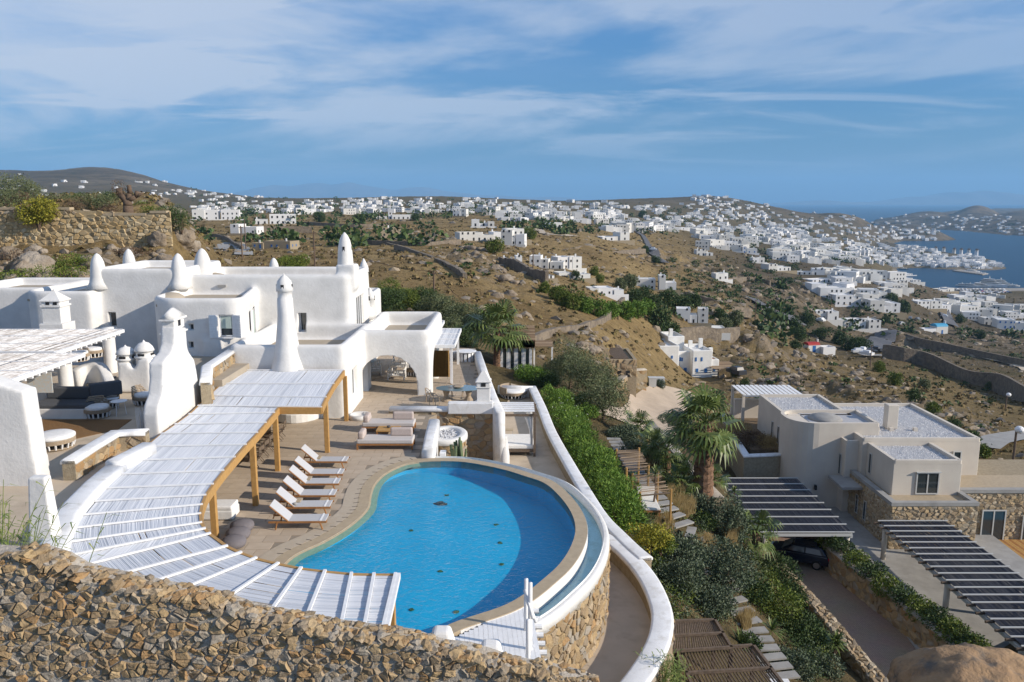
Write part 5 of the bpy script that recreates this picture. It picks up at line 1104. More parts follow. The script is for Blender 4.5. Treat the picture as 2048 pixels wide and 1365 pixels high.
b = MB(); b.lathe([(.12, 0), (.3, .08), (.34, .12), (.2, .1)], (c.x + .1, c.y - .3, .79), 14); tag(b.build('fruit_bowl', MT['rattan'], None, True), 'woven bowl on the oval glass table', 'bowl')
def bent_chair():
    t = thing('bentwood_chair', 'bent branch chair', 'chair', group='bent branch chairs round the oval table')
    for x in (-.22, .22):
        for y in (-.2, .2): b = MB(); b.tube((x, y, 0), (x * .9, y * .9, .45), .022, n=5); b.build('leg', MT['rattan'], t)
    b = MB(); b.lathe([(.26, .43), (.27, .45), (.2, .47)], (0, 0, 0), 12); b.build('seat', MT['rattan'], t); b = MB(); b.pipe([(.27 * math.cos(a), .27 * math.sin(a), .45 + .33 * max(0, math.sin(a)) ** .5) for a in np.linspace(-.2, math.pi + .2, 9)], .022, 5); b.build('back_hoop', MT['rattan'], t)
    for x in (-.12, .12): b = MB(); b.tube((x, .22, .45), (x, .25, .77), .015, n=4); b.build('spindle', MT['rattan'], t)
    return t
bc = bent_chair()
for k, (x, y, rz, lab) in enumerate(((-1.55, -.3, 1.57, 'bent branch chair at the left end of the oval table'), (-1.2, -1.2, 2.6, 'bent branch chair at the near left of the oval table'), (-.55, .75, 0, 'bent branch chair behind the oval table, farther left'), (.5, .75, -.1, 'bent branch chair behind the oval table, nearer the chimney'), (1.65, .0, -1.57, 'bent branch chair at the right end of the oval table'))):
    o = bc if k == 0 else dup(bc, (0, 0, 0)); o.location = (c.x + x, c.y + y - .1, .016); o.rotation_euler.z = rz; o['label'] = lab
c = G(932, 722, 0); t = thing('white_table', 'white round table of upright boards at the far end of the loggia terrace', 'table', c); b = MB(); b.lathe([(.75, .70), (.77, .73), (.7, .75)], c, 18); b.build('top', MT['white_paint'], t)
for k in range(12): a = k * math.pi / 6; b = MB(); b.box((c.x + .55 * math.cos(a), c.y + .55 * math.sin(a), .36), (.2, .05, .7), rz=a + 1.57); b.build('board', MT['white_paint'], t)
for px, lab in ((898, 'white slatted stool standing apart from the round white table'), (944, 'white slatted stool at the right of the round white table')):
    q = G(px, 719, 0); t = thing('white_stool', lab, 'stool', q, 'white slatted stools'); b = MB(); b.box((q.x, q.y, .47), (.5, .5, .06)); b.build('seat', MT['white_paint'], t)
    for k in range(4): b = MB(); b.box((q.x - .2 + .13 * k, q.y - .22, .22), (.08, .04, .44)); b.build('board', MT['white_paint'], t); b = MB(); b.box((q.x - .2 + .13 * k, q.y + .22, .22), (.08, .04, .44)); b.build('board', MT['white_paint'], t)
# reed roofs right of the loggia
for k, (pts, z, lab) in enumerate((('840,645 880,643 889,655 846,658', 2.7, 'small upper white reed roof behind the loggia'), ('848,661 902,659 932,686 850,692', 2.5, 'larger white reed roof behind the loggia with wooden fence below'))):
    P = PX(pts, z); t = thing('reed_shelter', lab, 'shelter', (P[0].x, P[0].y, 0)); y0, y1 = min(p.y for p in P), max(p.y for p in P); b = MB(); xl, xr = P[0].x, (P[1].x + P[2].x) / 2; m = int((xr - xl) / .06)
    for i in range(m): xa = xl + (xr - xl) * i / m; zz1 = z + RN.uniform(0, .02); b.add([(xa, y0, zz1), (xa + .03, y0, zz1 + .02), (xa + .06, y0, zz1), (xa, y1, zz1), (xa + .03, y1, zz1 + .02), (xa + .06, y1, zz1)], [(0, 1, 4, 3), (1, 2, 5, 4)])
    stuff(b.build('reed_mat', MT['reed_white'], t))
    for f in range(4): b = MB(); b.box(((xl + xr) / 2, y0 + (y1 - y0) * f / 3, z + .05), (xr - xl, .06, .05)); b.build('batten', MT['white_paint'], t)
    b = MB(); b.box(((xl + xr) / 2, y0 - .05, z - .04), (xr - xl + .1, .08, .2)); b.build('edge_board', MT['white_paint'], t); b = MB(); b.box((xr + .02, (y0 + y1) / 2, z - .04), (.08, y1 - y0, .2)); b.build('edge_board', MT['white_paint'], t)
    for x, y in ((xr - .2, y0 + .2), (xr - .2, y1 - .2)): b = MB(); b.box((x, y, z / 2 - .9), (.16, .16, z + 1.8)); b.build('post', MT['white_paint'], t)
    if k == 1:
        for i in range(22): b = MB(); b.box((xl + .3 + (xr - xl - .6) * i / 22, y0 - .02, 1.35), (.17, .04, 1.7)); b.build('fence_board', MT['wood'], t)
# ------------------------------------------------------------------ lower terrace, ramp and its walls
WZ = -2.8
b = MB(); P = PX('1000,762 1062,777 1080,815 1102,868 1138,932 1170,988 1208,1048 1262,1118 1305,1190 1322,1240 1300,1320 1250,1375 1150,1420 900,1420 860,1100 868,960', WZ); b.prism([(p.x, p.y) for p in P], -4.6, WZ); struct(b.build('path', MT['cream']))
fx = lambda L, z: [(p.x, p.y) for p in spline(PX(L, z), 4)]
faced_wall('terrace_wall', 'long white-capped stone wall between the lower terrace and the oleander hedge', fx('1064,772 1083,812 1103,862 1138,925 1172,982 1203,1030 1238,1066 1268,1095 1292,1115', -2.05), .5, 1.9, -2.05, side=-1, size=.3, rank=lambda s, z: 0)
faced_wall('ramp_wall', 'curving white-capped stone wall along the outer side of the ramp below the pool', fx('1196,1066 1230,1084 1262,1112 1290,1145 1310,1180 1324,1222 1322,1262 1308,1300 1284,1340 1250,1385', -2.1), .62, 2.2, -2.1, side=-1, size=.3)
wall_run('end_wall', 'short white wall closing the far end of the lower terrace', [(*G(996, 771, -2).xy, -2), (*G(1066, 773, -2).xy, -2)], .4, 2.2, 'cap')
q = G(1027, 795, WZ); t = thing('round_daybed', 'round rattan daybed with white cushion on the lower terrace', 'daybed', q); slotted(t, 1.0, .02, .3, n=22)
for k in range(4): b = MB(); b.lathe([(.98, .3 + k * .05), (1.02, .325 + k * .05), (.98, .35 + k * .05)], (q.x, q.y, q.z), 26); b.build('band', MT['rattan'], t, True)
b = MB(); b.lathe([(.9, .46), (.95, .5), (.92, .58), (.5, .61), (.02, .61)], (q.x, q.y, q.z), 26); b.build('cushion', MT['white_fabric'], t, True)
b = MB(); b.sweep([(q.x + 1.0 * math.cos(a), q.y + 1.0 * math.sin(a), WZ + .5) for a in np.linspace(1.9, 4.2, 12)], [(-.03, -.05), (.03, -.05), (.03, .38), (-.03, .38)]); b.build('back_hoop', MT['rattan'], t)
# canopy bed
p = G(1069, 913, WZ); w, d, h = 2.6, 2.3, 2.35; t = thing('canopy_bed', 'four-poster outdoor bed with white drapes on the lower terrace', 'bed', (p.x - w / 2, p.y, WZ))
for x in (p.x, p.x - w):
    for y in (p.y, p.y + d): b = MB(); b.box((x, y, WZ + h / 2), (.13, .13, h)); b.build('post', MT['oldwood'], t)
for y in (p.y, p.y + d, p.y + d * .5): b = MB(); b.box((p.x - w / 2, y, WZ + h + .06), (w + .3, .12, .12)); b.build('beam', MT['oldwood'], t)
for x in (p.x, p.x - w): b = MB(); b.box((x, p.y + d / 2, WZ + h + .17), (.12, d + .3, .1)); b.build('beam', MT['oldwood'], t)
for k in range(5): b = MB(); b.box((p.x - w / 2, p.y + .25 + k * .45, WZ + h + .24), (w, .28, .03)); b.build('slat', MT['white_paint'], t)
b = MB(); b.box((p.x - w / 2, p.y + d / 2, WZ + .32), (w, d, .16)); b.build('frame', MT['oldwood'], t); b = MB(); b.box((p.x - w / 2, p.y + d / 2, WZ + .53), (w * .97, d * .96, .26)); b.build('mattress', MT['white_fabric'], t, bevel=.07, seg=3)
for x, y, s in ((p.x - .1, p.y + .12, 1), (p.x - .1, p.y + d - .1, 1), (p.x - w + .1, p.y + .12, -1)):
    V = []; n1, n2 = 8, 9
    for j in range(n2):
        f = j / (n2 - 1); ww = .5 * (1 - .75 * math.sin(min(1, f * 1.5) * math.pi / 2)) + .1 * max(0, f - .66)
        for i in range(n1): V.append((x - s * (i / (n1 - 1)) * ww, y + .05 * math.sin(i * 2.2), WZ + h - f * h * .95))
    me = npmesh('drape', np.array(V) - np.array(t.location), [(j * n1 + i, j * n1 + i + 1, (j + 1) * n1 + i + 1, (j + 1) * n1 + i) for j in range(n2 - 1) for i in range(n1 - 1)], MT['white_fabric']); o = put('drape', me, t, True); o.modifiers.new('solid', 'SOLIDIFY').thickness = .02
side_table(G(1018, 873, WZ), 'small white table standing behind the canopy bed', (.5, .45, .42))
# white timber deck and rail at the near edge of the pool
t = thing('timber_footbridge', 'white-painted timber footbridge with pole railing at the near end of the pool', 'footbridge', (*G(1000, 1300, -.1).xy, -.1))
e0, e1 = G(880, 1292, -.05), G(1060, 1205, -.05)
u = (e1 - e0).normalized(); L_ = (e1 - e0).length
nb = 20
for k in range(nb):
    p = e0 + u * (L_ * (k + .5) / nb); q = Vector((p.x + .25, p.y - 3.4, -.05)); b = MB(); c = (p + q) / 2; dd = (p - q); b.box((c.x, c.y, -.05), (L_ / nb * .80, dd.length, .05), rz=math.atan2(dd.y, dd.x) - math.pi / 2); b.build('board', MT['white_paint'], t)
r0 = G(1052, 1215, -.05); r1 = G(1072, 1335, -.05)
for k, (px, pyb, pyt) in enumerate(((1052, 1262, 1158), (1060, 1300, 1166), (1056, 1333, 1240))): q = G(px, pyb, -.05); z1 = D(px, pyt, q.y).z; b = MB(); b.tube((q.x, q.y, -.6), (q.x, q.y, z1), .065, .055, 8); b.build('rail_post', MT['white_paint'], t, True)
for a, c in (((1050, 1180), (1066, 1238)), ((1052, 1195), (1072, 1245)), ((1062, 1287), (1082, 1330))): p, q = D(*a, 19.4), D(*c, 18.9); b = MB(); b.tube(p, q, .05, .045, 7); b.build('rail', MT['white_paint'], t, True)
for k in range(8): p = r0.lerp(r1, k / 7) + Vector((.12, 0, -.12)); b = MB(); b.tube(p - Vector((.25, 0, 0)), p + Vector((.25, 0, 0)), .075, n=8); b.build('joist', MT['white_paint'], t)
for px, py, dd in ((870, 1290, .5), (967, 1318, .5)): q = G(px, py, -.02); b = MB(); b.box((q.x + .2, q.y - .2, .25), (.75, .75, .62), top=.6); tag(b.build('sun_cushion', MT['white_fabric'], None, bevel=.1, seg=3), 'white backrest cushion %s' % ('at the left end of the white timber footbridge' if px < 900 else 'on the middle of the white timber footbridge behind the rubble wall'), 'cushion')
# ------------------------------------------------------------------ modern house on the right
def drape(name, A, B, mt, up=.06, n=40, m=6, y0=40, kind='structure', parent=None, flat=False):
    """surface between two pixel polylines laid on the terrain"""
    f = lambda L: [T(*map(float, q.split(',')), y0) for q in L.split()]
    a, b = f(A), f(B); rs = lambda P, k: (lambda t: P[min(int(t), len(P) - 2)].lerp(P[min(int(t), len(P) - 2) + 1], t - min(int(t), len(P) - 2)))(k * (len(P) - 1))
    V = []
    for i in range(n + 1):
        p, q = rs(a, i / n), rs(b, i / n)
        for j in range(m + 1): c = p.lerp(q, j / m); V.append((c.x, c.y, (c.z if flat else h_at(c.x, c.y)) + up))
    Q = [(i * (m + 1) + j, i * (m + 1) + j + 1, (i + 1) * (m + 1) + j + 1, (i + 1) * (m + 1) + j) for i in range(n) for j in range(m)]
    o = put(name, npmesh(name, V, Q, mt), parent); o['kind'] = kind; return o
DZ = -13.0
def brick_mat():
    m = mat('herringbone_paving', (.2, .15, .12), None, 1, .9); nt = m.node_tree; N = nt.nodes; L = nt.links.new; b = N['Principled BSDF']
    t = N.new('ShaderNodeTexCoord'); k = N.new('ShaderNodeTexBrick'); k.inputs['Scale'].default_value = 3.2; k.inputs['Color1'].default_value = (.34, .24, .175, 1); k.inputs['Color2'].default_value = (.40, .285, .21, 1); k.inputs['Mortar'].default_value = (.2, .15, .11, 1); k.inputs['Mortar Size'].default_value = .03
    mp = N.new('ShaderNodeMapping'); mp.inputs['Rotation'].default_value = (0, 0, .75); L(t.outputs['Object'], mp.inputs[0]); L(mp.outputs[0], k.inputs[0])
    n = N.new('ShaderNodeTexNoise'); n.inputs['Scale'].default_value = .6; n.inputs['Detail'].default_value = 6; L(t.outputs['Object'], n.inputs[0]); x = N.new('ShaderNodeMix'); x.data_type = 'RGBA'; x.blend_type = 'MULTIPLY'; x.inputs[0].default_value = .3
    L(k.outputs[0], x.inputs[6]); L(n.outputs['Color'], x.inputs[7]); L(x.outputs[2], b.inputs['Base Color'])
    bp = N.new('ShaderNodeBump'); bp.inputs['Strength'].default_value = .5; bp.inputs['Distance'].default_value = .02; L(k.outputs['Fac'], bp.inputs['Height']); bp.invert = True; L(bp.outputs[0], b.inputs['Normal']); return m
MT['drive'] = brick_mat()
b = MB(); P = PX('1470,940 1600,940 1660,1065 1725,1130 1850,1272 1960,1420 1790,1420 1700,1310 1605,1215 1545,1130', DZ); b.prism([(p.x, p.y) for p in P], DZ - 3, DZ); struct(b.build('driveway', MT['drive']))
b = MB(); P = PX('1600,1000 1880,1000 2300,1330 2300,1420 1900,1420', DZ + .0); b.prism([(p.x + .5, p.y) for p in P], DZ - 3, DZ + .05); struct(b.build('yard', MT['concrete']))
MT['stoneW'] = mat('warm_stone', (.3, .2, .1), (.28, .2, .13), 9, .95, .6, 14, rnd=[(.40, .31, .20), (.46, .37, .25), (.52, .44, .32), (.36, .27, .17), (.44, .33, .19), (.34, .28, .2)], bdist=.04, spec=.1)
MT['stone_islW'] = mat('warm_stone_small', (.3, .2, .1), (.28, .2, .13), 9, .95, .6, 14, isl=[(.40, .31, .20), (.46, .37, .25), (.52, .44, .32), (.36, .27, .17), (.44, .33, .19), (.34, .28, .2)], bdist=.04, spec=.1)
mh = thing('modern_house', 'large cream modern house with white gravel roofs, stone base and curved stair tower', 'house', (29, 60, DZ))
def volume(x0, x1, y0, y1, z0, z1, r=(.05, .05, .05, .05), gravel=True, th=.28, par=.28):
    b = MB(); P = rbox(b, x0, x1, y0, y1, z0, z1 - par, r, 8); b.build('wall', MT['pale'], mh)
    P = rbox(MB(), x0 + th / 2, x1 - th / 2, y0 + th / 2, y1 - th / 2, 0, 1, [max(.02, q - th / 2) for q in r], 8); b = MB(); b.sweep([(p[0], p[1], z1) for p in P], [(-th / 2, -par - .01), (th / 2, -par - .01), (th / 2, 0), (-th / 2, 0)], True); b.build('parapet', MT['pale'], mh)
    if gravel:
        b = MB(); b.b2(x0 + th, x1 - th, y0 + th, y1 - th, z1 - par - .02, z1 - par + .03); b.build('gravel_bed', MT['gravelbed'], mh); b = MB()
        for k in range(int((x1 - x0) * (y1 - y0) * 55)):
            x, y = RN.uniform(x0 + th, x1 - th), RN.uniform(y0 + th, y1 - th); s = RN.uniform(.03, .075); a = RN.uniform(0, 3)
            c = [(x + s * math.cos(a + q), y + s * math.sin(a + q), z1 - par + .02) for q in (0, 2.1, 4.2)]; b.add(c + [(x, y, z1 - par + .02 + s * .9)], [(0, 1, 3), (1, 2, 3), (2, 0, 3)])
        stuff(b.build('gravel', MT['gravel'], mh))
AX0 = D(1520, 790, 72.1).x; AX1 = D(1677, 813, 67.9).x
volume(AX0, AX1, 65, 72.4, DZ - 2, -6.2)
volume(27.3, D(1962, 877, 60).x, 60, 71, DZ - 2, -6.7)
CX0, CX1 = D(1788, 921, 55.7).x, D(1923, 916, 55.9).x
volume(CX0, CX1, 55.7, 61.4, -9.9, -7.06)
volume(26.3, 28.6, 60.6, 66, DZ - 2, -7.1)
volume(22.4, 29.3, 61.6, 65.9, DZ - 2, -5.95, (2.1, .05, .05, 1.5), False)
b = MB(); b.b2(24.2, 29, 62.2, 65.6, -6.3, -6.2); b.build('gravel_bed', MT['gravelbed'], mh); b = MB(); b.lathe([(1.4, 0), (1.2, .22), (.7, .4), (.02, .46)], (25.8, 63.8, -6.22), 20); b.build('dome', MT['concrete'], mh, True)
p = D(1782, 842, 63.5); b = MB(); b.box((p.x, 63.6, -5.9), (.9, .75, 2.0)); b.build('chimney', MT['pale'], mh, bevel=.05); ch_ = b
for px in (1752, 1780, 1828): p = D(px, 842, 63.2); b = MB(); b.box((p.x, 62.9, -6.85), (.3, .3, .35)); b.build('roof_vent', MT['pale'], mh)
SB0, SB1 = D(1801, 1010, 53.6).x, D(1954, 1004, 53.8).x
def stonebox(x0, x1, y0, y1, z0, z1, faces, mp=140, size=.27):
    b = MB(); b.b2(x0, x1, y0, y1, z0, z1); b.build('stone_wall', MT['mortar'], mh)
    for f in faces:
        if f == 'F': fm, L_ = flatmap((x0, y0), (x1, y0)), x1 - x0
        else: fm, L_ = flatmap((x0, y1), (x0, y0)), y1 - y0
        stones(mh, fm, 0, L_, z0, z1 - .02, size, .035, mats=MT['stoneW'], asp=1.6, maxparts=mp, gap=.025, rank=lambda s, z: -z)
stonebox(SB0 - .6, SB1, 53.6, 61.4, DZ - 1, -9.75, 'FL', 75)
stonebox(SB1 + .01, 46, 56.2, 64, DZ - 1.2, -9.75, 'F', 150)
for x0, x1, y0, y1 in ((SB0 - .65, SB1 + .05, 53.55, 53.95), (SB0 - .65, SB0 - .2, 53.95, 61.5), (SB1 - .35, SB1 + .05, 53.95, 56.1), (SB1 + .05, 46, 56.1, 56.6)): b = MB(); b.b2(x0, x1, y0, y1, -9.72, -9.45); b.build('coping', MT['concrete'], mh)
for x0, x1, y0, y1 in ((SB0 - .2, SB1 - .35, 53.95, 55.7), (CX1 + .02, SB1, 56.1, 60)): b = MB(); b.b2(x0, x1, y0, y1, -9.78, -9.7); b.build('terrace_floor', MT['coping'], mh)
b = MB(); b.b2(SB1, 46, 56.6, 60, -9.78, -9.7); b.build('terrace_floor', MT['coping'], mh)
def glaz(x0, x1, z0, z1, y, n):
    f = window(mh, x0, x1, z0, z1, y, .09, 'grey_frame', n); return f
a, c = D(1833, 945, 55.7), D(1874, 1002, 55.7); glaz(a.x, c.x, -9.62, a.z, 55.68, 2)
b = MB(); b.b2(a.x - .06, c.x + .06, 55.5, 55.66, a.z + .01, a.z + .07); b.build('lintel', MT['grey_frame'], mh)
a, c = D(1963, 1019, 56.2), D(2004, 1082, 56.2); glaz(a.x, c.x, c.z, a.z, 56.1, 2); a, c = D(2008, 1030, 56.2), D(2022, 1082, 56.2); glaz(c.x + .6, c.x + 3.4, c.z, a.z, 56.1, 2)
a, c = D(1905, 1060, 53.6), D(1921, 1072, 53.6); glaz(a.x, c.x, c.z - .5, a.z, 53.55, 1)
a, c = D(1906, 902, 60), D(1922, 914, 60); glaz(a.x, c.x, c.z - .3, a.z, 59.97, 1)
def slit(x, y0, y1, z0, z1): window(mh, y0, y1, z0, z1, x, .05, 'grey_frame', 1, 'glass', 'x')
slit(26.22, 61.2, 61.6, -10.1, -8.4); slit(26.22, 63, 63.4, -10.1, -8.4); slit(CX0 - .07, 59.1, 59.5, -9.3, -7.7)
slit(AX0 - .07, 66.3, 66.7, -9.1, -7.6); slit(AX0 - .07, 67.9, 68.3, -9.1, -7.6)
b = MB(); b.b2(25.2, 26.9, 58.2, 61.0, -10.25, -10.05); b.build('entrance_canopy', MT['concrete'], mh)
for z0 in (0, 1): slit(SB0 - .68, 57.4 + z0 * 1.4, 57.8 + z0 * 1.4, -12.4, -10.9)
b = MB(); b.box((24.4, 61.35, -11.2), (.18, .2, .4)); tag(b.build('wall_lantern', MT['black']), 'black wall lantern beside the entrance of the cream modern house', 'lantern')
# planted terrace at the far left of the modern house
t = faced_wall('planted_terrace_wall', 'dark stone wall with pale coping holding the planted terrace left of the modern house', [(p.x, p.y) for p in PX('1443,826 1468,872 1493,910 1584,906', -9.3)], .5, 4.6, -9.3, side=-1, size=.42, maxp=160, cap='cap', mats=None)
b = MB(); P = PX('1452,826 1476,868 1502,902 1584,900 1540,850 1520,825', -9.6); b.prism([(p.x, p.y) for p in P], DZ, -9.5); struct(b.build('planting_bed', MT['soil']))
# carports and terrace pergola with dark reed roofs
def dark_pergola(name, lab, x0, x1, y0, y1, z, nb, posts):
    t = thing(name, lab, 'pergola', ((x0 + x1) / 2, (y0 + y1) / 2, DZ)); b = MB(); m = int((x1 - x0) / .07)
    for i in range(m):
        xa = x0 + (x1 - x0) * i / m; yy = y0
        while yy < y1: ln = RN.uniform(1.5, 4); z1 = z + RN.uniform(-.012, .012); ye = min(y1, yy + ln); b.add([(xa, yy, z1), (xa + .035, yy, z1 + .025), (xa + .072, yy, z1), (xa, ye, z1), (xa + .035, ye, z1 + .025), (xa + .072, ye, z1)], [(0, 1, 4, 3), (1, 2, 5, 4), (2, 0, 3, 5)]); yy = ye
    stuff(b.build('reed_mat', MT['reed_black'], t))
    for k in range(nb + 1): yy = y0 + (y1 - y0) * k / nb; b = MB(); b.box(((x0 + x1) / 2, yy, z + .05), (x1 - x0 + .25, .075, .06)); b.build('batten', MT['grey_frame'], t); b = MB(); b.box((x0 - .12, yy, z - .12), (.5, .1, .14)); b.build('rafter_end', MT['oldwood'], t)
    for x in (x0 + .05, x1 - .05): b = MB(); b.box((x, (y0 + y1) / 2, z - .28), (.16, y1 - y0, .2)); b.build('beam', MT['grey_frame'], t)
    for yy in (y0 + .05,): b = MB(); b.box(((x0 + x1) / 2, yy, z - .16), (x1 - x0, .14, .2)); b.build('beam', MT['grey_frame'], t)
    for x, y, zb in posts: b = MB(); b.tube((x, y, zb), (x, y, z - .2), .17, n=10); b.build('post', MT['pale'], t, True)
dark_pergola('carport', 'carport with black reed roof and pale battens over the dark parked car', 16.6, 22.6, 50.1, 60.6, -10.2, 8, ((22.4, 50.4, -11.6), (16.9, 50.4, DZ), (16.9, 60, DZ), (22.4, 60, DZ)))
dark_pergola('terrace_pergola', 'long pergola with black reed roof running beside the modern house towards the camera', 25.5, 30.1, 34, 52.5, -10.4, 21, ((29.9, 52.2, DZ), (25.7, 52, DZ), (25.7, 44, DZ), (25.7, 37, DZ), (29.9, 44, DZ), (29.9, 36, DZ)))
b = MB(); P = PX('1440,768 1560,772 1620,790 1520,800 1478,790', -6.4); b.prism([(p.x, p.y) for p in P[:1] + P[1:]], -6.5, -6.42)
t = thing('slatted_pergola', 'white slatted pergola at the far left end of the modern house', 'pergola', (P[0].x, P[0].y, DZ)); p, q = G(1478, 792, -6.6), G(1575, 772, -6.6)
for k in range(13): b = MB(); b.box((p.x + .55 + k * .45, (p.y + q.y) / 2, -6.55), (.30, (q.y - p.y), .08)); b.build('slat', MT['white_paint'], t)
for x in (p.x + .5, p.x + 5.8):
    for y in (p.y + .2, q.y - .2): b = MB(); b.box((x, y, -9), (.25, .25, 5)); b.build('post', MT['pale'], t)
for y in (p.y + .2, q.y - .2): b = MB(); b.box((p.x + 3.2, y, -6.68), (5.6, .15, .16)); b.build('beam', MT['white_paint'], t)
b = MB(); q = G(1500, 815, -8.4); b.b2(q.x - 1.5, q.x + 2.3, q.y, q.y + .4, -12, -7.6); tag(b.build('garden_wall', MT['pale']), 'cream garden wall below the white slatted pergola', 'wall')
# timber deck and plunge pool
t = thing('timber_deck', 'warm brown timber deck in front of the stone wing of the modern house', 'deck', (36, 51, DZ)); z = DZ - .35; kk = 0
for k in range(46):
    x = 30.4 + k * .2; b = MB(); b.box((x, 50.5, z), (.185, 11.2, .05), rz=0); b.build('board', MT['wood'] if k % 3 else MT['teak'], t)
q0 = G(2020, 1122, z); b = MB(); b.b2(q0.x, q0.x + 8, q0.y - 9, q0.y - .2, z + .03, z + .05); tag(b.build('plunge_pool', MT['skyblue']), 'small turquoise plunge pool at the right edge of the timber deck', 'pool')
# driveway walls
faced_wall('driveway_wall', 'brown rubble wall along the right side of the driveway below the green shrubs', [(p.x, p.y) for p in PX('1618,1058 1700,1124 1790,1190 1893,1272 1960,1330', -11.35)], .55, 1.75, -11.35, side=1, size=.42, maxp=220, cap='mortar_pale', caph=.1, over=.04)
P = PX('1560,1130 1612,1186 1660,1240 1710,1300 1760,1360 1800,1410', -11.7); t = faced_wall('garden_driveway_wall', 'broad rough stone wall with pale mortar top along the left side of the driveway', [(p.x, p.y) for p in P], .75, 1.6, -11.7, side=1, size=.42, maxp=60, cap=None)
Q = [(p.x, p.y) for p in P]; fm, L_ = pathmap(Q); stones(t, lambda s, w, d: (lambda c: Vector((c.x, c.y, -11.72 + d)))(fm(s, 0, w)), 0, L_, -.37, .37, .33, .08, mats=MT['stoneW'], maxparts=130, gap=.07)
faced_wall('garden_retaining_wall', 'stone-topped retaining wall running down beside the tall palm', [(p.x, p.y) for p in PX('1299,842 1335,884 1390,945 1438,994', -5.9)], .6, 7, -5.9, side=1, size=.42, maxp=120, cap='mortar_pale', caph=.14)
q = G(1682, 1138, DZ); b = MB(); b.box((q.x, q.y, DZ + .01), (.9, .7, .02)); tag(b.build('drain_grate', MT['terra']), 'rusty square drain grate in the driveway', 'grate')
# car under the carport
t = thing('parked_car', 'dark blue hatchback parked under the black reed carport', 'car', (*G(1645, 1133, DZ).xy, DZ)); cx0, cy0 = t.location.x - 1.4, t.location.y + .2
# the car points left and away; local x = forward
car = thing('tmp', 'x', 'x'); bpy.data.objects.remove(car)
def carbuild(t, M, paint, length=4.1, width=1.75):
    def tr(b, name, m, par=t, smooth=False, bevel=0):
        b.v = [tuple(M @ Vector(p)) for p in b.v]; return b.build(name, m, par, smooth, bevel)
    prof = [(-2.05, .35), (-2.05, .75), (-1.98, 1.0), (-1.0, 1.02), (.85, .98), (1.75, .82), (2.05, .65), (2.05, .32)]
    b = MB(); w = width / 2; n = len(prof); b.add([(x, -w, z) for x, z in prof] + [(x, w, z) for x, z in prof], [tuple(range(n)), tuple(range(n, 2 * n))[::-1]] + [(i, i + n, (i + 1) % n + n, (i + 1) % n) for i in range(n)]); tr(b, 'body', paint, bevel=.07)
    b = MB(); b.add([(x, s * y, z) for s in (-1, 1) for x, y, z in ((-1.95, w - .06, 1.0), (1.0, w - .06, .98), (.25, w - .24, 1.46), (-1.55, w - .24, 1.46))], [(0, 1, 2, 3), (7, 6, 5, 4), (0, 4, 5, 1), (1, 5, 6, 2), (2, 6, 7, 3), (3, 7, 4, 0)]); cab = tr(b, 'cabin', paint, bevel=.06)
    for s in (-1, 1):
        for x0, x1 in ((-.45, .72), (-1.6, -.55)):
            b = MB(); y0 = w - .045; y1 = w - .185; xa = x1 - .45 if x0 > -1 else x1; b.add([(x0, s * y0, 1.06), (x1, s * y0, 1.06), (xa, s * y1, 1.38), (x0 + (0 if x0 > -1 else .2), s * y1, 1.38)], [(0, 1, 2, 3)]); tr(b, 'side_window', MT['glass'])
    b = MB(); b.add([(-1.935, -.7, 1.08), (-1.935, .7, 1.08), (-1.62, .58, 1.4), (-1.62, -.58, 1.4)], [(0, 1, 2, 3)]); b.v = [(x - .06, y, z) for x, y, z in b.v]; tr(b, 'rear_window', MT['glass'])
    b = MB(); b.add([(1.0, -.7, 1.04), (1.0, .7, 1.04), (.36, .58, 1.43), (.36, -.58, 1.43)], [(0, 1, 2, 3)]); b.v = [(x + .04, y, z) for x, y, z in b.v]; tr(b, 'windscreen', MT['glass'])
    for x in (-1.3, 1.3):
        for s in (-1, 1):
            b = MB(); b.tube((x, s * (w - .2), .32), (x, s * (w + .015), .32), .325, n=20); wh = tr(b, 'wheel', MT['tyre'])
            b = MB(); b.tube((x, s * (w + .016), .32), (x, s * (w + .025), .32), .21, n=18); tr(b, 'rim', MT['steel'], wh)
    for s in (-1, 1):
        b = MB(); b.box((-2.04, s * .68, .86), (.06, .3, .16)); tr(b, 'tail_lamp', MT['tail']); b = MB(); b.box((1.98, s * .65, .68), (.1, .3, .12)); tr(b, 'headlight', MT['steel'])
        b = MB(); b.box((-.6, s * (w - .27), 1.5), (1.8, .05, .05)); tr(b, 'roof_rail', MT['black'])
MT['navy'] = mat('dark_blue_car_paint', (.008, .012, .028), None, 1, .2, spec=.7)
carbuild(t, Matrix.Translation((cx0, cy0 + .6, DZ)) @ Matrix.Rotation(rad(152), 4, 'Z'), MT['navy'])
# boulder at the lower right
def boulder(name, label, c, r, seed, mt='boulder', sub=4, rough=.35, cat='boulder', group=None):
    vs, fs = ICO[sub]; o3 = Vector((seed * 3.1, seed * 7.3, seed)); out = []
    for p in vs:
        k = 1 + rough * noise.fractal(p * 1.1 + o3, .9, 2.1, 5) + .10 * abs(noise.noise(p * 3.2 + o3))
        out.append((c[0] + p.x * r[0] * k, c[1] + p.y * r[1] * k, c[2] + p.z * r[2] * k))
    b = MB(); b.add(out, fs); o = b.build(name, MT[mt], None, True); return tag(o, label, cat, group)
c = D(1955, 1402, 26); boulder('boulder', 'huge sandy brown boulder in the near right corner', (c.x, 26, c.z - .25), (2.9, 2.3, 2.0), 3.3, rough=.2)
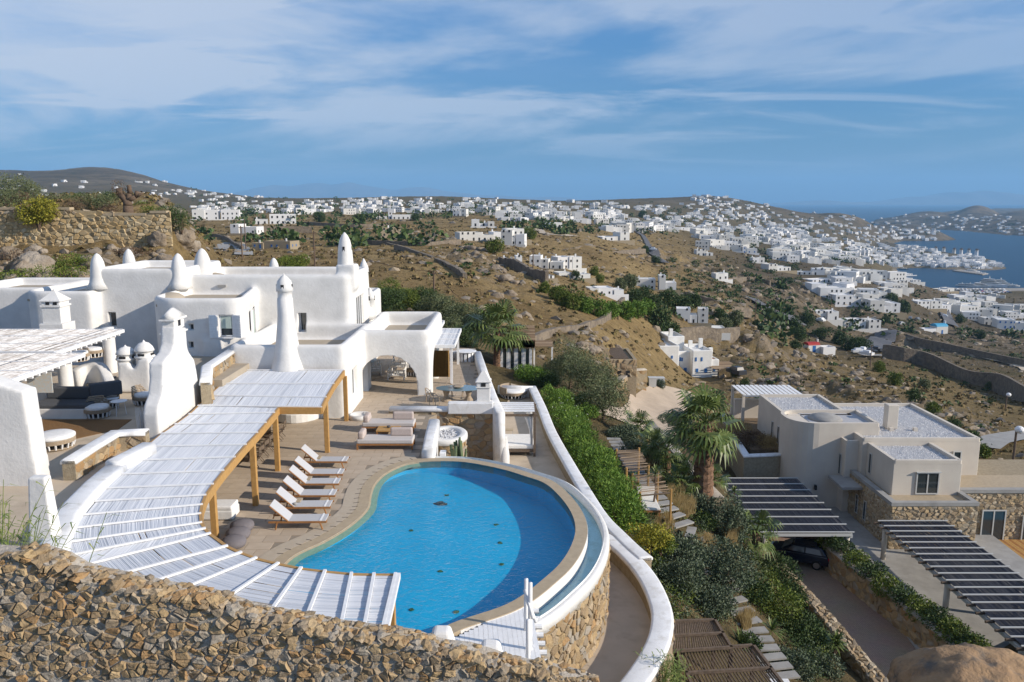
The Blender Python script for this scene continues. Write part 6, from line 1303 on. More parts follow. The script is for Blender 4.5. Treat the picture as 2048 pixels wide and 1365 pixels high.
# ------------------------------------------------------------------ vegetation
def leaves(name, mt, blobs, dens, size, parent=None, asp=.4, shell=.45, droop=0, up=.0, rough=.25, seed=None):
    """cloud of leaf quads through ellipsoid blobs (cx, cy, cz, rx, ry, rz)"""
    g = np.random.default_rng(seed if seed is not None else RN.randrange(1 << 30)); Vs = []
    for c in blobs:
        cx_, cy_, cz_, rx, ry, rz = c; n = int(dens * (rx * ry * rz) ** (2 / 3) * 26)
        d = g.normal(size=(n, 3)); d /= np.linalg.norm(d, axis=1)[:, None]
        ph = g.uniform(0, 6.3, 6); lump = np.sin(d[:, 0] * 4.1 + ph[0]) * np.sin(d[:, 1] * 3.7 + ph[1]) + np.sin(d[:, 2] * 5.3 + ph[2]) * np.sin(d[:, 0] * 6.1 + ph[3]) + .6 * np.sin(d[:, 1] * 9 + ph[4]) * np.sin(d[:, 2] * 8 + ph[5])
        r = (1 - shell * g.random(n) ** 1.7) * (1 + rough * .5 * lump) + g.normal(size=n) * .03
        p = d * r[:, None] * np.array([rx, ry, rz]) + np.array([cx_, cy_, cz_])
        a = d + g.normal(size=(n, 3)) * .75; a[:, 2] += up; a /= np.linalg.norm(a, axis=1)[:, None]
        s = np.cross(a, g.normal(size=(n, 3))); s /= np.linalg.norm(s, axis=1)[:, None] + 1e-9; a[:, 2] -= droop
        L = size * g.uniform(.6, 1.3, n)[:, None]; w = L * asp * .5
        Vs.append(np.stack([p - a * L * .5, p + s * w, p + a * L * .5, p - s * w], 1).reshape(-1, 3))
    V = np.concatenate(Vs)
    if parent is not None: V = V - np.array(world_loc(parent))
    return put(name, npmesh(name, V, np.arange(len(V)).reshape(-1, 4), mt), parent)
def shrub(c, r, mt, label, name='shrub', cat='shrub', group=None, dens=26, size=.11, asp=.4, n=5, stems=True, **k):
    """bush: several leafy lobes on short stems"""
    t = thing(name, label, cat, (c[0], c[1], c[2] - r[2]), group); B = []
    for i in range(n):
        a = i * 2.4 + RN.random(); q = .45 if n > 1 else 0; f = RN.uniform(.55, .78) if n > 1 else 1
        B.append((c[0] + math.cos(a) * r[0] * q, c[1] + math.sin(a) * r[1] * q, c[2] + RN.uniform(-.25, .35) * r[2] * (n > 1), r[0] * f, r[1] * f, r[2] * f))
    leaves('foliage', MT[mt], B, dens, size, t, asp, **k)
    if stems:
        b = MB()
        for i in range(4): a = i * 1.6 + RN.random(); b.tube((c[0], c[1], c[2] - r[2] * 1.1), (c[0] + math.cos(a) * r[0] * .4, c[1] + math.sin(a) * r[1] * .4, c[2] + r[2] * .2), .05 * r[0] ** .5, .02, 5)
        stuff(b.build('stem', MT['trunk'], t))
    return t
def tree(base, top, r, mt, label, name='tree', dens=22, size=.13, lobes=9, asp=.4, cat='tree', group=None, tr=.14):
    """trunk, forking limbs and a crown of lobes centred on top"""
    t = thing(name, label, cat, base, group); b = MB(); base = Vector(base); top = Vector(top); f = base.lerp(top, .45) + Vector((RN.uniform(-.2, .2), RN.uniform(-.2, .2), 0))
    b.pipe([base - Vector((0, 0, .3)), base.lerp(f, .5) + Vector((.08, .05, 0)), f], tr, 7, tr * .7); b.build('trunk', MT['trunk'], t, True); B = []
    for i in range(lobes):
        a = i * 2.4 + RN.random() * .6; q = .62 * math.sqrt((i + .5) / lobes); c = top + Vector((math.cos(a) * r[0] * q, math.sin(a) * r[1] * q, RN.uniform(-.45, .5) * r[2])); B.append((*c, r[0] * RN.uniform(.36, .52), r[1] * RN.uniform(.36, .52), r[2] * RN.uniform(.36, .5)))
        if i < 6: b = MB(); b.tube(f, c, tr * .5, .025, 5); b.build('limb', MT['trunk'], t)
    leaves('crown', MT[mt], B, dens, size, t, asp); return t
Lp = lambda s: [tuple(map(float, q.split())) for q in s.split(';')]
# oleander hedge along the terrace wall
h0 = spline([G(1103, 792, -2.7), G(1135, 842, -2.7), G(1172, 905, -2.7), G(1212, 972, -2.7), G(1236, 1018, -2.7)], 3)
for k, p in enumerate(h0):
    flo = k in (2, 3)
    t = shrub((p.x + .25, p.y, -3.0 + .1 * math.sin(k * 2)), (1.15, 1.05 if k < 9 else .95, 1.25), 'oleander', ('bright green oleander bush %s along the terrace wall' % ['at the far end of the hedge', 'second from the far end of the hedge', 'with white flowers', 'with white flowers before the hedge gap', 'behind the gap in the hedge', 'in the far half of the hedge', 'opposite the canopy bed', 'in the middle of the hedge', 'just nearer than the middle of the hedge', 'in the near half of the hedge', 'beside the first reed sunshade', 'beside the second reed sunshade', 'at the near end of the hedge'][min(k, 12)]), 'oleander_bush', 'bush', 'oleander bushes of the long hedge', dens=52, size=.19, asp=.22, n=5, up=.5, shell=.35)
    if flo: leaves('flower', MT['white_fabric'], [(p.x + .3, p.y, -2.55, 1.0, .9, .9)], 2.2, .07, t, .8, shell=.1)
# olives behind the hedge
for px, py, Y, r, pyb, lab in ((1140, 718, 66, 2.3, 800, 'tall grey-green olive tree behind the far end of the oleander hedge'), (1172, 752, 62, 2.4, 820, 'broad olive tree in the middle of the olive group beside the hedge'), (1207, 792, 58, 2.2, 840, 'nearest olive tree of the group, beside the paved yard'), (1216, 752, 66, 1.0, 820, 'small olive tree at the right of the olive group')):
    c = D(px, py, Y); tree((c.x, Y, h_at(c.x, Y)), c, (r, r * .9, r * 1.05), 'olive', lab, 'olive_tree', 30, .17, 11, .3, group='olive trees beside the hedge')
MISC = '''1160 805 -3.6 .75 .7 .7 lime lime-green rounded bush at the foot of the olive trees
1178 826 -3.8 .7 .7 .6 oleander low green bush with arching leaves near the olive trees
1062 748 -2.6 1.1 1.6 .7 oleander clipped low green bush beside the thatched pavilion
1090 758 -2.8 1.0 1.3 .7 dkgreen dark clipped bush at the corner of the white end wall
1110 735 -3 1.0 1.2 .9 olive loose grey-green bush behind the clipped bushes
1245 868 -4.6 .9 .9 .6 greygreen low silvery shrub beside the stepping stone path
1275 905 -4.6 .9 .8 .7 greygreen silvery shrub behind the first reed sunshade
1338 838 -9 .8 .7 .6 greygreen silvery shrub at the top of the garden retaining wall
1345 925 -5.4 .8 .7 .6 dkgreen dark low shrub below the twin palms
1300 1076 -3.2 .75 .65 .62 yellow yellow-green rounded bush at the end of the white terrace wall
1322 1085 -3.6 .5 .5 .5 lime small lime bush beside the yellow-green bush
1380 1010 -6.2 1.3 1.0 .8 greygreen mixed silvery flowering border right of the stepping stones
1405 1045 -6.6 .6 .5 .5 dkgreen dark clipped ball bush beside the stepping stones
1362 1118 -5.6 1.15 1.0 1.35 greygreen tall silvery-green shrub, left one of the big pair
1352 1165 -5.9 .9 .8 1.0 greygreen lower left lobe of silvery shrub above the ramp wall
1440 1140 -6.4 1.35 1.1 1.45 greygreen tall silvery-green shrub, right one of the big pair
1415 1205 -6.8 1.0 .9 .9 greygreen silvery shrub in front of the big pair above the brown pergola
1458 1040 -6.6 .85 .8 1.25 greygreen upright silvery shrub left of the black reed carport
1528 1150 -11 1.6 1.3 1.5 dkgreen large dark green bush in front of the parked car
1582 1195 -11.8 .7 .7 .7 dkgreen dark leafy bush at the top of the driveway wall
1532 1218 -10 1.4 1.1 1.1 lime fresh green rounded bush left of the driveway wall
1598 1275 -11 1.3 1.2 1.2 dkgreen dense dark green shrub beside the driveway wall
1640 1345 -11 .9 .8 .8 greygreen silvery succulent bush at the near end of the driveway wall
1490 1290 -8.4 .6 .6 .45 dkgreen dark low shrub beside the big stepping slabs
1500 1180 -8.8 .9 .8 .8 dkgreen dark shrub between the silvery pair and the carport
1575 1330 -9.6 1.0 .8 .7 greygreen silvery groundcover right of the big stepping slabs
1462 858 -9.0 1.5 1.8 .8 drygrass tawny grasses on the planted terrace beside the modern house
1500 880 -9.2 1.3 1.4 .6 brownbush brown dry planting on the planted terrace
1545 885 -9.2 1.2 1.2 .6 drygrass pale dry grasses near the slit windows of the modern house
1362 846 -11.8 1.1 .9 .6 greygreen silvery hedge below the garden retaining wall'''
for ln in MISC.split('\n'):
    q = ln.split(); px, py, z, rx, ry, rz = map(float, q[:6]); c = G(px, py, z); gz = h_at(c.x, c.y)
    dr = q[6] == 'drygrass'
    shrub(c, (rx * 1.2, ry * 1.2, rz * 1.15), q[6], ' '.join(q[7:]), 'garden_shrub', 'shrub', None, 62 if q[6] in ('greygreen', 'dkgreen') else 46, .30 if dr else .14, .06 if dr else .42, 6, up=1.2 if dr else .3, shell=.4)
hl = spline(PX('1648,1078 1700,1118 1760,1170 1830,1218 1890,1262 1935,1300', -11.0), 2)
for k, p in enumerate(hl):
    shrub((p.x + .55, p.y + .2, -11.1), (.85, .95, .7), 'dkgreen' if k % 2 else 'lime', 'leafy green shrub %s above the driveway wall' % ['next to the carport post', 'second from the carport post', 'third from the carport post', 'fourth from the carport post', 'fifth from the carport post', 'midway along the hedge', 'fifth from the big boulder', 'fourth from the big boulder', 'third from the big boulder', 'second from the big boulder', 'closest to the big boulder'][min(k, 10)], 'hedge_shrub', 'shrub', 'shrubs along the driveway wall', 48, .14, .5, 5, shell=.4)
# palms
def fan_palm(base, top, fr, nf, label, tr=(.3, .22), wind=(-.25, 0), seed=1, name='fan_palm', boots=True):
    g = random.Random(seed); t = thing(name, label, 'palm', base); base = Vector(base); top = Vector(top); H_ = top.z - base.z
    b = MB(); pr = []; m = max(5, int(H_ / .22))
    for i in range(m + 1): f = i / m; pr += [(tr[0] + (tr[1] - tr[0]) * f + (.05 if i % 2 else 0) + (.10 * max(0, 1 - f * 7)), f * H_)]
    b.lathe(pr, base, 14); b.v = [(x + (top.x - base.x) * (z - base.z) / H_, y + (top.y - base.y) * (z - base.z) / H_, z) for x, y, z in b.v]; b.build('trunk', MT['palmtrunk'], t)
    if boots:
        bb = MB()
        for i in range(int(H_ * 30)):
            f = g.random() ** .8; a = g.uniform(0, 6.3); r0 = tr[0] + (tr[1] - tr[0]) * f; c = base.lerp(top, f); d = Vector((math.cos(a), math.sin(a), 0)); w = Vector((-d.y, d.x, 0)) * .07
            p = c + d * (r0 + .01); q = c + d * (r0 + .13) + Vector((0, 0, .16)); bb.add([p - w, p + w, q + w * .6, q - w * .6, p - Vector((0, 0, .1))], [(0, 1, 2, 3), (0, 4, 1)])
        stuff(bb.build('leaf_base', MT['palmtrunk'], t))
    for i in range(nf):
        a = i * 2.39996 + g.uniform(-.2, .2); el = 1.25 - 2.0 * (i / nf) ** .8 + g.uniform(-.15, .15); d = Vector((math.cos(a) * math.cos(el) + wind[0], math.sin(a) * math.cos(el) + wind[1], math.sin(el))).normalized()
        L = fr * g.uniform(.85, 1.15); st = top + Vector((0, 0, g.uniform(-.1, .25))); mid = st + d * L * .5; hub = mid + (d + Vector((0, 0, -.18))).normalized() * L * .1
        b = MB(); b.pipe([st, st.lerp(hub, .5) + Vector((0, 0, .05)), hub], .035, 4, .022)
        side = d.cross(Vector((0, 0, 1))).normalized(); upv = side.cross(d).normalized(); nb = 15
        for k in range(nb):
            th = (k / (nb - 1) - .5) * 4.3; dd = (d * math.cos(th) + side * math.sin(th) + upv * .12 * abs(math.sin(th * 1.5))).normalized(); ll = L * .55 * (1 - .18 * abs(th) / 2.1) * g.uniform(.9, 1.1); e = hub + dd * ll * .62; tip = hub + (dd * 1.0 + Vector((wind[0] * .35, 0, -.28 - .2 * g.random()))) * ll
            w = dd.cross(upv).normalized() * ll * .062; b.add([hub - w * .3, hub + w * .3, e + w + upv * .015, e - w + upv * .015, tip], [(0, 1, 2, 3), (3, 2, 4)])
        b.build('frond', MT['palm'], t)
    return t
bt = T(1405, 1000, 35); bt = G(1405, 1002, -6.4); tt = D(1411, 848, bt.y); fan_palm(bt, tt, 2.3, 40, 'tall fan palm with thick shaggy trunk standing right of the pool garden', (.62, .47), (-.3, .0), 3)
for px, pyb, pyt, fr, nf, z, lab, tr in ((1310, 945, 892, 1.3, 18, -5.6, 'left palm of the short twin palms behind the reed sunshades', .3), (1334, 955, 902, 1.2, 16, -5.8, 'right palm of the short twin palms behind the reed sunshades', .24), (1366, 1000, 962, 1.3, 18, -6.4, 'low fan palm at the left foot of the tall palm', .2), (1512, 1092, 1066, 1.6, 20, -9, 'low fan palm below the corner of the black reed carport', .25), (1425, 985, 960, 1.1, 14, -7, 'low fan palm at the right foot of the tall palm', .2), (1275, 868, 856, 1.5, 16, -5.2, 'low feathery palm beside the paved yard', .15)):
    q = G(px, pyb, z); fan_palm(q, D(px, pyt, q.y), fr, nf, lab, (tr, tr * .8), (-.1, 0), int(px), 'small_palm', False)
q = D(993, 742, 68); fan_palm((q.x, 68, -3.2), D(996, 655, 68), 2.6, 30, 'fan palm standing in front of the thatched pavilion', (.32, .24), (-.1, 0), 9)
def yucca(base, hh, label, n=36, L=.6, heads=1, name='yucca', mt='palm'):
    t = thing(name, label, 'yucca', base); base = Vector(base)
    for hd in range(heads):
        top = base + Vector((RN.uniform(-.3, .3) * (hd > 0) + .12, RN.uniform(-.2, .2), hh * (1 - .18 * hd)))
        if hh > .3: b = MB(); b.pipe([base, base.lerp(top, .5) + Vector((.08, 0, 0)), top], .06, 6, .045); b.build('trunk', MT['trunk'], t)
        b = MB()
        for k in range(n):
            a = k * 2.4; el = RN.uniform(-.2, 1.4); d = Vector((math.cos(a) * math.cos(el), math.sin(a) * math.cos(el), math.sin(el))); s = d.cross(Vector((0, 0, 1))).normalized() * .035; ll = L * RN.uniform(.7, 1.1)
            b.add([top - s * .5, top + s * .5, top + d * ll * .6 + s, top + d * ll * .6 - s, top + d * ll - Vector((0, 0, .12))], [(0, 1, 2, 3), (3, 2, 4)])
        stuff(b.build('rosette', MT[mt], t))
for px, py, z, hh, L, hd, lab in ((1366, 925, -5.6, 2.5, .6, 2, 'thin twin-headed yucca in front of the retaining wall'), (1305, 1020, -4.4, 1.9, .65, 1, 'single yucca with bent stem beside the white garden lounger'), (1462, 1010, -7, .9, .6, 1, 'small yucca at the corner of the black reed carport'), (1282, 1052, -3.6, .15, .8, 1, 'spiky agave behind the white terrace wall'), (1475, 1295, -8.5, .15, .95, 1, 'big green agave beside the brown slatted pergola'), (1540, 1272, -9, .2, .8, 1, 'spiky sago rosette right of the big stepping slabs'), (1668, 1310, -11.4, .8, .7, 3, 'branching aloe at the end of the garden driveway wall'), (1670, 1000, -12.6, .8, .5, 2, 'dark potted plant beside the entrance of the modern house')):
    yucca(G(px, py, z), hh, lab, 40, L, hd)
def cane(c, n, hh, label, spread=.8, lean=(.25, 0)):
    t = thing('giant_cane', label, 'cane', c); b = MB(); lf = MB()
    for k in range(n):
        x, y = c[0] + RN.gauss(0, spread * .5), c[1] + RN.gauss(0, spread * .4); h1 = hh * RN.uniform(.6, 1.1); lx = lean[0] * RN.uniform(.0, 2) * h1 * .5; ly = RN.uniform(-.1, .1) * h1
        P = [(x, y, c[2] - .3), (x + lx * .3, y + ly * .3, c[2] + h1 * .5), (x + lx, y + ly, c[2] + h1)]; b.pipe(P, .013, 4, .006)
        for j in range(13):
            f = .25 + .75 * j / 13; p = Vector(P[0]).lerp(Vector(P[2]), f); p.x = x + lx * f ** 1.7; a = j * 2.6 + k; d = Vector((math.cos(a), math.sin(a), .55)).normalized(); ll = RN.uniform(.25, .5); s = d.cross(Vector((0, 0, 1))).normalized() * .016
            e1 = p + d * ll * .5; e2 = p + d * ll * .85 + Vector((lean[0] * .3, 0, -ll * .3)); lf.add([p - s * .5, p + s * .5, e1 + s, e1 - s, e2], [(0, 1, 2, 3), (3, 2, 4)])
    stuff(b.build('stem', MT['cane'], t)); stuff(lf.build('leaf', MT['cane'], t)); return t
q = D(8, 1090, 15.6); cane((q.x, 15.6, 2.5), 42, 2.6, 'tall leafy giant cane at the left edge behind the rubble wall', 1.1, (.35, 0)); q = D(-25, 1000, 16.6); cane((q.x, 16.6, 2.4), 26, 2.9, 'second clump of giant cane leaning in at the left edge', .9, (.45, 0))
q = G(1330, 1375, -2.9); cane((q.x, q.y, -2.9), 22, 1.1, 'clump of young cane beside the near end of the ramp wall', .5, (.05, 0))
# trees behind the terrace and the thatched pavilion
for px, py, Y, rx, rz, mt, lab in ((795, 588, 92, 2.9, 1.9, 'lime', 'broad dark green pine behind the white house, nearest its domes'), (775, 600, 88, 2.0, 1.4, 'dkgreen', 'low dark tree against the back of the white house'), (840, 600, 92, 2.0, 1.5, 'dkgreen', 'dark green tree left of the olive row behind the terrace'), (872, 615, 88, 1.9, 1.8, 'olive', 'first olive of the row behind the loggia terrace'), (905, 630, 86, 1.9, 1.9, 'olive', 'second olive of the row behind the loggia terrace'), (935, 645, 82, 1.8, 1.9, 'olive', 'third olive of the row, left of the pavilion palm'), (965, 650, 80, 1.5, 1.6, 'olive', 'olive directly behind the pavilion palm'), (890, 655, 78, 1.6, 1.2, 'olive', 'low olive behind the white reed roofs'), (925, 680, 74, 1.4, 1.2, 'dkgreen', 'dark shrubby tree right of the white reed roofs'), (585, 527, 88, 1.9, .9, 'lime', 'green bush showing over the roof of the white house')):
    c = D(px, py, Y); rx *= 1.25; rz *= 1.2; tree((c.x, Y, h_at(c.x, Y)), c, (rx, rx * .9, rz), mt, lab, 'tree', 34, .19, 11, .35)
t = thing('thatched_pavilion', 'white glazed pavilion with brown thatched roof at the end of the garden', 'pavilion', (*D(1033, 738, 68).xy, -3)); a, c = D(1002, 740, 68), D(1062, 740, 68); z0 = -3.4; zt = D(1030, 690, 68).z
for k in range(5): x = a.x + (c.x - a.x) * k / 4; b = MB(); b.box((x, 68, (z0 + zt) / 2), (.16, .16, zt - z0)); b.build('post', MT['white_paint'], t); b = MB(); b.box((c.x, 68 + k * .9, (z0 + zt) / 2), (.14, .14, zt - z0)); b.build('post', MT['white_paint'], t)
for k in range(4):
    x0 = a.x + (c.x - a.x) * k / 4 + .1; x1 = a.x + (c.x - a.x) * (k + 1) / 4 - .1; window(t, x0, x1, z0 + .1, zt - .1, 68, .07, 'white_paint', 1)
b = MB(); b.b2(a.x + .2, c.x - .2, 68.2, 71.8, z0, zt - .1); b.build('interior', MT['cream'], t)
b = MB(); w = c.x - a.x
for k in range(700): x = RN.uniform(a.x - .3, c.x + .3); y = RN.choice((67.65, 67.7)); b.box((x, y, zt + .12 + RN.uniform(-.1, .1)), (.06, .03, .55))
for k in range(250): y = RN.uniform(67.7, 72.2); b.box((c.x + .32, y, zt + .12 + RN.uniform(-.1, .1)), (.03, .06, .55))
stuff(b.build('fringe', MT['reed_brown'], t)); b = MB()
for k in range(90): y = 67.7 + 4.6 * k / 90; z1 = zt + .42 + .9 * (1 - abs(y - 70) / 2.4); b.box(((a.x + c.x) / 2, y, z1 + RN.uniform(-.03, .03)), (w + .7, .09, .06))
stuff(b.build('thatch', MT['reed_brown'], t))
q = D(1085, 735, 72); t = thing('thatched_shelter', 'small low brown thatched shelter right of the pavilion', 'shelter', (q.x, 72, -3)); b = MB()
for k in range(40): b.box((q.x, 70.5 + k * .075, -1.35 + RN.uniform(-.03, .03)), (1.9, .07, .06))
stuff(b.build('thatch', MT['reed_brown'], t)); 
for x in (-.8, .8): b = MB(); b.box((q.x + x, 70.8, -2.4), (.14, .14, 2.0)); b.build('post', MT['white_paint'], t)
# reed sunshades, lounger, stepping stones, brown pergola in the garden
def sunshade(pts, z, lab):
    P = PX(pts, z); t = thing('reed_sunshade', lab, 'sunshade', (P[3].x, P[3].y, z - 2.3)); m = 60; b = MB()
    for k in range(m):
        f = k / m; p, q = P[0].lerp(P[3], f), P[1].lerp(P[2], f); w = (P[3] - P[0]) / m * .55; e = RN.uniform(-.12, .12); b.add([p + Vector((e, 0, RN.uniform(0, .05))), q + Vector((e, 0, RN.uniform(0, .05))), q + w * 1.6 + Vector((e, 0, .03)), p + w * 1.6 + Vector((e, 0, .03))], [(0, 1, 2, 3)])
    stuff(b.build('reed_mat', MT['reed_brown'], t))
    for p in P: b = MB(); b.tube((p.x, p.y, z - 2.9), (p.x, p.y, z + .15), .06, n=6); b.build('post', MT['wood'], t)
    for p, q in ((P[0], P[1]), (P[3], P[2])): b = MB(); b.tube(p - Vector((0, 0, .05)), q - Vector((0, 0, .05)), .045, n=6); b.build('beam', MT['oldwood'], t)
sunshade('1233,903 1278,901 1297,937 1253,941', -2.6, 'farther brown reed sunshade between hedge and palms'); sunshade('1265,952 1316,946 1342,984 1280,990', -3.0, 'nearer brown reed sunshade above the white garden lounger')
q = G(1300, 1028, -4.4); t = thing('garden_lounger', 'wide white cushioned garden lounger under the nearer reed sunshade', 'lounger', q); b = MB(); b.box((q.x, q.y + .6, q.z + .25), (1.0, 1.9, .08)); b.build('frame', MT['teak'], t); b = MB(); b.box((q.x, q.y + .4, q.z + .36), (.95, 1.4, .14)); b.build('mattress', MT['white_fabric'], t, bevel=.04); b = MB(); b.box((q.x, q.y + 1.35, q.z + .6), (.95, .16, .7), mx=Matrix.Translation((q.x, q.y + 1.4, q.z + .6)) @ Matrix.Rotation(-.5, 4, 'X')); b.build('backrest', MT['white_fabric'], t, bevel=.04)
for x in (-.45, .45):
    for y in (-.2, 1.4): b = MB(); b.box((q.x + x, q.y + y, q.z + .1), (.07, .07, .3)); b.build('leg', MT['teak'], t)
t = thing('stepping_stones', 'line of grey stepping slabs running through the garden', 'path', G(1320, 1010, -4.6))
sp = spline([G(1217, 880, -4.9), G(1262, 940, -4.9), G(1312, 1000, -5), G(1365, 1050, -5.6), G(1400, 1088, -6.4), G(1440, 1160, -7.4), G(1492, 1240, -8.4), G(1530, 1300, -8.7), G(1575, 1365, -8.9)], 40)
acc = 0; last = None
for i in range(1, len(sp)):
    acc += (sp[i] - sp[i - 1]).length
    if acc > .62:
        acc = 0; d = (sp[i] - sp[i - 1]); zz1 = max(sp[i].z, h_at(sp[i].x, sp[i].y) + .03); b = MB(); b.box((sp[i].x, sp[i].y, zz1 + .02), (.48, 1.35, .08), rz=math.atan2(d.y, d.x) + RN.uniform(-.04, .04)); b.build('slab', MT['concrete'], t)
t = thing('slatted_pergola', 'weathered brown pergola of half-round slats at the bottom of the garden', 'pergola', G(1430, 1330, -7))
for pts, z in (('1346,1246 1430,1243 1462,1298 1336,1306', -4.6), ('1352,1304 1507,1294 1580,1390 1396,1400', -4.75)):
    P = PX(pts, z)
    for p, q in ((P[0], P[1]), (P[3], P[2]), (P[0], P[3]), (P[1], P[2]), ((P[0] + P[3]) / 2, (P[1] + P[2]) / 2)): b = MB(); d = q - p; c = (p + q) / 2; b.box((c.x, c.y, z + .06), (d.length + .1, .10, .10), rz=math.atan2(d.y, d.x)); b.build('beam', MT['oldwood'], t)
    m = 26
    for k in range(m): p, q = P[0].lerp(P[1], (k + .5) / m), P[3].lerp(P[2], (k + .5) / m); b = MB(); b.pipe([p, p.lerp(q, .5) + Vector((RN.uniform(-.02, .02), 0, -.03)), q], .032, 6); b.build('slat', MT['reed_brown'] if False else MT['oldwood'], t)
    for p in P: b = MB(); b.box((p.x, p.y, z - 1.4), (.12, .12, 2.8)); b.build('post', MT['oldwood'], t)
q = G(1560, 1375, -8.4); b = MB(); b.box((q.x, q.y, q.z), (.8, .5, .5)); tag(b.build('white_bench', MT['white_paint'], None, bevel=.03), 'white slatted bench end at the corner of the brown pergola', 'bench')
g0 = MB()
def tuft(b, c, hh, n, L=.02):
    for k in range(n):
        a = RN.uniform(0, 6.3); l = RN.uniform(.05, .35) * hh; x, y = c[0] + RN.gauss(0, .07), c[1] + RN.gauss(0, .07); b.add([(x - L, y, c[2]), (x + L, y, c[2]), (x + math.cos(a) * l, y + math.sin(a) * l, c[2] + hh * RN.uniform(.6, 1.1))], [(0, 1, 2)])
for px0, px1, py0, py1, z, n, hh in ((1335, 1385, 985, 1035, -5.8, 34, .75), (1480, 1500, 1230, 1260, -8.5, 10, .7), (1270, 1300, 880, 930, -5, 16, .5), (1440, 1480, 1060, 1100, -7.4, 10, .6), (1395, 1425, 1085, 1110, -6.6, 12, .7), (1310, 1345, 1040, 1070, -4.8, 12, .5)):
    for k in range(n): q = G(RN.uniform(px0, px1), RN.uniform(py0, py1), z); tuft(g0, (q.x, q.y, max(z, h_at(q.x, q.y))), hh, 60)
stuff(tag(g0.build('ornamental_grass', MT['drygrass']), 'tufts of pale dry ornamental grass in the garden beds', 'grass'))

GC = {}
for k in range(1000):
    px, py = RN.uniform(1215, 1660), RN.uniform(850, 1365); q = G(px, py, -5); 
    for _ in range(4): q = G(px, py, h_at(q.x, q.y))
    if px < 1240 + max(0, py - 1040) * .3 or (py - 850) < (px - 1440) * 1.45 or (px > 1330 and py > 1240 and px < 1570) or px > 1530 + (py - 1130) * .87: continue
    if min((Vector((s.x, s.y)) - Vector((q.x, q.y))).length for s in sp[::8]) < .95: continue
    r0 = RN.uniform(.22, .6); GC.setdefault(RN.choice(('greygreen', 'dkgreen', 'dkgreen', 'olive', 'lime')), []).append((q.x, q.y, q.z + r0 * .35, r0 * 1.2, r0 * 1.2, r0))
for mt_, B in GC.items(): stuff(tag(leaves('ground_cover', MT[mt_], B, 30, .12, None, .4, shell=.5), 'low %s ground cover plants filling the garden slope' % {'greygreen': 'silvery', 'dkgreen': 'dark green', 'olive': 'grey-green', 'lime': 'fresh green'}[mt_], 'ground cover'))
# ------------------------------------------------------------------ hill on the left
LW = [D(-90, 480, 77), D(345, 480, 77)]; xa, xb = LW[0].x, LW[1].x
t = thing('hill_wall', 'tall golden rubble wall on the rocky hill behind the white house', 'wall', ((xa + xb) / 2, 77, 8))
tp = lambda x: float(np.interp(x, [D(p, 430, 77).x for p in (-90, 110, 112, 150, 300, 340, 345)], [D(0, y, 77).z for y in (415, 415, 420, 421, 428, 424, 430)]))
nn = 40; b = MB(); xs_ = np.linspace(xa, xb, nn); vs = []
for y in (77, 77.6):
    vs += [(x, y, 5.5) for x in xs_] + [(x, y, tp(x) - .02) for x in xs_]
fs = [(i, i + 1, i + 1 + nn, i + nn) for i in range(nn - 1)] + [(i + nn, i + 1 + nn, i + 1 + 3 * nn, i + 3 * nn) for i in range(nn - 1)]
b.add(vs, fs); b.build('core', mat('golden_mortar', (.44, .34, .20), (.34, .26, .155), 3, .95, .8, 10), t)
MT['stone_gold'] = mat('golden_stone', (.3, .2, .1), (.36, .27, .16), 6, .95, .6, 10, rnd=[(.46, .34, .18), (.52, .40, .23), (.40, .30, .17), (.56, .46, .30), (.44, .31, .15)], spec=.1)
stones(t, lambda s, z, d: Vector((xa + s, 77 - d, z)), 0, xb - xa, 5.4, 11.3, .42, .07, mats=MT['stone_gold'], asp=1.5, gap=.03, keep=lambda s, z: z < tp(xa + s) - .1 and z > h_at(xa + s, 76.8) - .2, rank=lambda s, z: abs(z - 8.8))
for x0, x1, z in ((D(-60, 415, 77).x, D(70, 415, 77).x, 415), (D(112, 418, 77).x, D(140, 418, 77).x, 415), (D(206, 428, 77).x, D(292, 430, 77).x, 427), (D(300, 424, 77).x, D(333, 424, 77).x, 422)): b = MB(); b.b2(x0, x1, 76.9, 77.7, D(0, z + 5, 77).z, D(0, z, 77).z); b.build('coping', MT['coping'], t)
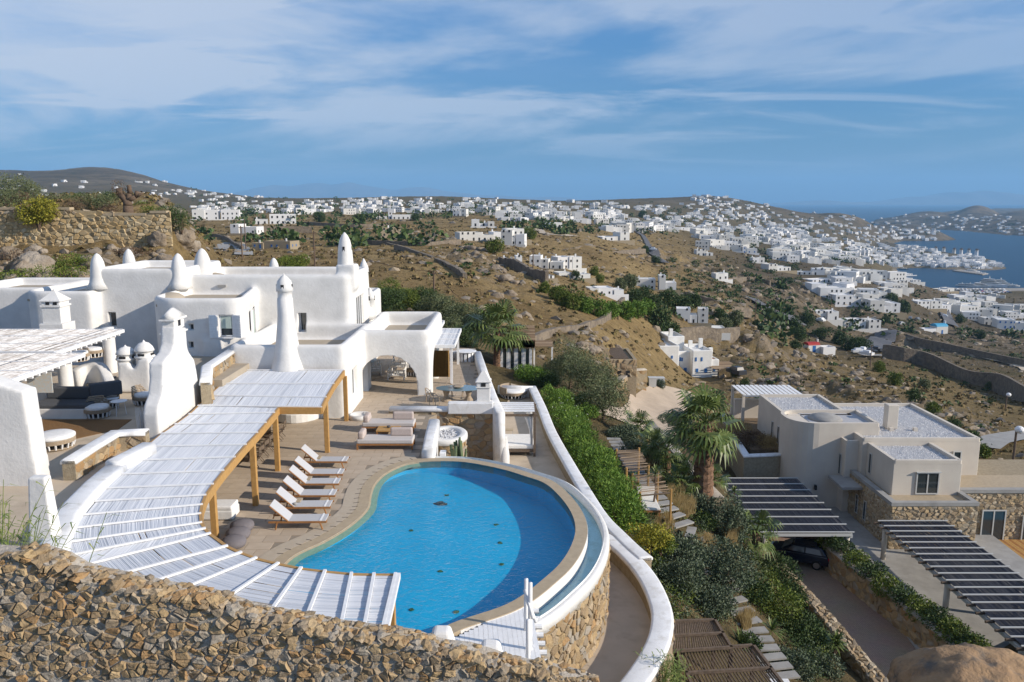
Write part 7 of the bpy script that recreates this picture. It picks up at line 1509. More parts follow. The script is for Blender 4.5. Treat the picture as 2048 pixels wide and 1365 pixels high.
for px, py, Y, rx, rz, mt, lab in ((20, 380, 88, 2.6, 2.0, 'olive', 'big grey-green bush at the far left above the hill wall'), (55, 385, 90, 2.0, 1.6, 'olive', 'rounded olive bush right of the biggest hilltop bush'), (12, 398, 84, 1.6, 1.2, 'olive', 'low olive bush at the left edge above the hill wall'), (38, 398, 85, 1.0, .8, 'brownbush', 'reddish brown bush between olive bushes on the hill wall'), (112, 400, 90, 1.6, .9, 'olive', 'olive bush behind the yellow bush'), (142, 398, 92, 1.0, .7, 'dkgreen', 'small dark bush in the middle of the hilltop row'), (165, 396, 94, 1.0, .7, 'dkgreen', 'dark round bush left of the dead stump'), (150, 412, 84, 1.0, .6, 'brownbush', 'brown low bush above the middle of the hill wall'), (178, 404, 88, 1.6, 1.2, 'olive', 'olive bush left of the dead tree stump'), (208, 406, 86, 1.5, 1.1, 'olive', 'olive bush at the foot of the dead stump'), (222, 400, 90, 1.3, 1.1, 'dkgreen', 'dark green bush beside the dead stump'), (215, 421, 82, 1.2, .6, 'brownbush', 'rust coloured bush on the edge of the hill wall'), (285, 412, 86, 1.0, .7, 'lime', 'fresh green bush right of the dead stump'), (265, 420, 82, 1.1, .5, 'drygrass', 'pale dry grass clump on the hill wall'), (300, 420, 83, 1.0, .5, 'lime', 'low green plants near the end of the hill wall'), (345, 430, 80, 1.3, 1.1, 'dkgreen', 'dark green creeper at the right end of the hill wall'), (362, 442, 79, 1.2, 1.3, 'dkgreen', 'dark green creeper hanging down past the end of the hill wall'), (18, 470, 74, 1.3, 1.0, 'brownbush', 'large dry purple-brown bush in front of the hill wall'), (130, 480, 74, 1.1, .6, 'drygrass', 'straw coloured grass mound at the foot of the hill wall'), (150, 505, 70, 2.0, .9, 'lime', 'olive-yellow heath mound below the hill wall'), (100, 500, 70, .9, .8, 'dkgreen', 'dark shrub among the hill rocks'), (265, 470, 75, 1.8, .6, 'brownbush', 'brown dry scrub at the foot of the hill wall'), (30, 555, 63, 2.0, .9, 'lime', 'olive-yellow heath mound at the left edge near the house'), (125, 560, 63, 2.2, .9, 'lime', 'olive-yellow heath mound just behind the house roof'), (5, 640, 56, .6, 1.0, 'brownbush', 'rusty bush at the far left edge beside the white house')):
    c = D(px, py, Y); z = h_at(c.x, Y); rz2 = rz
    if py > 460: c.z = z + rz * .35
    shrub(c, (rx, rx * .8, rz2), mt, lab, 'hill_bush', 'bush', None, 20, .16, .4 if mt != 'drygrass' else .1, 5, shell=.4)
c = D(75, 418, 76.6); shrub((c.x, 76.5, c.z - .3), (1.75, 1.0, 1.5), 'yellow', 'bright yellow-green bush hanging over the hill wall', 'yellow_bush', 'bush', None, 34, .17, .5, 7, shell=.35)
c = D(255, 412, 80); t = thing('dead_tree', 'pruned dead tree stump with two thick upright limbs on the hill', 'tree', (c.x, 80, 10.5)); cz = c.z
b = MB(); b.pipe([(c.x, 80, cz - 1.2), (c.x + .05, 80, cz), (c.x, 80, cz + .5)], .55, 8, .4); b.build('trunk', MT['trunk'], t, True)
for P, r0, r1 in (([(0, 0, .4), (-.6, 0, 1.1), (-.75, 0, 1.7)], .35, .3), ([(0, 0, .4), (.35, 0, 1.2), (.3, 0, 2.0)], .3, .2), ([(0, 0, .5), (.9, 0, .9), (1.1, 0, 1.4)], .3, .2), ([(.9, 0, .9), (1.6, 0, 1.2)], .2, .1)): b = MB(); b.pipe([(c.x + x, 80, cz + z) for x, y, z in P], r0, 7, r1); b.build('limb', MT['trunk'], t, True)
stuff(leaves('regrowth', MT['brownbush'], [(c.x - .75, 80, cz + 1.6, .75, .6, 1.0)], 30, .14, t))
bl = 'weathered boulder among the scrub on the hill behind the white house'
for k in range(34):
    px, py = RN.uniform(-10, 400), RN.uniform(490, 565); p = T(px, py, 57)
    if p is None or p.y > 76: continue
    r0 = RN.uniform(.25, .7); boulder('boulder', bl, (p.x, p.y, p.z + r0 * .1), (r0 * 1.2, r0, r0 * .85), k + 1.5, 'rock', 2, .4, 'boulder', 'boulders on the left hill')
for k, (px, py, r0, lab) in enumerate(((60, 545, 1.5, 'biggest cracked rock on the left hill behind the house'), (20, 515, 1.0, 'large grey rock at the left edge of the hill'), (90, 578, 1.2, 'long slanting rock just above the house parapet at left'), (362, 482, 1.2, 'big rock outcrop under the right end of the hill wall'), (318, 482, .8, 'pale rock at the foot of the hill wall'), (175, 484, .6, 'rock set into the foot of the hill wall'), (385, 497, .9, 'outermost rock at the right end of the hill'))):
    p = T(px, py, 57); boulder('boulder', lab, (p.x, p.y, p.z), (r0 * 1.1, r0, r0), 50 + k, 'rock', 3, .4)
for k in range(70):
    px, py = RN.choice(((RN.gauss(1570, 60), RN.gauss(740, 32)), (RN.gauss(1650, 70), RN.gauss(790, 22)), (RN.gauss(1480, 30), RN.gauss(680, 30)), (RN.gauss(950, 30), RN.gauss(520, 14)), (RN.gauss(1000, 18), RN.gauss(560, 18)), (RN.gauss(1190, 40), RN.gauss(690, 20)), (RN.gauss(1840, 40), RN.gauss(690, 14)), (RN.gauss(1570, 50), RN.gauss(585, 14))))
    p = T(px, py, 84)
    if p is None: continue
    r0 = RN.uniform(.35, 1.0) * (p.y / 150) ** .6; boulder('boulder', 'weathered grey-brown boulder on the rocky slopes beyond the villas', (p.x, p.y, p.z + r0 * .1), (r0 * 1.3, r0, r0 * .8), k + 90.5, 'rock', 2, .45, 'boulder', 'boulders on the slopes beyond the villas')
# ------------------------------------------------------------------ scrub, dry grass and loose stones on the ground
def scatter(n, ymin, ymax, fn):
    out = []; k = 0
    while len(out) < n and k < n * 12:
        k += 1; a = RN.uniform(-.72, .78); y = math.exp(RN.uniform(math.log(ymin), math.log(ymax))); x = a * y
        if fn(a, x, y): out.append((x, y, h_at(x, y)))
    return out
def clear(a, x, y):
    if y < 80 and -8 < x < 60: return False
    if y < 62 and x < -5: return False
    if 62 < y < 76 and x > 10: return False
    if x < -20 and 76 < y < 79: return False
    if y < 112 and 14 < x < 30: return False
    return h_at(x, y) > -96
g = np.random.default_rng(3)
pts = np.array(scatter(9500, 57, 1000, clear)); n = len(pts); m = 13
r = (g.uniform(.2, .72, n) ** 1.5) * (pts[:, 1] / 95) ** .5; d = g.normal(size=(n, m, 3)); d /= np.linalg.norm(d, axis=2)[..., None]; d[..., 2] = np.abs(d[..., 2]) * .8
p = pts[:, None, :] + d * (r[:, None] * g.uniform(.5, 1.05, (n, m)))[..., None]; s1 = np.cross(d, g.normal(size=(n, m, 3))); s1 /= np.linalg.norm(s1, axis=2)[..., None]; s2 = np.cross(d, s1); ll = (r[:, None] * g.uniform(.25, .5, (n, m)))[..., None]
V = np.stack([p - s1 * ll, p - s2 * ll, p + s1 * ll, p + s2 * ll], 2).reshape(-1, 3); stuff(tag(put('scrub', npmesh('scrub', V, np.arange(len(V)).reshape(-1, 4), MT['scrub'])), 'low dry scrub scattered over the golden hillside', 'scrub'))
b = MB()
def rkz(x, y):
    fa = (x / y - AA[0]) / (AA[1] - AA[0]); fl_ = (math.log(y) - LY[0]) / (LY[1] - LY[0]); return RK[int(min(max(fl_, 0), NY - 1)), int(min(max(fa, 0), NA - 1))]
for k, (x, y, z) in enumerate(scatter(3400, 57, 700, lambda a, x, y: clear(a, x, y) and RN.random() < .12 + rkz(x, y) * 1.2)):
    r0 = (.12 + .5 * RN.random() ** 3) * (y / 80) ** .6; b.blob((x, y, z), (r0 * 1.3, r0, r0 * .8), .5, k * .37, 0, 1.2)
stuff(tag(b.build('loose_rocks', MT['rocks_isl']), 'loose rocks scattered over the slopes', 'rocks'))
# ------------------------------------------------------------------ roads, walls, yard
drape('yard', '1190,880 1236,818 1260,790 1298,774', '1345,892 1356,850 1404,818 1424,794', mat('pale_paving', (.44, .355, .27), (.36, .29, .22), .5, .9, .2, 6), .12, 30, 10, 60)
def road(name, L, w, mt='asphalt', up=.35, y0=80, marks=False):
    P = [T(*map(float, q.split(',')), y0) for q in L.split()]; P = spline([q for q in P if q is not None], 14); V = []; m = 4
    for i, q in enumerate(P):
        t = P[min(i + 1, len(P) - 1)] - P[max(i - 1, 0)]; t.z = 0; t.normalize(); nx = Vector((t.y, -t.x, 0))
        for j in range(m + 1): c = q + nx * w * (j / m - .5); V.append((c.x, c.y, max(h_at(c.x + ex, c.y + ey) for ex in (-w * .2, 0, w * .2) for ey in (-w * .4, 0, w * .4)) + up * .5))
    Q = [(i * (m + 1) + j, i * (m + 1) + j + 1, (i + 1) * (m + 1) + j + 1, (i + 1) * (m + 1) + j) for i in range(len(P) - 1) for j in range(m)]
    return struct(put(name, npmesh(name, V, Q, MT[mt])))
road('road', '1180,450 1235,458 1278,468 1292,482 1303,500 1312,511 1322,520 1332,529', 3.4, up=.9); road('road', '1500,600 1530,618 1560,636 1600,650', 6, up=.8)
road('road', '1742,706 1757,690 1770,672 1780,662', 9, up=.6); road('road', '1720,712 1752,714 1790,718 1850,732 1930,758 2060,800', 6, 'concrete', .5); road('road', '1880,605 1895,640 1905,655', 7, up=.7)
road('track', '2060,745 2030,730 1990,722 1975,718', 5, 'cream', .4); road('track', '1960,900 1990,885 2060,872', 4, 'concrete', .3, 70); road('track', '438,500 462,488 484,498 488,512', 4, 'concrete', .3); road('track', '1045,468 1075,460 1095,470 1150,473', 4, 'cream', .4)
MT['oldstone'] = mat('old_field_stone', (.24, .195, .145), (.14, .115, .09), .9, .95, 1, 2.2, bdist=.25)
def fieldwall(L, h, w, lab, mt='oldstone', y0=80, name='field_wall', lin=False):
    P = [T(*map(float, q.split(',')), y0) for q in L.split()]; P = spline([q for q in P if q is not None], 8); b = MB(); pf = np.polyfit(range(len(P)), [h_at(q.x, q.y) for q in P], 3)
    b.sweep([(q.x, q.y, float(np.polyval(pf, i)) + h if lin else sum(h_at(w_.x, w_.y) for w_ in P[max(0, i - 9):i + 10]) / len(P[max(0, i - 9):i + 10]) + h * (1 if h > 2 else RN.uniform(.88, 1.08))) for i, q in enumerate(P)], [(-w / 2, -h - 1.5 - 5 * lin), (w / 2, -h - 1.5 - 5 * lin), (w / 2, 0), (-w / 2, 0)]); return tag(b.build(name, MT[mt]), lab, 'wall')
fieldwall('1764,716 1800,722 1860,738 1930,764 2000,790 2080,820', 4.2, .8, 'long dark stone retaining wall of the hillside road at right', name='retaining_wall', lin=True)
fieldwall('1772,668 1830,684 1900,704 1990,722 2070,738', 3, .8, 'upper stone wall above the hillside road at right', lin=True); fieldwall('1345,672 1400,680 1440,682 1477,676', 2.6, .7, 'grey stone wall below the white terraced houses', y0=100)
fieldwall('512,466 568,466 624,467', 2.6, .6, 'tan stone wall below the large white house on the plain'); fieldwall('1000,528 1030,540 1060,553 1094,571', 2.0, .7, 'stone wall running down the slope below the hill houses'); fieldwall('720,488 790,490 850,492 920,489', 1.2, .8, 'low grey field wall across the golden plain')
fieldwall('1030,690 1100,672 1160,655 1210,640 1246,615', .9, .7, 'tumbled field wall climbing the golden slope'); fieldwall('420,472 450,480 470,492 486,500', 1.2, .6, 'low field wall beside the lane at left'); fieldwall('790,500 850,512 905,540 930,560', .8, .7, 'broken field wall behind the house'); fieldwall('560,448 640,452 700,455 770,454', 1.6, .7, 'brown field wall behind the spire')
fieldwall('1120,500 1180,492 1230,505 1290,512', .9, .7, 'low field wall across the brown field below the farmhouse'); fieldwall('1370,590 1420,600 1460,615 1500,640', 1.2, .8, 'dark terrace wall on the slope above the valley road'); fieldwall('1400,545 1450,560 1500,560 1540,575', 1.4, .9, 'dark terrace wall among the rocks left of the hotel'); fieldwall('660,475 720,480 790,492', .9, .7, 'short field wall right of the spire')
faced_wall('yard_wall', 'stone garden wall beside the paved yard and the grey bins', [(T(*q, 70).x, T(*q, 70).y) for q in ((1232, 756), (1262, 766), (1290, 780))], .8, 3.2, T(1262, 768, 70).z + 1.9, side=0, size=.6, cap='mortar_pale', maxp=60)
# ------------------------------------------------------------------ houses of the middle distance
def pbox(b, x0, x1, y0, y1, z0, z1, par=.4, th=.3):
    v = [(x0, y0), (x1, y0), (x1, y1), (x0, y1)]; w = [(x0 + th, y0 + th), (x1 - th, y0 + th), (x1 - th, y1 - th), (x0 + th, y1 - th)]
    vs = [(*p, z0) for p in v] + [(*p, z1) for p in v] + [(*p, z1) for p in w] + [(*p, z1 - par) for p in w]
    b.add(vs, [(0, 1, 5, 4), (1, 2, 6, 5), (2, 3, 7, 6), (3, 0, 4, 7)] + [(4 + i, 4 + (i + 1) % 4, 8 + (i + 1) % 4, 8 + i) for i in range(4)] + [(8 + i, 8 + (i + 1) % 4, 12 + (i + 1) % 4, 12 + i) for i in range(4)] + [(12, 13, 14, 15)])
def house(px, py, wpx, fl_, label, seed, blocks=3, shutters='dark', stone=False, group=None, y0=84, dz=0, rz=None, name='white_house', hfl=3.0):
    p = T(px, py, y0)
    if p is None: return
    g = random.Random(seed); s_ = min(1, 11.5 / FPX * p.y / 3); w = wpx / FPX * p.y * 1.02 / s_; d = min(w * .75, 11); t = thing(name, label, 'house', (p.x, p.y, p.z), group); t.rotation_euler.z = rz if rz is not None else g.uniform(-.25, .35); H_ = fl_ * hfl; t.scale = (s_, s_, s_)
    lb = lambda b, nm, mt: put(nm, b.mesh(nm, MT[mt]), t)
    wm = 'mortar' if stone else 'house'; xs = [-w / 2]; cut = sorted(g.uniform(.25, .75) for _ in range(blocks - 1)); ed = [0] + cut + [1]
    for k in range(blocks):
        x0, x1 = -w / 2 + w * ed[k], -w / 2 + w * ed[k + 1]
        if x1 - x0 < 1.2: continue
        hk = H_ * (1 if k == seed % blocks else g.choice((.55, .75, 1.0) if fl_ > 1 else (.85, 1))); yk = g.uniform(0, d * .25)
        b = MB(); pbox(b, x0, x1 + .02 * k, yk, yk + d * g.uniform(.8, 1), -3 - wpx * .02, hk + dz); lb(b, 'wall', wm)
        nw = max(1, int((x1 - x0) / 2.8)); nf = max(1, round(hk / hfl))
        for f in range(nf):
            for i in range(nw):
                if g.random() < .2: continue
                xm = x0 + (x1 - x0) * (i + .5) / nw; zb = f * hfl + .9 + dz; hh = 1.2; ww = .9
                if f == 0 and g.random() < .35: zb = .1 + dz; hh = 2.1
                b = MB(); b.b2(xm - ww / 2, xm + ww / 2, yk - .05, yk + .05, zb, zb + hh); o = lb(b, 'window', 'blue' if shutters == 'blue' else 'dark')
                b = MB(); b.b2(xm - ww / 2 - .08, xm + ww / 2 + .08, yk - .09, yk - .0, zb - .1, zb); put('sill', b.mesh('sill', MT['house']), o)
        if k == blocks - 1:
            for i in range(2): ym = yk + d * (.25 + .35 * i); b = MB(); b.b2(x1 - .03, x1 + .06, ym - .45, ym + .45, 1 + dz, 2.2 + dz); lb(b, 'window', 'blue' if shutters == 'blue' else 'dark')
        if g.random() < .5: b = MB(); xm = g.uniform(x0 + .4, x1 - .4); b.b2(xm - .35, xm + .35, yk + d * .5, yk + d * .5 + .6, hk - .3 + dz, hk + 1.2 + dz); lb(b, 'chimney', 'house')
    if not stone: b = MB(); b.b2(-w * .55, w * .6, -2.2, -1.9, -3, .8 + dz); lb(b, 'terrace_wall', 'house' if g.random() < .6 else 'mortar')
    return t
HS = '''1024 492 46 2.6 4 0 tall white cubic house on the rocky hilltop with a slim chimney
1022 530 44 1.5 3 0 low white house with dark terrace directly below the tall hilltop house
1092 540 66 2.4 4 0 white house with large terraces right of the hilltop houses
1142 540 50 2.2 3 0 white house with two dark windows beside a narrow lane
1088 560 44 1.2 2 0 low flat white house in front of the terraced house
1152 560 64 1.2 3 0 long low white house half hidden in the trees
1214 592 70 1.8 4 0 white house with corner window behind the green cane trees
1312 582 78 2.6 5 0 stepped white villa below the rocky ridge
1384 648 62 2.6 4 0 white house with balcony among dark trees
1414 668 74 1.2 3 0 flat white terrace house with pink bougainvillea
1234 484 58 1.7 3 0 white house with stone wing on the brown field
1108 458 34 1.2 2 0 small white farmhouse at the edge of the field
1410 514 32 1.5 3 0 white house on a stone base beside the road
1470 504 24 1.9 2 0 small white cube house above the brown slope
1500 508 28 1.9 2 0 white house with blue windows above the brown slope
552 451 76 2.0 3 0 large plain white house on the plain with dark twin windows
432 441 86 2.4 5 0 long white estate house at the left of the plain
486 470 52 1.8 3 0 white house beside the lane at left
790 441 76 1.6 4 0 long white house above the golden quarry
985 484 130 2.2 6 0 wide grey and white villa spread along the hill crest
966 456 44 1.4 3 0 white house behind the wide hill crest villa
918 434 26 2.0 2 0 small white house standing alone on the field
994 432 42 1.4 3 0 white house at the top of the field track
540 498 80 1.3 2 1 low tan stone house with blue shutters on the plain
784 476 42 1.7 1 1 ruined tan stone house on the golden plain
1562 544 54 1.7 4 0 white house with dark red garage on the brown ridge
1518 527 24 1.3 2 0 small white house left of the dirt lane
1622 552 52 1.5 3 0 white house above the long hotel
1678 566 118 1.3 3 0 long white hotel block with a row of dark windows
1668 592 90 1.4 5 0 stepped white hotel wing below the long block
1716 612 92 2.0 5 0 large stepped white hotel with arched windows
1752 600 46 1.4 2 0 white hotel wing with two arches
1772 628 62 2.4 4 0 tall white hotel with stairs at its right side
1656 642 44 1.6 2 0 white house with balcony beside the parking lane
1716 660 94 1.6 4 0 long white house with terrace above the crossroads
1860 620 54 1.8 4 0 white house with pool terrace left of the steep street
1930 606 44 2.0 4 0 white apartment cluster right of the steep street
1960 636 48 1.9 2 0 large plain white block above the port road
1990 652 40 1.6 3 0 white house in front of the plain block
2026 660 56 2.0 3 0 white house with blue windows at the right edge
1800 552 60 1.6 5 0 white waterfront house at the corner of the harbour
1822 566 44 1.4 3 0 low white house on the harbour shore
1790 578 60 1.6 4 0 white house among dark trees above the harbour
1890 585 50 1.2 3 0 low white building beside the car park
1700 545 40 1.3 3 0 white house on the bare brown hill above the harbour
1445 562 30 1.3 2 0 small white house beside the road bend'''
for k, ln in enumerate(HS.split('\n')):
    q = ln.split(); px, py, wp_, fl2, nb, st = map(float, q[:6]); house(px, py, wp_, fl2, ' '.join(q[6:]), 100 + k, int(nb), 'blue' if 'blue' in ln else 'dark', st > 0, 'white houses of the middle distance' if st == 0 else None)
# white house with blue shutters
p = T(1378, 752, 120); t = thing('blue_shutter_house', 'white island house with blue shutters and flat stepped roofs below the garden', 'house', p); t.rotation_euler.z = .12; sc = p.y / FPX * 1.02
def lb(b, nm, mt, par=None, bev=0): return put(nm, b.mesh(nm, MT[mt]), par or t, False, bev)
u = lambda px: (px - 1378) * sc
for x0, x1, y0, y1, h in ((1315, 1356, 0, 8, 62), (1350, 1392, 2, 9, 46), (1386, 1428, .6, 8, 50), (1352, 1388, 6, 12, 70), (1426, 1444, 1, 7, 30)):
    b = MB(); pbox(b, u(x0), u(x1), y0, y1, -3, h * sc, .5, .35); lb(b, 'wall', 'white_wall', bev=.15)
for x0, x1, y, z0, z1 in ((1324, 1330, 0, 34, 43), (1340, 1343, 0, 36, 42), (1330, 1336, 0, 4, 12), (1342, 1346, 0, 2, 11), (1364, 1367, 2, 26, 34), (1374, 1380, 2, 4, 12), (1368, 1371, 2, 26, 33), (1392, 1395, .6, 28, 36), (1404, 1407, .6, 28, 36), (1394, 1399, .6, 6, 13), (1412, 1418, .6, 4, 12), (1432, 1436, 1, 6, 12)):
    b = MB(); b.b2(u(x0), u(x1), y - .08, y + .05, z0 * sc, z1 * sc); lb(b, 'window', 'blue')
for x, y, h in ((1366, 8, 82), (1398, 5, 62), (1420, 5, 66), (1434, 3, 50)): b = MB(); b.b2(u(x) - .35, u(x) + .35, y, y + .6, 40 * sc, h * sc); lb(b, 'chimney', 'white_wall')
b = MB(); b.b2(u(1422), u(1444), 1.2, 6.8, 27 * sc, 28.5 * sc); lb(b, 'roof_floor', 'terra')
b = MB()
for k in range(16): b.box((u(1438) + 1.2, -1.8 + k * .42, 17 * sc), (5.6, .2, .08))
stuff(lb(b, 'pergola_reed', 'reed_brown'))
for x, y in ((1432, -1.6), (1462, -1.6), (1462, 4)): b = MB(); b.box((u(x), y, 7 * sc), (.2, .2, 20 * sc)); lb(b, 'post', 'oldwood')
p = T(1238, 754, 84); t = thing('stone_barn', 'low tan stone building with dark reed roof beside the paved yard', 'house', p); sc = p.y / FPX
b = MB(); pbox(b, -42 * sc, 36 * sc, 0, 8, -3, 36 * sc, .3, .4); lb(b, 'wall', 'mortar'); fm = lambda s, z, d: Vector((-42 * sc + s, -d, z)); stones(t, lambda s, z, d: p + fm(s, z, d), 0, 78 * sc, 0, 36 * sc, .55, .05, mats=MT['stoneW'], maxparts=120)
for x in (-34, 0, 18): b = MB(); b.b2((x - 4) * sc, (x + 4) * sc, -.1, .1, 0, 13 * sc); lb(b, 'door', 'dark')
b = MB()
for k in range(24): b.box((-10 * sc, .4 + k * .32, 37 * sc), (60 * sc, .2, .1))
stuff(lb(b, 'reed_roof', 'oldwood'))
for k, px in enumerate((1304, 1320)):
    q = T(px, 774, 84); t = thing('wheeled_bin', 'blue-grey wheeled bin beside the yard wall, %s' % ('the left one' if k == 0 else 'the right one'), 'bin', q); b = MB(); b.box((0, 0, .65), (.95, .9, 1.2), top=1.12); lb(b, 'body', 'grey_frame', t); b = MB(); b.box((0, 0, 1.3), (1.15, 1.1, .12)); lb(b, 'lid', 'grey_frame', t, .03)
# chapel and church
def chapel(px, py, wpx, roof, lab, ext):
    p = T(px, py, 100); sc = p.y / FPX; t = thing('chapel', lab, 'chapel', p); t.rotation_euler.z = .2; w = wpx * sc; h = w * .55; b = MB(); b.b2(-w / 2, w / 2, 0, w * .8, -3, h); lb(b, 'wall', 'house', t)
    b = MB(); P = [(w / 2 * math.cos(a) * 1.02, h + w * .22 * math.sin(a)) for a in np.linspace(math.pi, 0, 9)]; b.add([(-w / 2, y, z) if False else (-w / 2 if i == 0 else w / 2, w * .4 + y * .8, z) for i in (0, 1) for y, z in P], [tuple(range(9)), tuple(range(9, 18))[::-1]] + [(k, k + 9, k + 10, k + 1) for k in range(8)] + [(8, 17, 9, 0)]); lb(b, 'roof', roof, t)
    b = MB(); b.b2(w / 2 - .3, w / 2 + .1, w * .3, w * .5, h, h + w * .42); lb(b, 'bell_gable', 'house', t); b = MB(); b.b2(-.5, .5, -.06, .05, 0, 2); lb(b, 'door', 'blue', t)
    b = MB(); pbox(b, *ext(w), -3, h * .8); lb(b, 'annex', 'house', t)
chapel(1884, 668, 26, 'skyblue', 'small white chapel with bright blue vaulted roof on the rocky knoll', lambda w: (-w * 1.7, -w * .6, -.5, w * .6))
chapel(1628, 705, 26, 'red', 'small white church with red roof below the rocky slope', lambda w: (w * .55, w * 1.6, -1.5, w * .5))
# trees of the middle distance
HP = [(float(l.split()[0]), float(l.split()[1]), ' '.join(l.split()[6:])) for l in HS.split('\n')]; used_ = set()
for px, py, rp, mt in ((1085, 575, 16, 'lime'), (1112, 588, 20, 'lime'), (1130, 600, 22, 'lime'), (1152, 606, 24, 'lime'), (1172, 612, 22, 'oleander'), (1195, 618, 24, 'oleander'), (1220, 622, 22, 'oleander'), (1248, 622, 26, 'oleander'), (1275, 622, 26, 'oleander'), (1296, 618, 22, 'oleander'), (1268, 595, 20, 'dkgreen'), (1290, 590, 20, 'dkgreen'), (1240, 570, 18, 'olive'), (1262, 565, 20, 'olive'), (1325, 640, 34, 'dkgreen'), (1345, 660, 22, 'dkgreen'), (1310, 605, 20, 'dkgreen'), (1335, 598, 24, 'dkgreen'), (1365, 606, 22, 'dkgreen'), (1385, 600, 18, 'dkgreen'), (1450, 655, 22, 'olive'), (1468, 640, 22, 'olive'), (1440, 630, 14, 'dkgreen'), (1200, 560, 12, 'lime'), (1150, 552, 12, 'dkgreen'), (990, 494, 20, 'lime'), (1190, 545, 12, 'lime'), (1540, 630, 16, 'dkgreen'), (1560, 640, 16, 'dkgreen'), (1590, 652, 20, 'dkgreen'), (1610, 640, 18, 'dkgreen'), (1600, 672, 18, 'dkgreen'), (1640, 668, 16, 'dkgreen'), (1680, 680, 18, 'dkgreen'), (1705, 690, 22, 'dkgreen'), (1725, 690, 18, 'dkgreen'), (1590, 690, 14, 'dkgreen'), (1780, 600, 16, 'dkgreen'), (1810, 615, 18, 'dkgreen'), (1790, 618, 14, 'dkgreen'), (1770, 640, 10, 'dkgreen'), (1960, 670, 12, 'dkgreen'), (1920, 640, 12, 'dkgreen'), (1470, 745, 16, 'olive'), (1490, 770, 14, 'dkgreen'), (1320, 768, 14, 'greygreen'), (1280, 752, 12, 'greygreen'), (1260, 748, 10, 'greygreen'), (1830, 720, 12, 'olive'), (1860, 728, 12, 'olive'), (1900, 742, 12, 'olive'), (1940, 758, 12, 'olive'), (1980, 772, 12, 'olive'), (1800, 710, 12, 'olive'), (1760, 735, 16, 'lime'), (1790, 760, 18, 'lime'), (1830, 790, 18, 'dkgreen'), (1870, 820, 20, 'lime'), (1910, 850, 20, 'dkgreen'), (1940, 880, 24, 'dkgreen'), (1965, 905, 20, 'lime'), (1850, 770, 14, 'olive'), (720, 442, 16, 'dkgreen'), (640, 436, 14, 'dkgreen'), (830, 436, 10, 'dkgreen'), (1060, 470, 14, 'lime'), (1285, 430, 10, 'dkgreen'), (1290, 500, 10, 'dkgreen'), (1312, 520, 10, 'dkgreen'), (960, 448, 8, 'dkgreen')):
    p = T(px, py + rp * .6, 84)
    if p is None: continue
    r0 = rp * p.y / FPX; near_ = min(((abs(px - h[0]) + 1.6 * abs(py - h[1]), h) for h in HP), key=lambda q: q[0]); kd = {'lime': 'light green cane-like tree', 'oleander': 'fresh green tree', 'dkgreen': 'dark green bushy tree', 'olive': 'grey-green olive tree', 'greygreen': 'silvery shrub'}[mt]; hx = near_[1]
    dx, dy = px - hx[0], py - hx[1]; where = ('left of' if dx < -abs(dy) else 'right of' if dx > abs(dy) else 'in front of' if dy > 0 else 'behind'); lab_ = ' '.join(('%s %s the %s' % (kd, where, hx[2])).split()[:16]); 
    own = near_[0] < 75 and lab_ not in used_; used_.add(lab_); t = thing('tree', lab_ if own else {'lime': 'light green cane-like tree', 'oleander': 'fresh green tree', 'dkgreen': 'dark green bushy tree', 'olive': 'grey-green olive tree', 'greygreen': 'silvery shrub'}[mt] + (' beside the hillside road at right' if px > 1740 else ' on the slope among the white houses' if px < 1500 else ' in the dark valley below the hotel'), 'tree', p, 'trees of the middle distance')
    leaves('crown', MT[mt], [(p.x + RN.uniform(-.4, .4) * r0, p.y + RN.uniform(-.3, .3) * r0, p.z + r0 * RN.uniform(.45, .9), r0 * RN.uniform(.5, .75), r0 * .6, r0 * RN.uniform(.55, .85)) for _ in range(4)], 30 / max(1, r0) ** 1.6 * 1.3, .13 * r0 + .06, t, .5, shell=.4); b = MB(); b.tube((0, 0, -.5), (0, 0, r0 * .7), r0 * .08, n=5); lb(b, 'trunk', 'trunk', t)
# ------------------------------------------------------------------ far houses
def proto(k):
    g = random.Random(k); b = MB(); w, d, h = g.uniform(8, 15), g.uniform(7, 10), g.choice((3.2, 3.4, 6, 6.2, 6.4)); pbox(b, -w / 2, w / 2, 0, d, -4, h)
    if g.random() < .8: w2 = g.uniform(4, 7); h2 = g.choice((3.1, 4.5, h + 2.6)); x = g.uniform(-w / 2, w / 2); pbox(b, x - w2 / 2, x + w2 / 2, g.choice((-2.5, .6)), d * .9, -4, h2)
    if g.random() < .5: x = w / 2; pbox(b, x - 1, x + g.uniform(3, 6), 1.5, d * .8, -4, 3)
    b.m = 1
    for f in range(int(h // 3)):
        for i in range(int(w / 2.6)):
            if g.random() < .7: x = -w / 2 + 1.3 + i * 2.5; b.b2(x - .45, x + .45, -.06, .06, f * 3 + .9, f * 3 + 2.1)
        for i in range(2): b.b2(w / 2 - .06, w / 2 + .06, 1.5 + i * 3, 2.4 + i * 3, f * 3 + .9, f * 3 + 2.1)
    return b
PR = [proto(k) for k in range(14)]; PM = [b.mesh('far_house', [MT['house'], MT['dark']]) for b in PR]
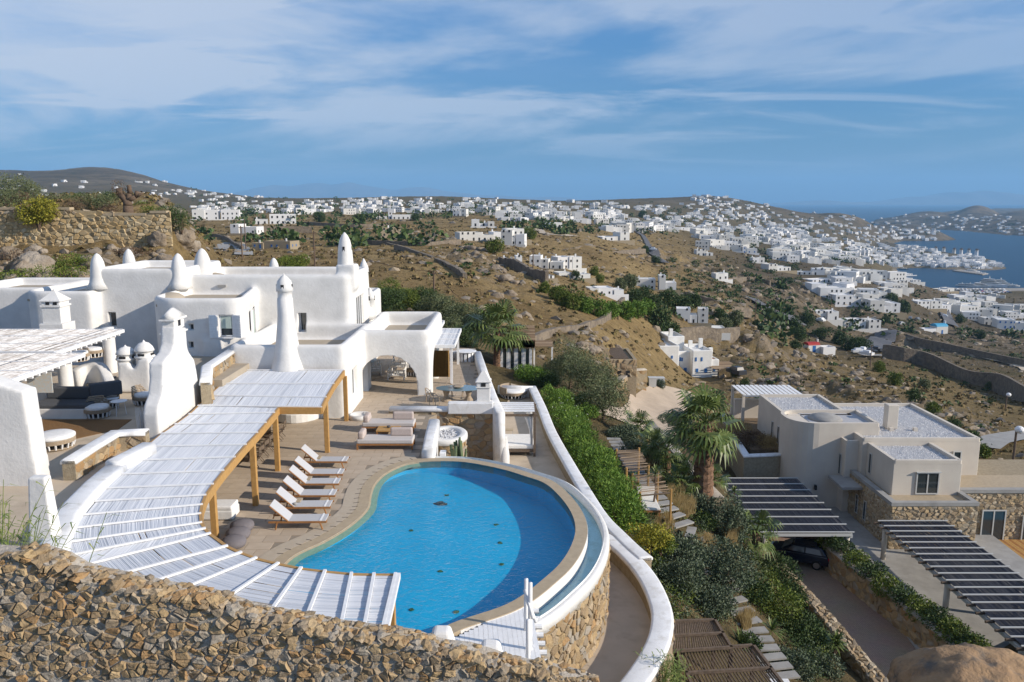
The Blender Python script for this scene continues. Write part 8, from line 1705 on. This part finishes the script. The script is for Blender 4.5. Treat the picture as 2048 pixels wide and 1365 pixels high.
REG = [((300, 378, 560, 396), 34, .8, 'plain white house at the foot of the left mountain'), ((0, 348, 330, 395), 26, .9, 'isolated white house high on the left mountain'), ((385, 400, 760, 430), 95, .8, 'white cubic house scattered over the left plain'), ((700, 397, 1010, 428), 100, .8, 'white cubic house in the village on the centre plain'),
       ((1000, 404, 1240, 446), 115, .8, 'white cubic house in the hillside village at centre'), ((1200, 410, 1540, 466), 220, .8, 'white cubic house in the dense hillside town'), ((1385, 392, 1475, 412), 34, 1, 'white house crowning the town hill'), ((1400, 455, 1620, 500), 70, 1, 'white house on the lower town slope'), ((1500, 426, 1760, 490), 170, .8, 'white house on the slope above the old town'),
       ((1560, 488, 1780, 528), 125, 1, 'white house in the old town above the harbour'), ((1780, 494, 1880, 537), 110, .9, 'white house crowded in the old harbour town'), ((1880, 512, 2015, 539), 85, .9, 'white house on the harbour town point'), ((1760, 430, 2050, 470), 105, 1, 'white house on the far headland across the bay'), ((1760, 462, 1870, 482), 26, 1.1, 'white house on the small rocky cape'),
       ((1880, 588, 2050, 640), 22, 1, 'white house above the port car park'), ((1630, 546, 1800, 600), 18, 1, 'white outbuilding around the hillside hotel')]
cand = []
for (x0, y0, x1, y1), n, sc, lab in REG:
    k = 0; tries = 0
    while k < n and tries < n * 6:
        tries += 1; px = RN.uniform(x0, x1); py = y0 + (y1 - y0) * RN.random() ** .9; p = T(px, py, 200)
        if p is None or p.z < -98.5 or p.y > 5200: continue
        if 395 < px < 560 and py > 430: continue
        if any(abs(p.x - q[0].x) < 7 and abs(p.y - q[0].y) < 7 for q in cand[-160:]): continue
        k += 1; cand.append((p, sc * RN.uniform(.75, 1.15), RN.choice((0, 0, .2, -.2, .5, 1.57, -.6)), RN.randrange(14), lab))
cand.sort(key=lambda q: q[0].y / q[1]); rest = MB()
for i, (p, sc, rz, k, lab) in enumerate(cand):
    if i < 255:
        o = put('white_house', PM[k]); o.location = p; o.rotation_euler.z = rz; o.scale = (sc, sc, sc); tag(o, lab, 'house', lab.replace('white house', 'white houses').replace('cubic house', 'cubic houses'))
    else:
        m = Matrix.Translation(p) @ Matrix.Rotation(rz, 4, 'Z') @ Matrix.Diagonal((sc, sc, sc, 1)); o0 = len(rest.v); rest.v += [tuple(m @ Vector(v)) for v in PR[k].v]; rest.f += [tuple(j + o0 for j in f) for f in PR[k].f]; rest.mi += PR[k].mi
stuff(tag(rest.build('far_houses', [MT['house'], MT['dark']]), 'hundreds of white cube houses of the far town', 'houses'))
b = []
for (x0, y0, x1, y1), n in (((380, 398, 1000, 440), 150), ((1000, 404, 1540, 470), 190), ((1500, 430, 1780, 528), 110), ((1640, 500, 1870, 530), 50), ((1780, 430, 2048, 470), 60), ((300, 345, 560, 400), 40), ((1500, 560, 2048, 680), 60), ((380, 440, 900, 500), 40)):
    for _ in range(n):
        p = T(RN.uniform(x0, x1), RN.uniform(y0, y1), 180)
        if p is not None and p.z > -98 and p.y < 5000: r0 = RN.uniform(1.5, 4.2); b.append((p.x, p.y, p.z + r0 * .5, r0 * RN.uniform(.8, 1.8), r0, r0 * .8))
b2 = []
for (x0, y0, x1, y1), n in (((1320, 520, 1600, 640), 260), ((1540, 630, 1740, 700), 60), ((1760, 735, 1990, 900), 90), ((1050, 560, 1300, 600), 40), ((1480, 720, 1700, 800), 40), ((1780, 660, 2040, 720), 40), ((860, 480, 1000, 560), 30)):
    for _ in range(n):
        p = T(RN.uniform(x0, x1), RN.uniform(y0, y1), 84)
        if p is not None and p.z > -96: r0 = RN.uniform(3, 8) * p.y / FPX; b2.append((p.x, p.y, p.z + r0 * .3, r0 * RN.uniform(.9, 1.8), r0, r0 * .6))
stuff(tag(leaves('maquis', MT['dkgreen'], b2, 1.6, .75, None, .6, shell=.5), 'dark green low maquis in the ravine and along the slopes', 'bushes'))
o = leaves('far_trees', MT['dkgreen'], b, .16, 2.0, None, .7, shell=.5); stuff(tag(o, 'dark trees dotted between the far white houses', 'trees'))
# ------------------------------------------------------------------ windmills, boats, cars, poles
def windmill():
    t = thing('windmill', 'white round windmill with thatched cap above the harbour town', 'windmill', group='windmills above the harbour town'); b = MB(); b.lathe([(3.6, -3), (3.4, 0), (2.9, 8.5)], (0, 0, 0), 14); lb(b, 'tower', 'house', t); b = MB(); b.lathe([(3.4, 8.4), (2.2, 10.2), (.1, 11.6)], (0, 0, 0), 14); lb(b, 'cap', 'oldwood', t)
    for k in range(6): a = k * math.pi / 6; b = MB(); b.tube((-math.cos(a) * 5, -3.8, 9 - math.sin(a) * 5), (math.cos(a) * 5, -3.8, 9 + math.sin(a) * 5), .12, n=4); lb(b, 'spar', 'oldwood', t)
    b = MB(); b.lathe([(.3, 0)] + [(.3, .1)], (0, -3.8, 9), 8); lb(b, 'hub', 'oldwood', t); return t
wm0 = windmill()
for k, px in enumerate((1871, 1887, 1908, 1922, 1937, 1953)):
    q = G(px, 503 + k * .6, -93); z = h_at(q.x, q.y); o = wm0 if k == 0 else dup(wm0, q); o.location = (q.x, q.y, max(z, -96)); o['label'] = ['leftmost of the six white windmills on the point', 'second windmill from the left on the point', 'third windmill from the left on the point', 'fourth windmill from the left on the point', 'fifth windmill from the left on the point', 'rightmost of the six windmills on the point'][k]
def yacht(L, decks, lab, px, py, rz, mt='house'):
    L *= .68
    q = G(px, py, SEA); t = thing('yacht', lab, 'yacht', q, 'boats moored in the harbour'); t.rotation_euler.z = rz; W_ = L * .2; b = MB(); P = [(-L / 2, -W_ / 2), (L * .2, -W_ / 2), (L * .38, -W_ * .3), (L / 2, 0), (L * .38, W_ * .3), (L * .2, W_ / 2), (-L / 2, W_ / 2)]; b.prism(P, -.5, L * .085); lb(b, 'hull', mt, t)
    for k in range(decks): f = .38 - .08 * k; b = MB(); z = L * (.085 + .055 * k); b.prism([(x * f * 1.7 - L * .06 * (k > 0), y * (.85 - .12 * k)) for x, y in P], z, z + L * .05); o = lb(b, 'deck_house', 'house', t); b = MB(); b.prism([(x * f * 1.72 - L * .06 * (k > 0), y * (.87 - .12 * k)) for x, y in P], z + L * .018, z + L * .034); put('window_band', b.mesh('window_band', MT['glass']), o)
    b = MB(); z = L * (.085 + .055 * decks); b.tube((-L * .05, 0, z - .5), (-L * .08, 0, z + L * .1), .25, n=5); lb(b, 'mast', 'house', t); b = MB(); b.box((-L * .07, 0, z + L * .05), (.8, L * .07, .5)); lb(b, 'radar_arch', 'house', t)
for L, dk, lab, px, py, rz in ((58, 3, 'largest white motor yacht at the harbour quay', 1982, 573, -.9), (46, 3, 'second large white yacht with tall mast at the right of the quay', 2004, 572, -1.0), (36, 2, 'white yacht left of the largest yacht', 1962, 574, -.9), (30, 2, 'smaller white yacht at the left end of the quay', 1942, 574, -.8), (26, 2, 'small white yacht in front of the quay', 1926, 573, -.7), (24, 1, 'white motor boat at the right end of the quay', 2026, 573, -.3), (34, 2, 'white ferry boat tied at the old town jetty', 1944, 545, -.25), (26, 1, 'white boat at the tip of the old town jetty', 1964, 549, -.2)): yacht(L, dk, lab, px, py, rz)
yacht(24, 1, 'dark hulled sailing boat in the middle of the harbour', 1808, 539, .1, 'navy')
b = MB(); P = PX('1905,543 1965,551 1975,549 1920,541', SEA); b.prism([(p.x, p.y) for p in P], SEA - 2, SEA + 1.5); tag(b.build('jetty', MT['quay']), 'stone jetty reaching out from the old harbour town', 'jetty')
b = MB(); P = PX('1830,577 2100,577 2100,590 1850,588', SEA + 1.8); b.prism([(p.x, p.y) for p in P], SEA - 4, SEA + 2.2); struct(b.build('quay', MT['quay']))
CC = [mat('car_paint_%d' % k, c, None, 1, .4, spec=.6) for k, c in enumerate(((.7, .7, .7), (.6, .6, .62), (.03, .03, .035), (.25, .26, .28), (.35, .04, .03), (.05, .12, .3)))]; cmesh = []
for c in CC:
    b = MB(); b.box((0, 0, .6), (4, 1.75, .75)); b.box((-.2, 0, 1.2), (2.2, 1.6, .6), top=.8); me = b.mesh('car', [c, MT['dark']]); cmesh.append(me)
def car(p, rz, lab, grp): o = put('parked_car', cmesh[RN.randrange(4) if grp and RN.random() < .85 else RN.randrange(6) if grp else 2 if 'dark' in lab else 3 if not 'white' in lab else 0]); o.location = p; o.rotation_euler.z = rz; return tag(o, lab, 'car', grp)
for r_ in range(7):
    for k in range(16):
        q = G(1893 + k * 7.6 + r_ * 2 + RN.uniform(-1, 1), 579.5 + r_ * 2.3, SEA + 2.2)
        if RN.random() < .85: car((q.x, q.y, max(SEA + 2.2, h_at(q.x, q.y))), RN.choice((.1, 1.6, 1.7)), 'car parked in the packed harbour car park', 'cars in the harbour car park')
for px, py, lab in ((1716, 710, 'white car parked beside the crossroads wall'), (1725, 707, 'white car at the crossroads below the valley trees'), (1741, 711, 'dark car turning at the crossroads'), (1751, 706, 'dark car waiting on the hillside road'), (1733, 715, 'white van parked at the bend of the road'), (1305, 504, 'white car driving up the main road'), (1802, 652, 'car at the parking row below the hotel'), (1820, 641, 'car in the middle of the parking row'), (1835, 643, 'car at the end of the parking row'), (1888, 636, 'white car on the steep street'), (1472, 756, 'dark car parked beside the blue-shuttered house'), (1641, 646, 'white car beside the balcony house')):
    p = T(px, py, 90); 
    if p is not None: car((p.x, p.y, p.z + .7), RN.uniform(0, 3), lab, None) if True else None
def upole(px, pyb, pyt, lab, lamp=False, y0=84):
    p = T(px, pyb, y0); tz = D(px, pyt, p.y).z; t = thing('utility_pole', lab, 'pole', p); b = MB(); b.tube((0, 0, -.5), (0, 0, tz - p.z), .14 * max(1, p.y / 150) ** .5, .10, 7); lb(b, 'post', 'pole', t); b = MB()
    if lamp: b.blob((.3, 0, tz - p.z), (.45, .45, .4), 0, 1, 1); lb(b, 'lamp', 'white_paint', t)
    else: b.box((0, 0, tz - p.z - .3), (.9, .12, .12)); lb(b, 'crossarm', 'pole', t)
    return Vector((p.x, p.y, tz))
w0 = upole(630, 536, 463, 'tall wooden utility pole on the plain behind the white house'); w1 = upole(868, 586, 543, 'wooden utility pole on the golden slope right of the house'); w2 = upole(1236, 640, 600, 'thin pole beside the green cane trees'); upole(1066, 555, 500, 'thin pole beside the hill houses'); upole(485, 520, 452, 'pair pole nearest the white house beside the lane at left'); upole(492, 500, 440, 'pair pole farther along the lane at left'); upole(2024, 940, 860, 'wooden street lamp pole with white globe at the right edge', True, 70); upole(2011, 818, 790, 'thin street lamp on the slope at right', True, 100); upole(1740, 735, 690, 'utility pole by the road wall'); upole(1510, 640, 600, 'lamp post beside the valley road'); upole(1660, 640, 590, 'utility pole beside the hotel')
def wire(a, c, sag, lab): b = MB(); P = [a.lerp(c, f) - Vector((0, 0, sag * 4 * f * (1 - f))) for f in np.linspace(0, 1, 13)]; b.pipe(P, .035, 4); tag(b.build('power_line', MT['pole']), lab, 'power line')
wire(w0, w1, 1.5, 'dark power line sagging between the two wooden poles'); wire(w1, D(1000, 640, 92), 1.0, 'dark power line falling from the slope pole towards the trees')
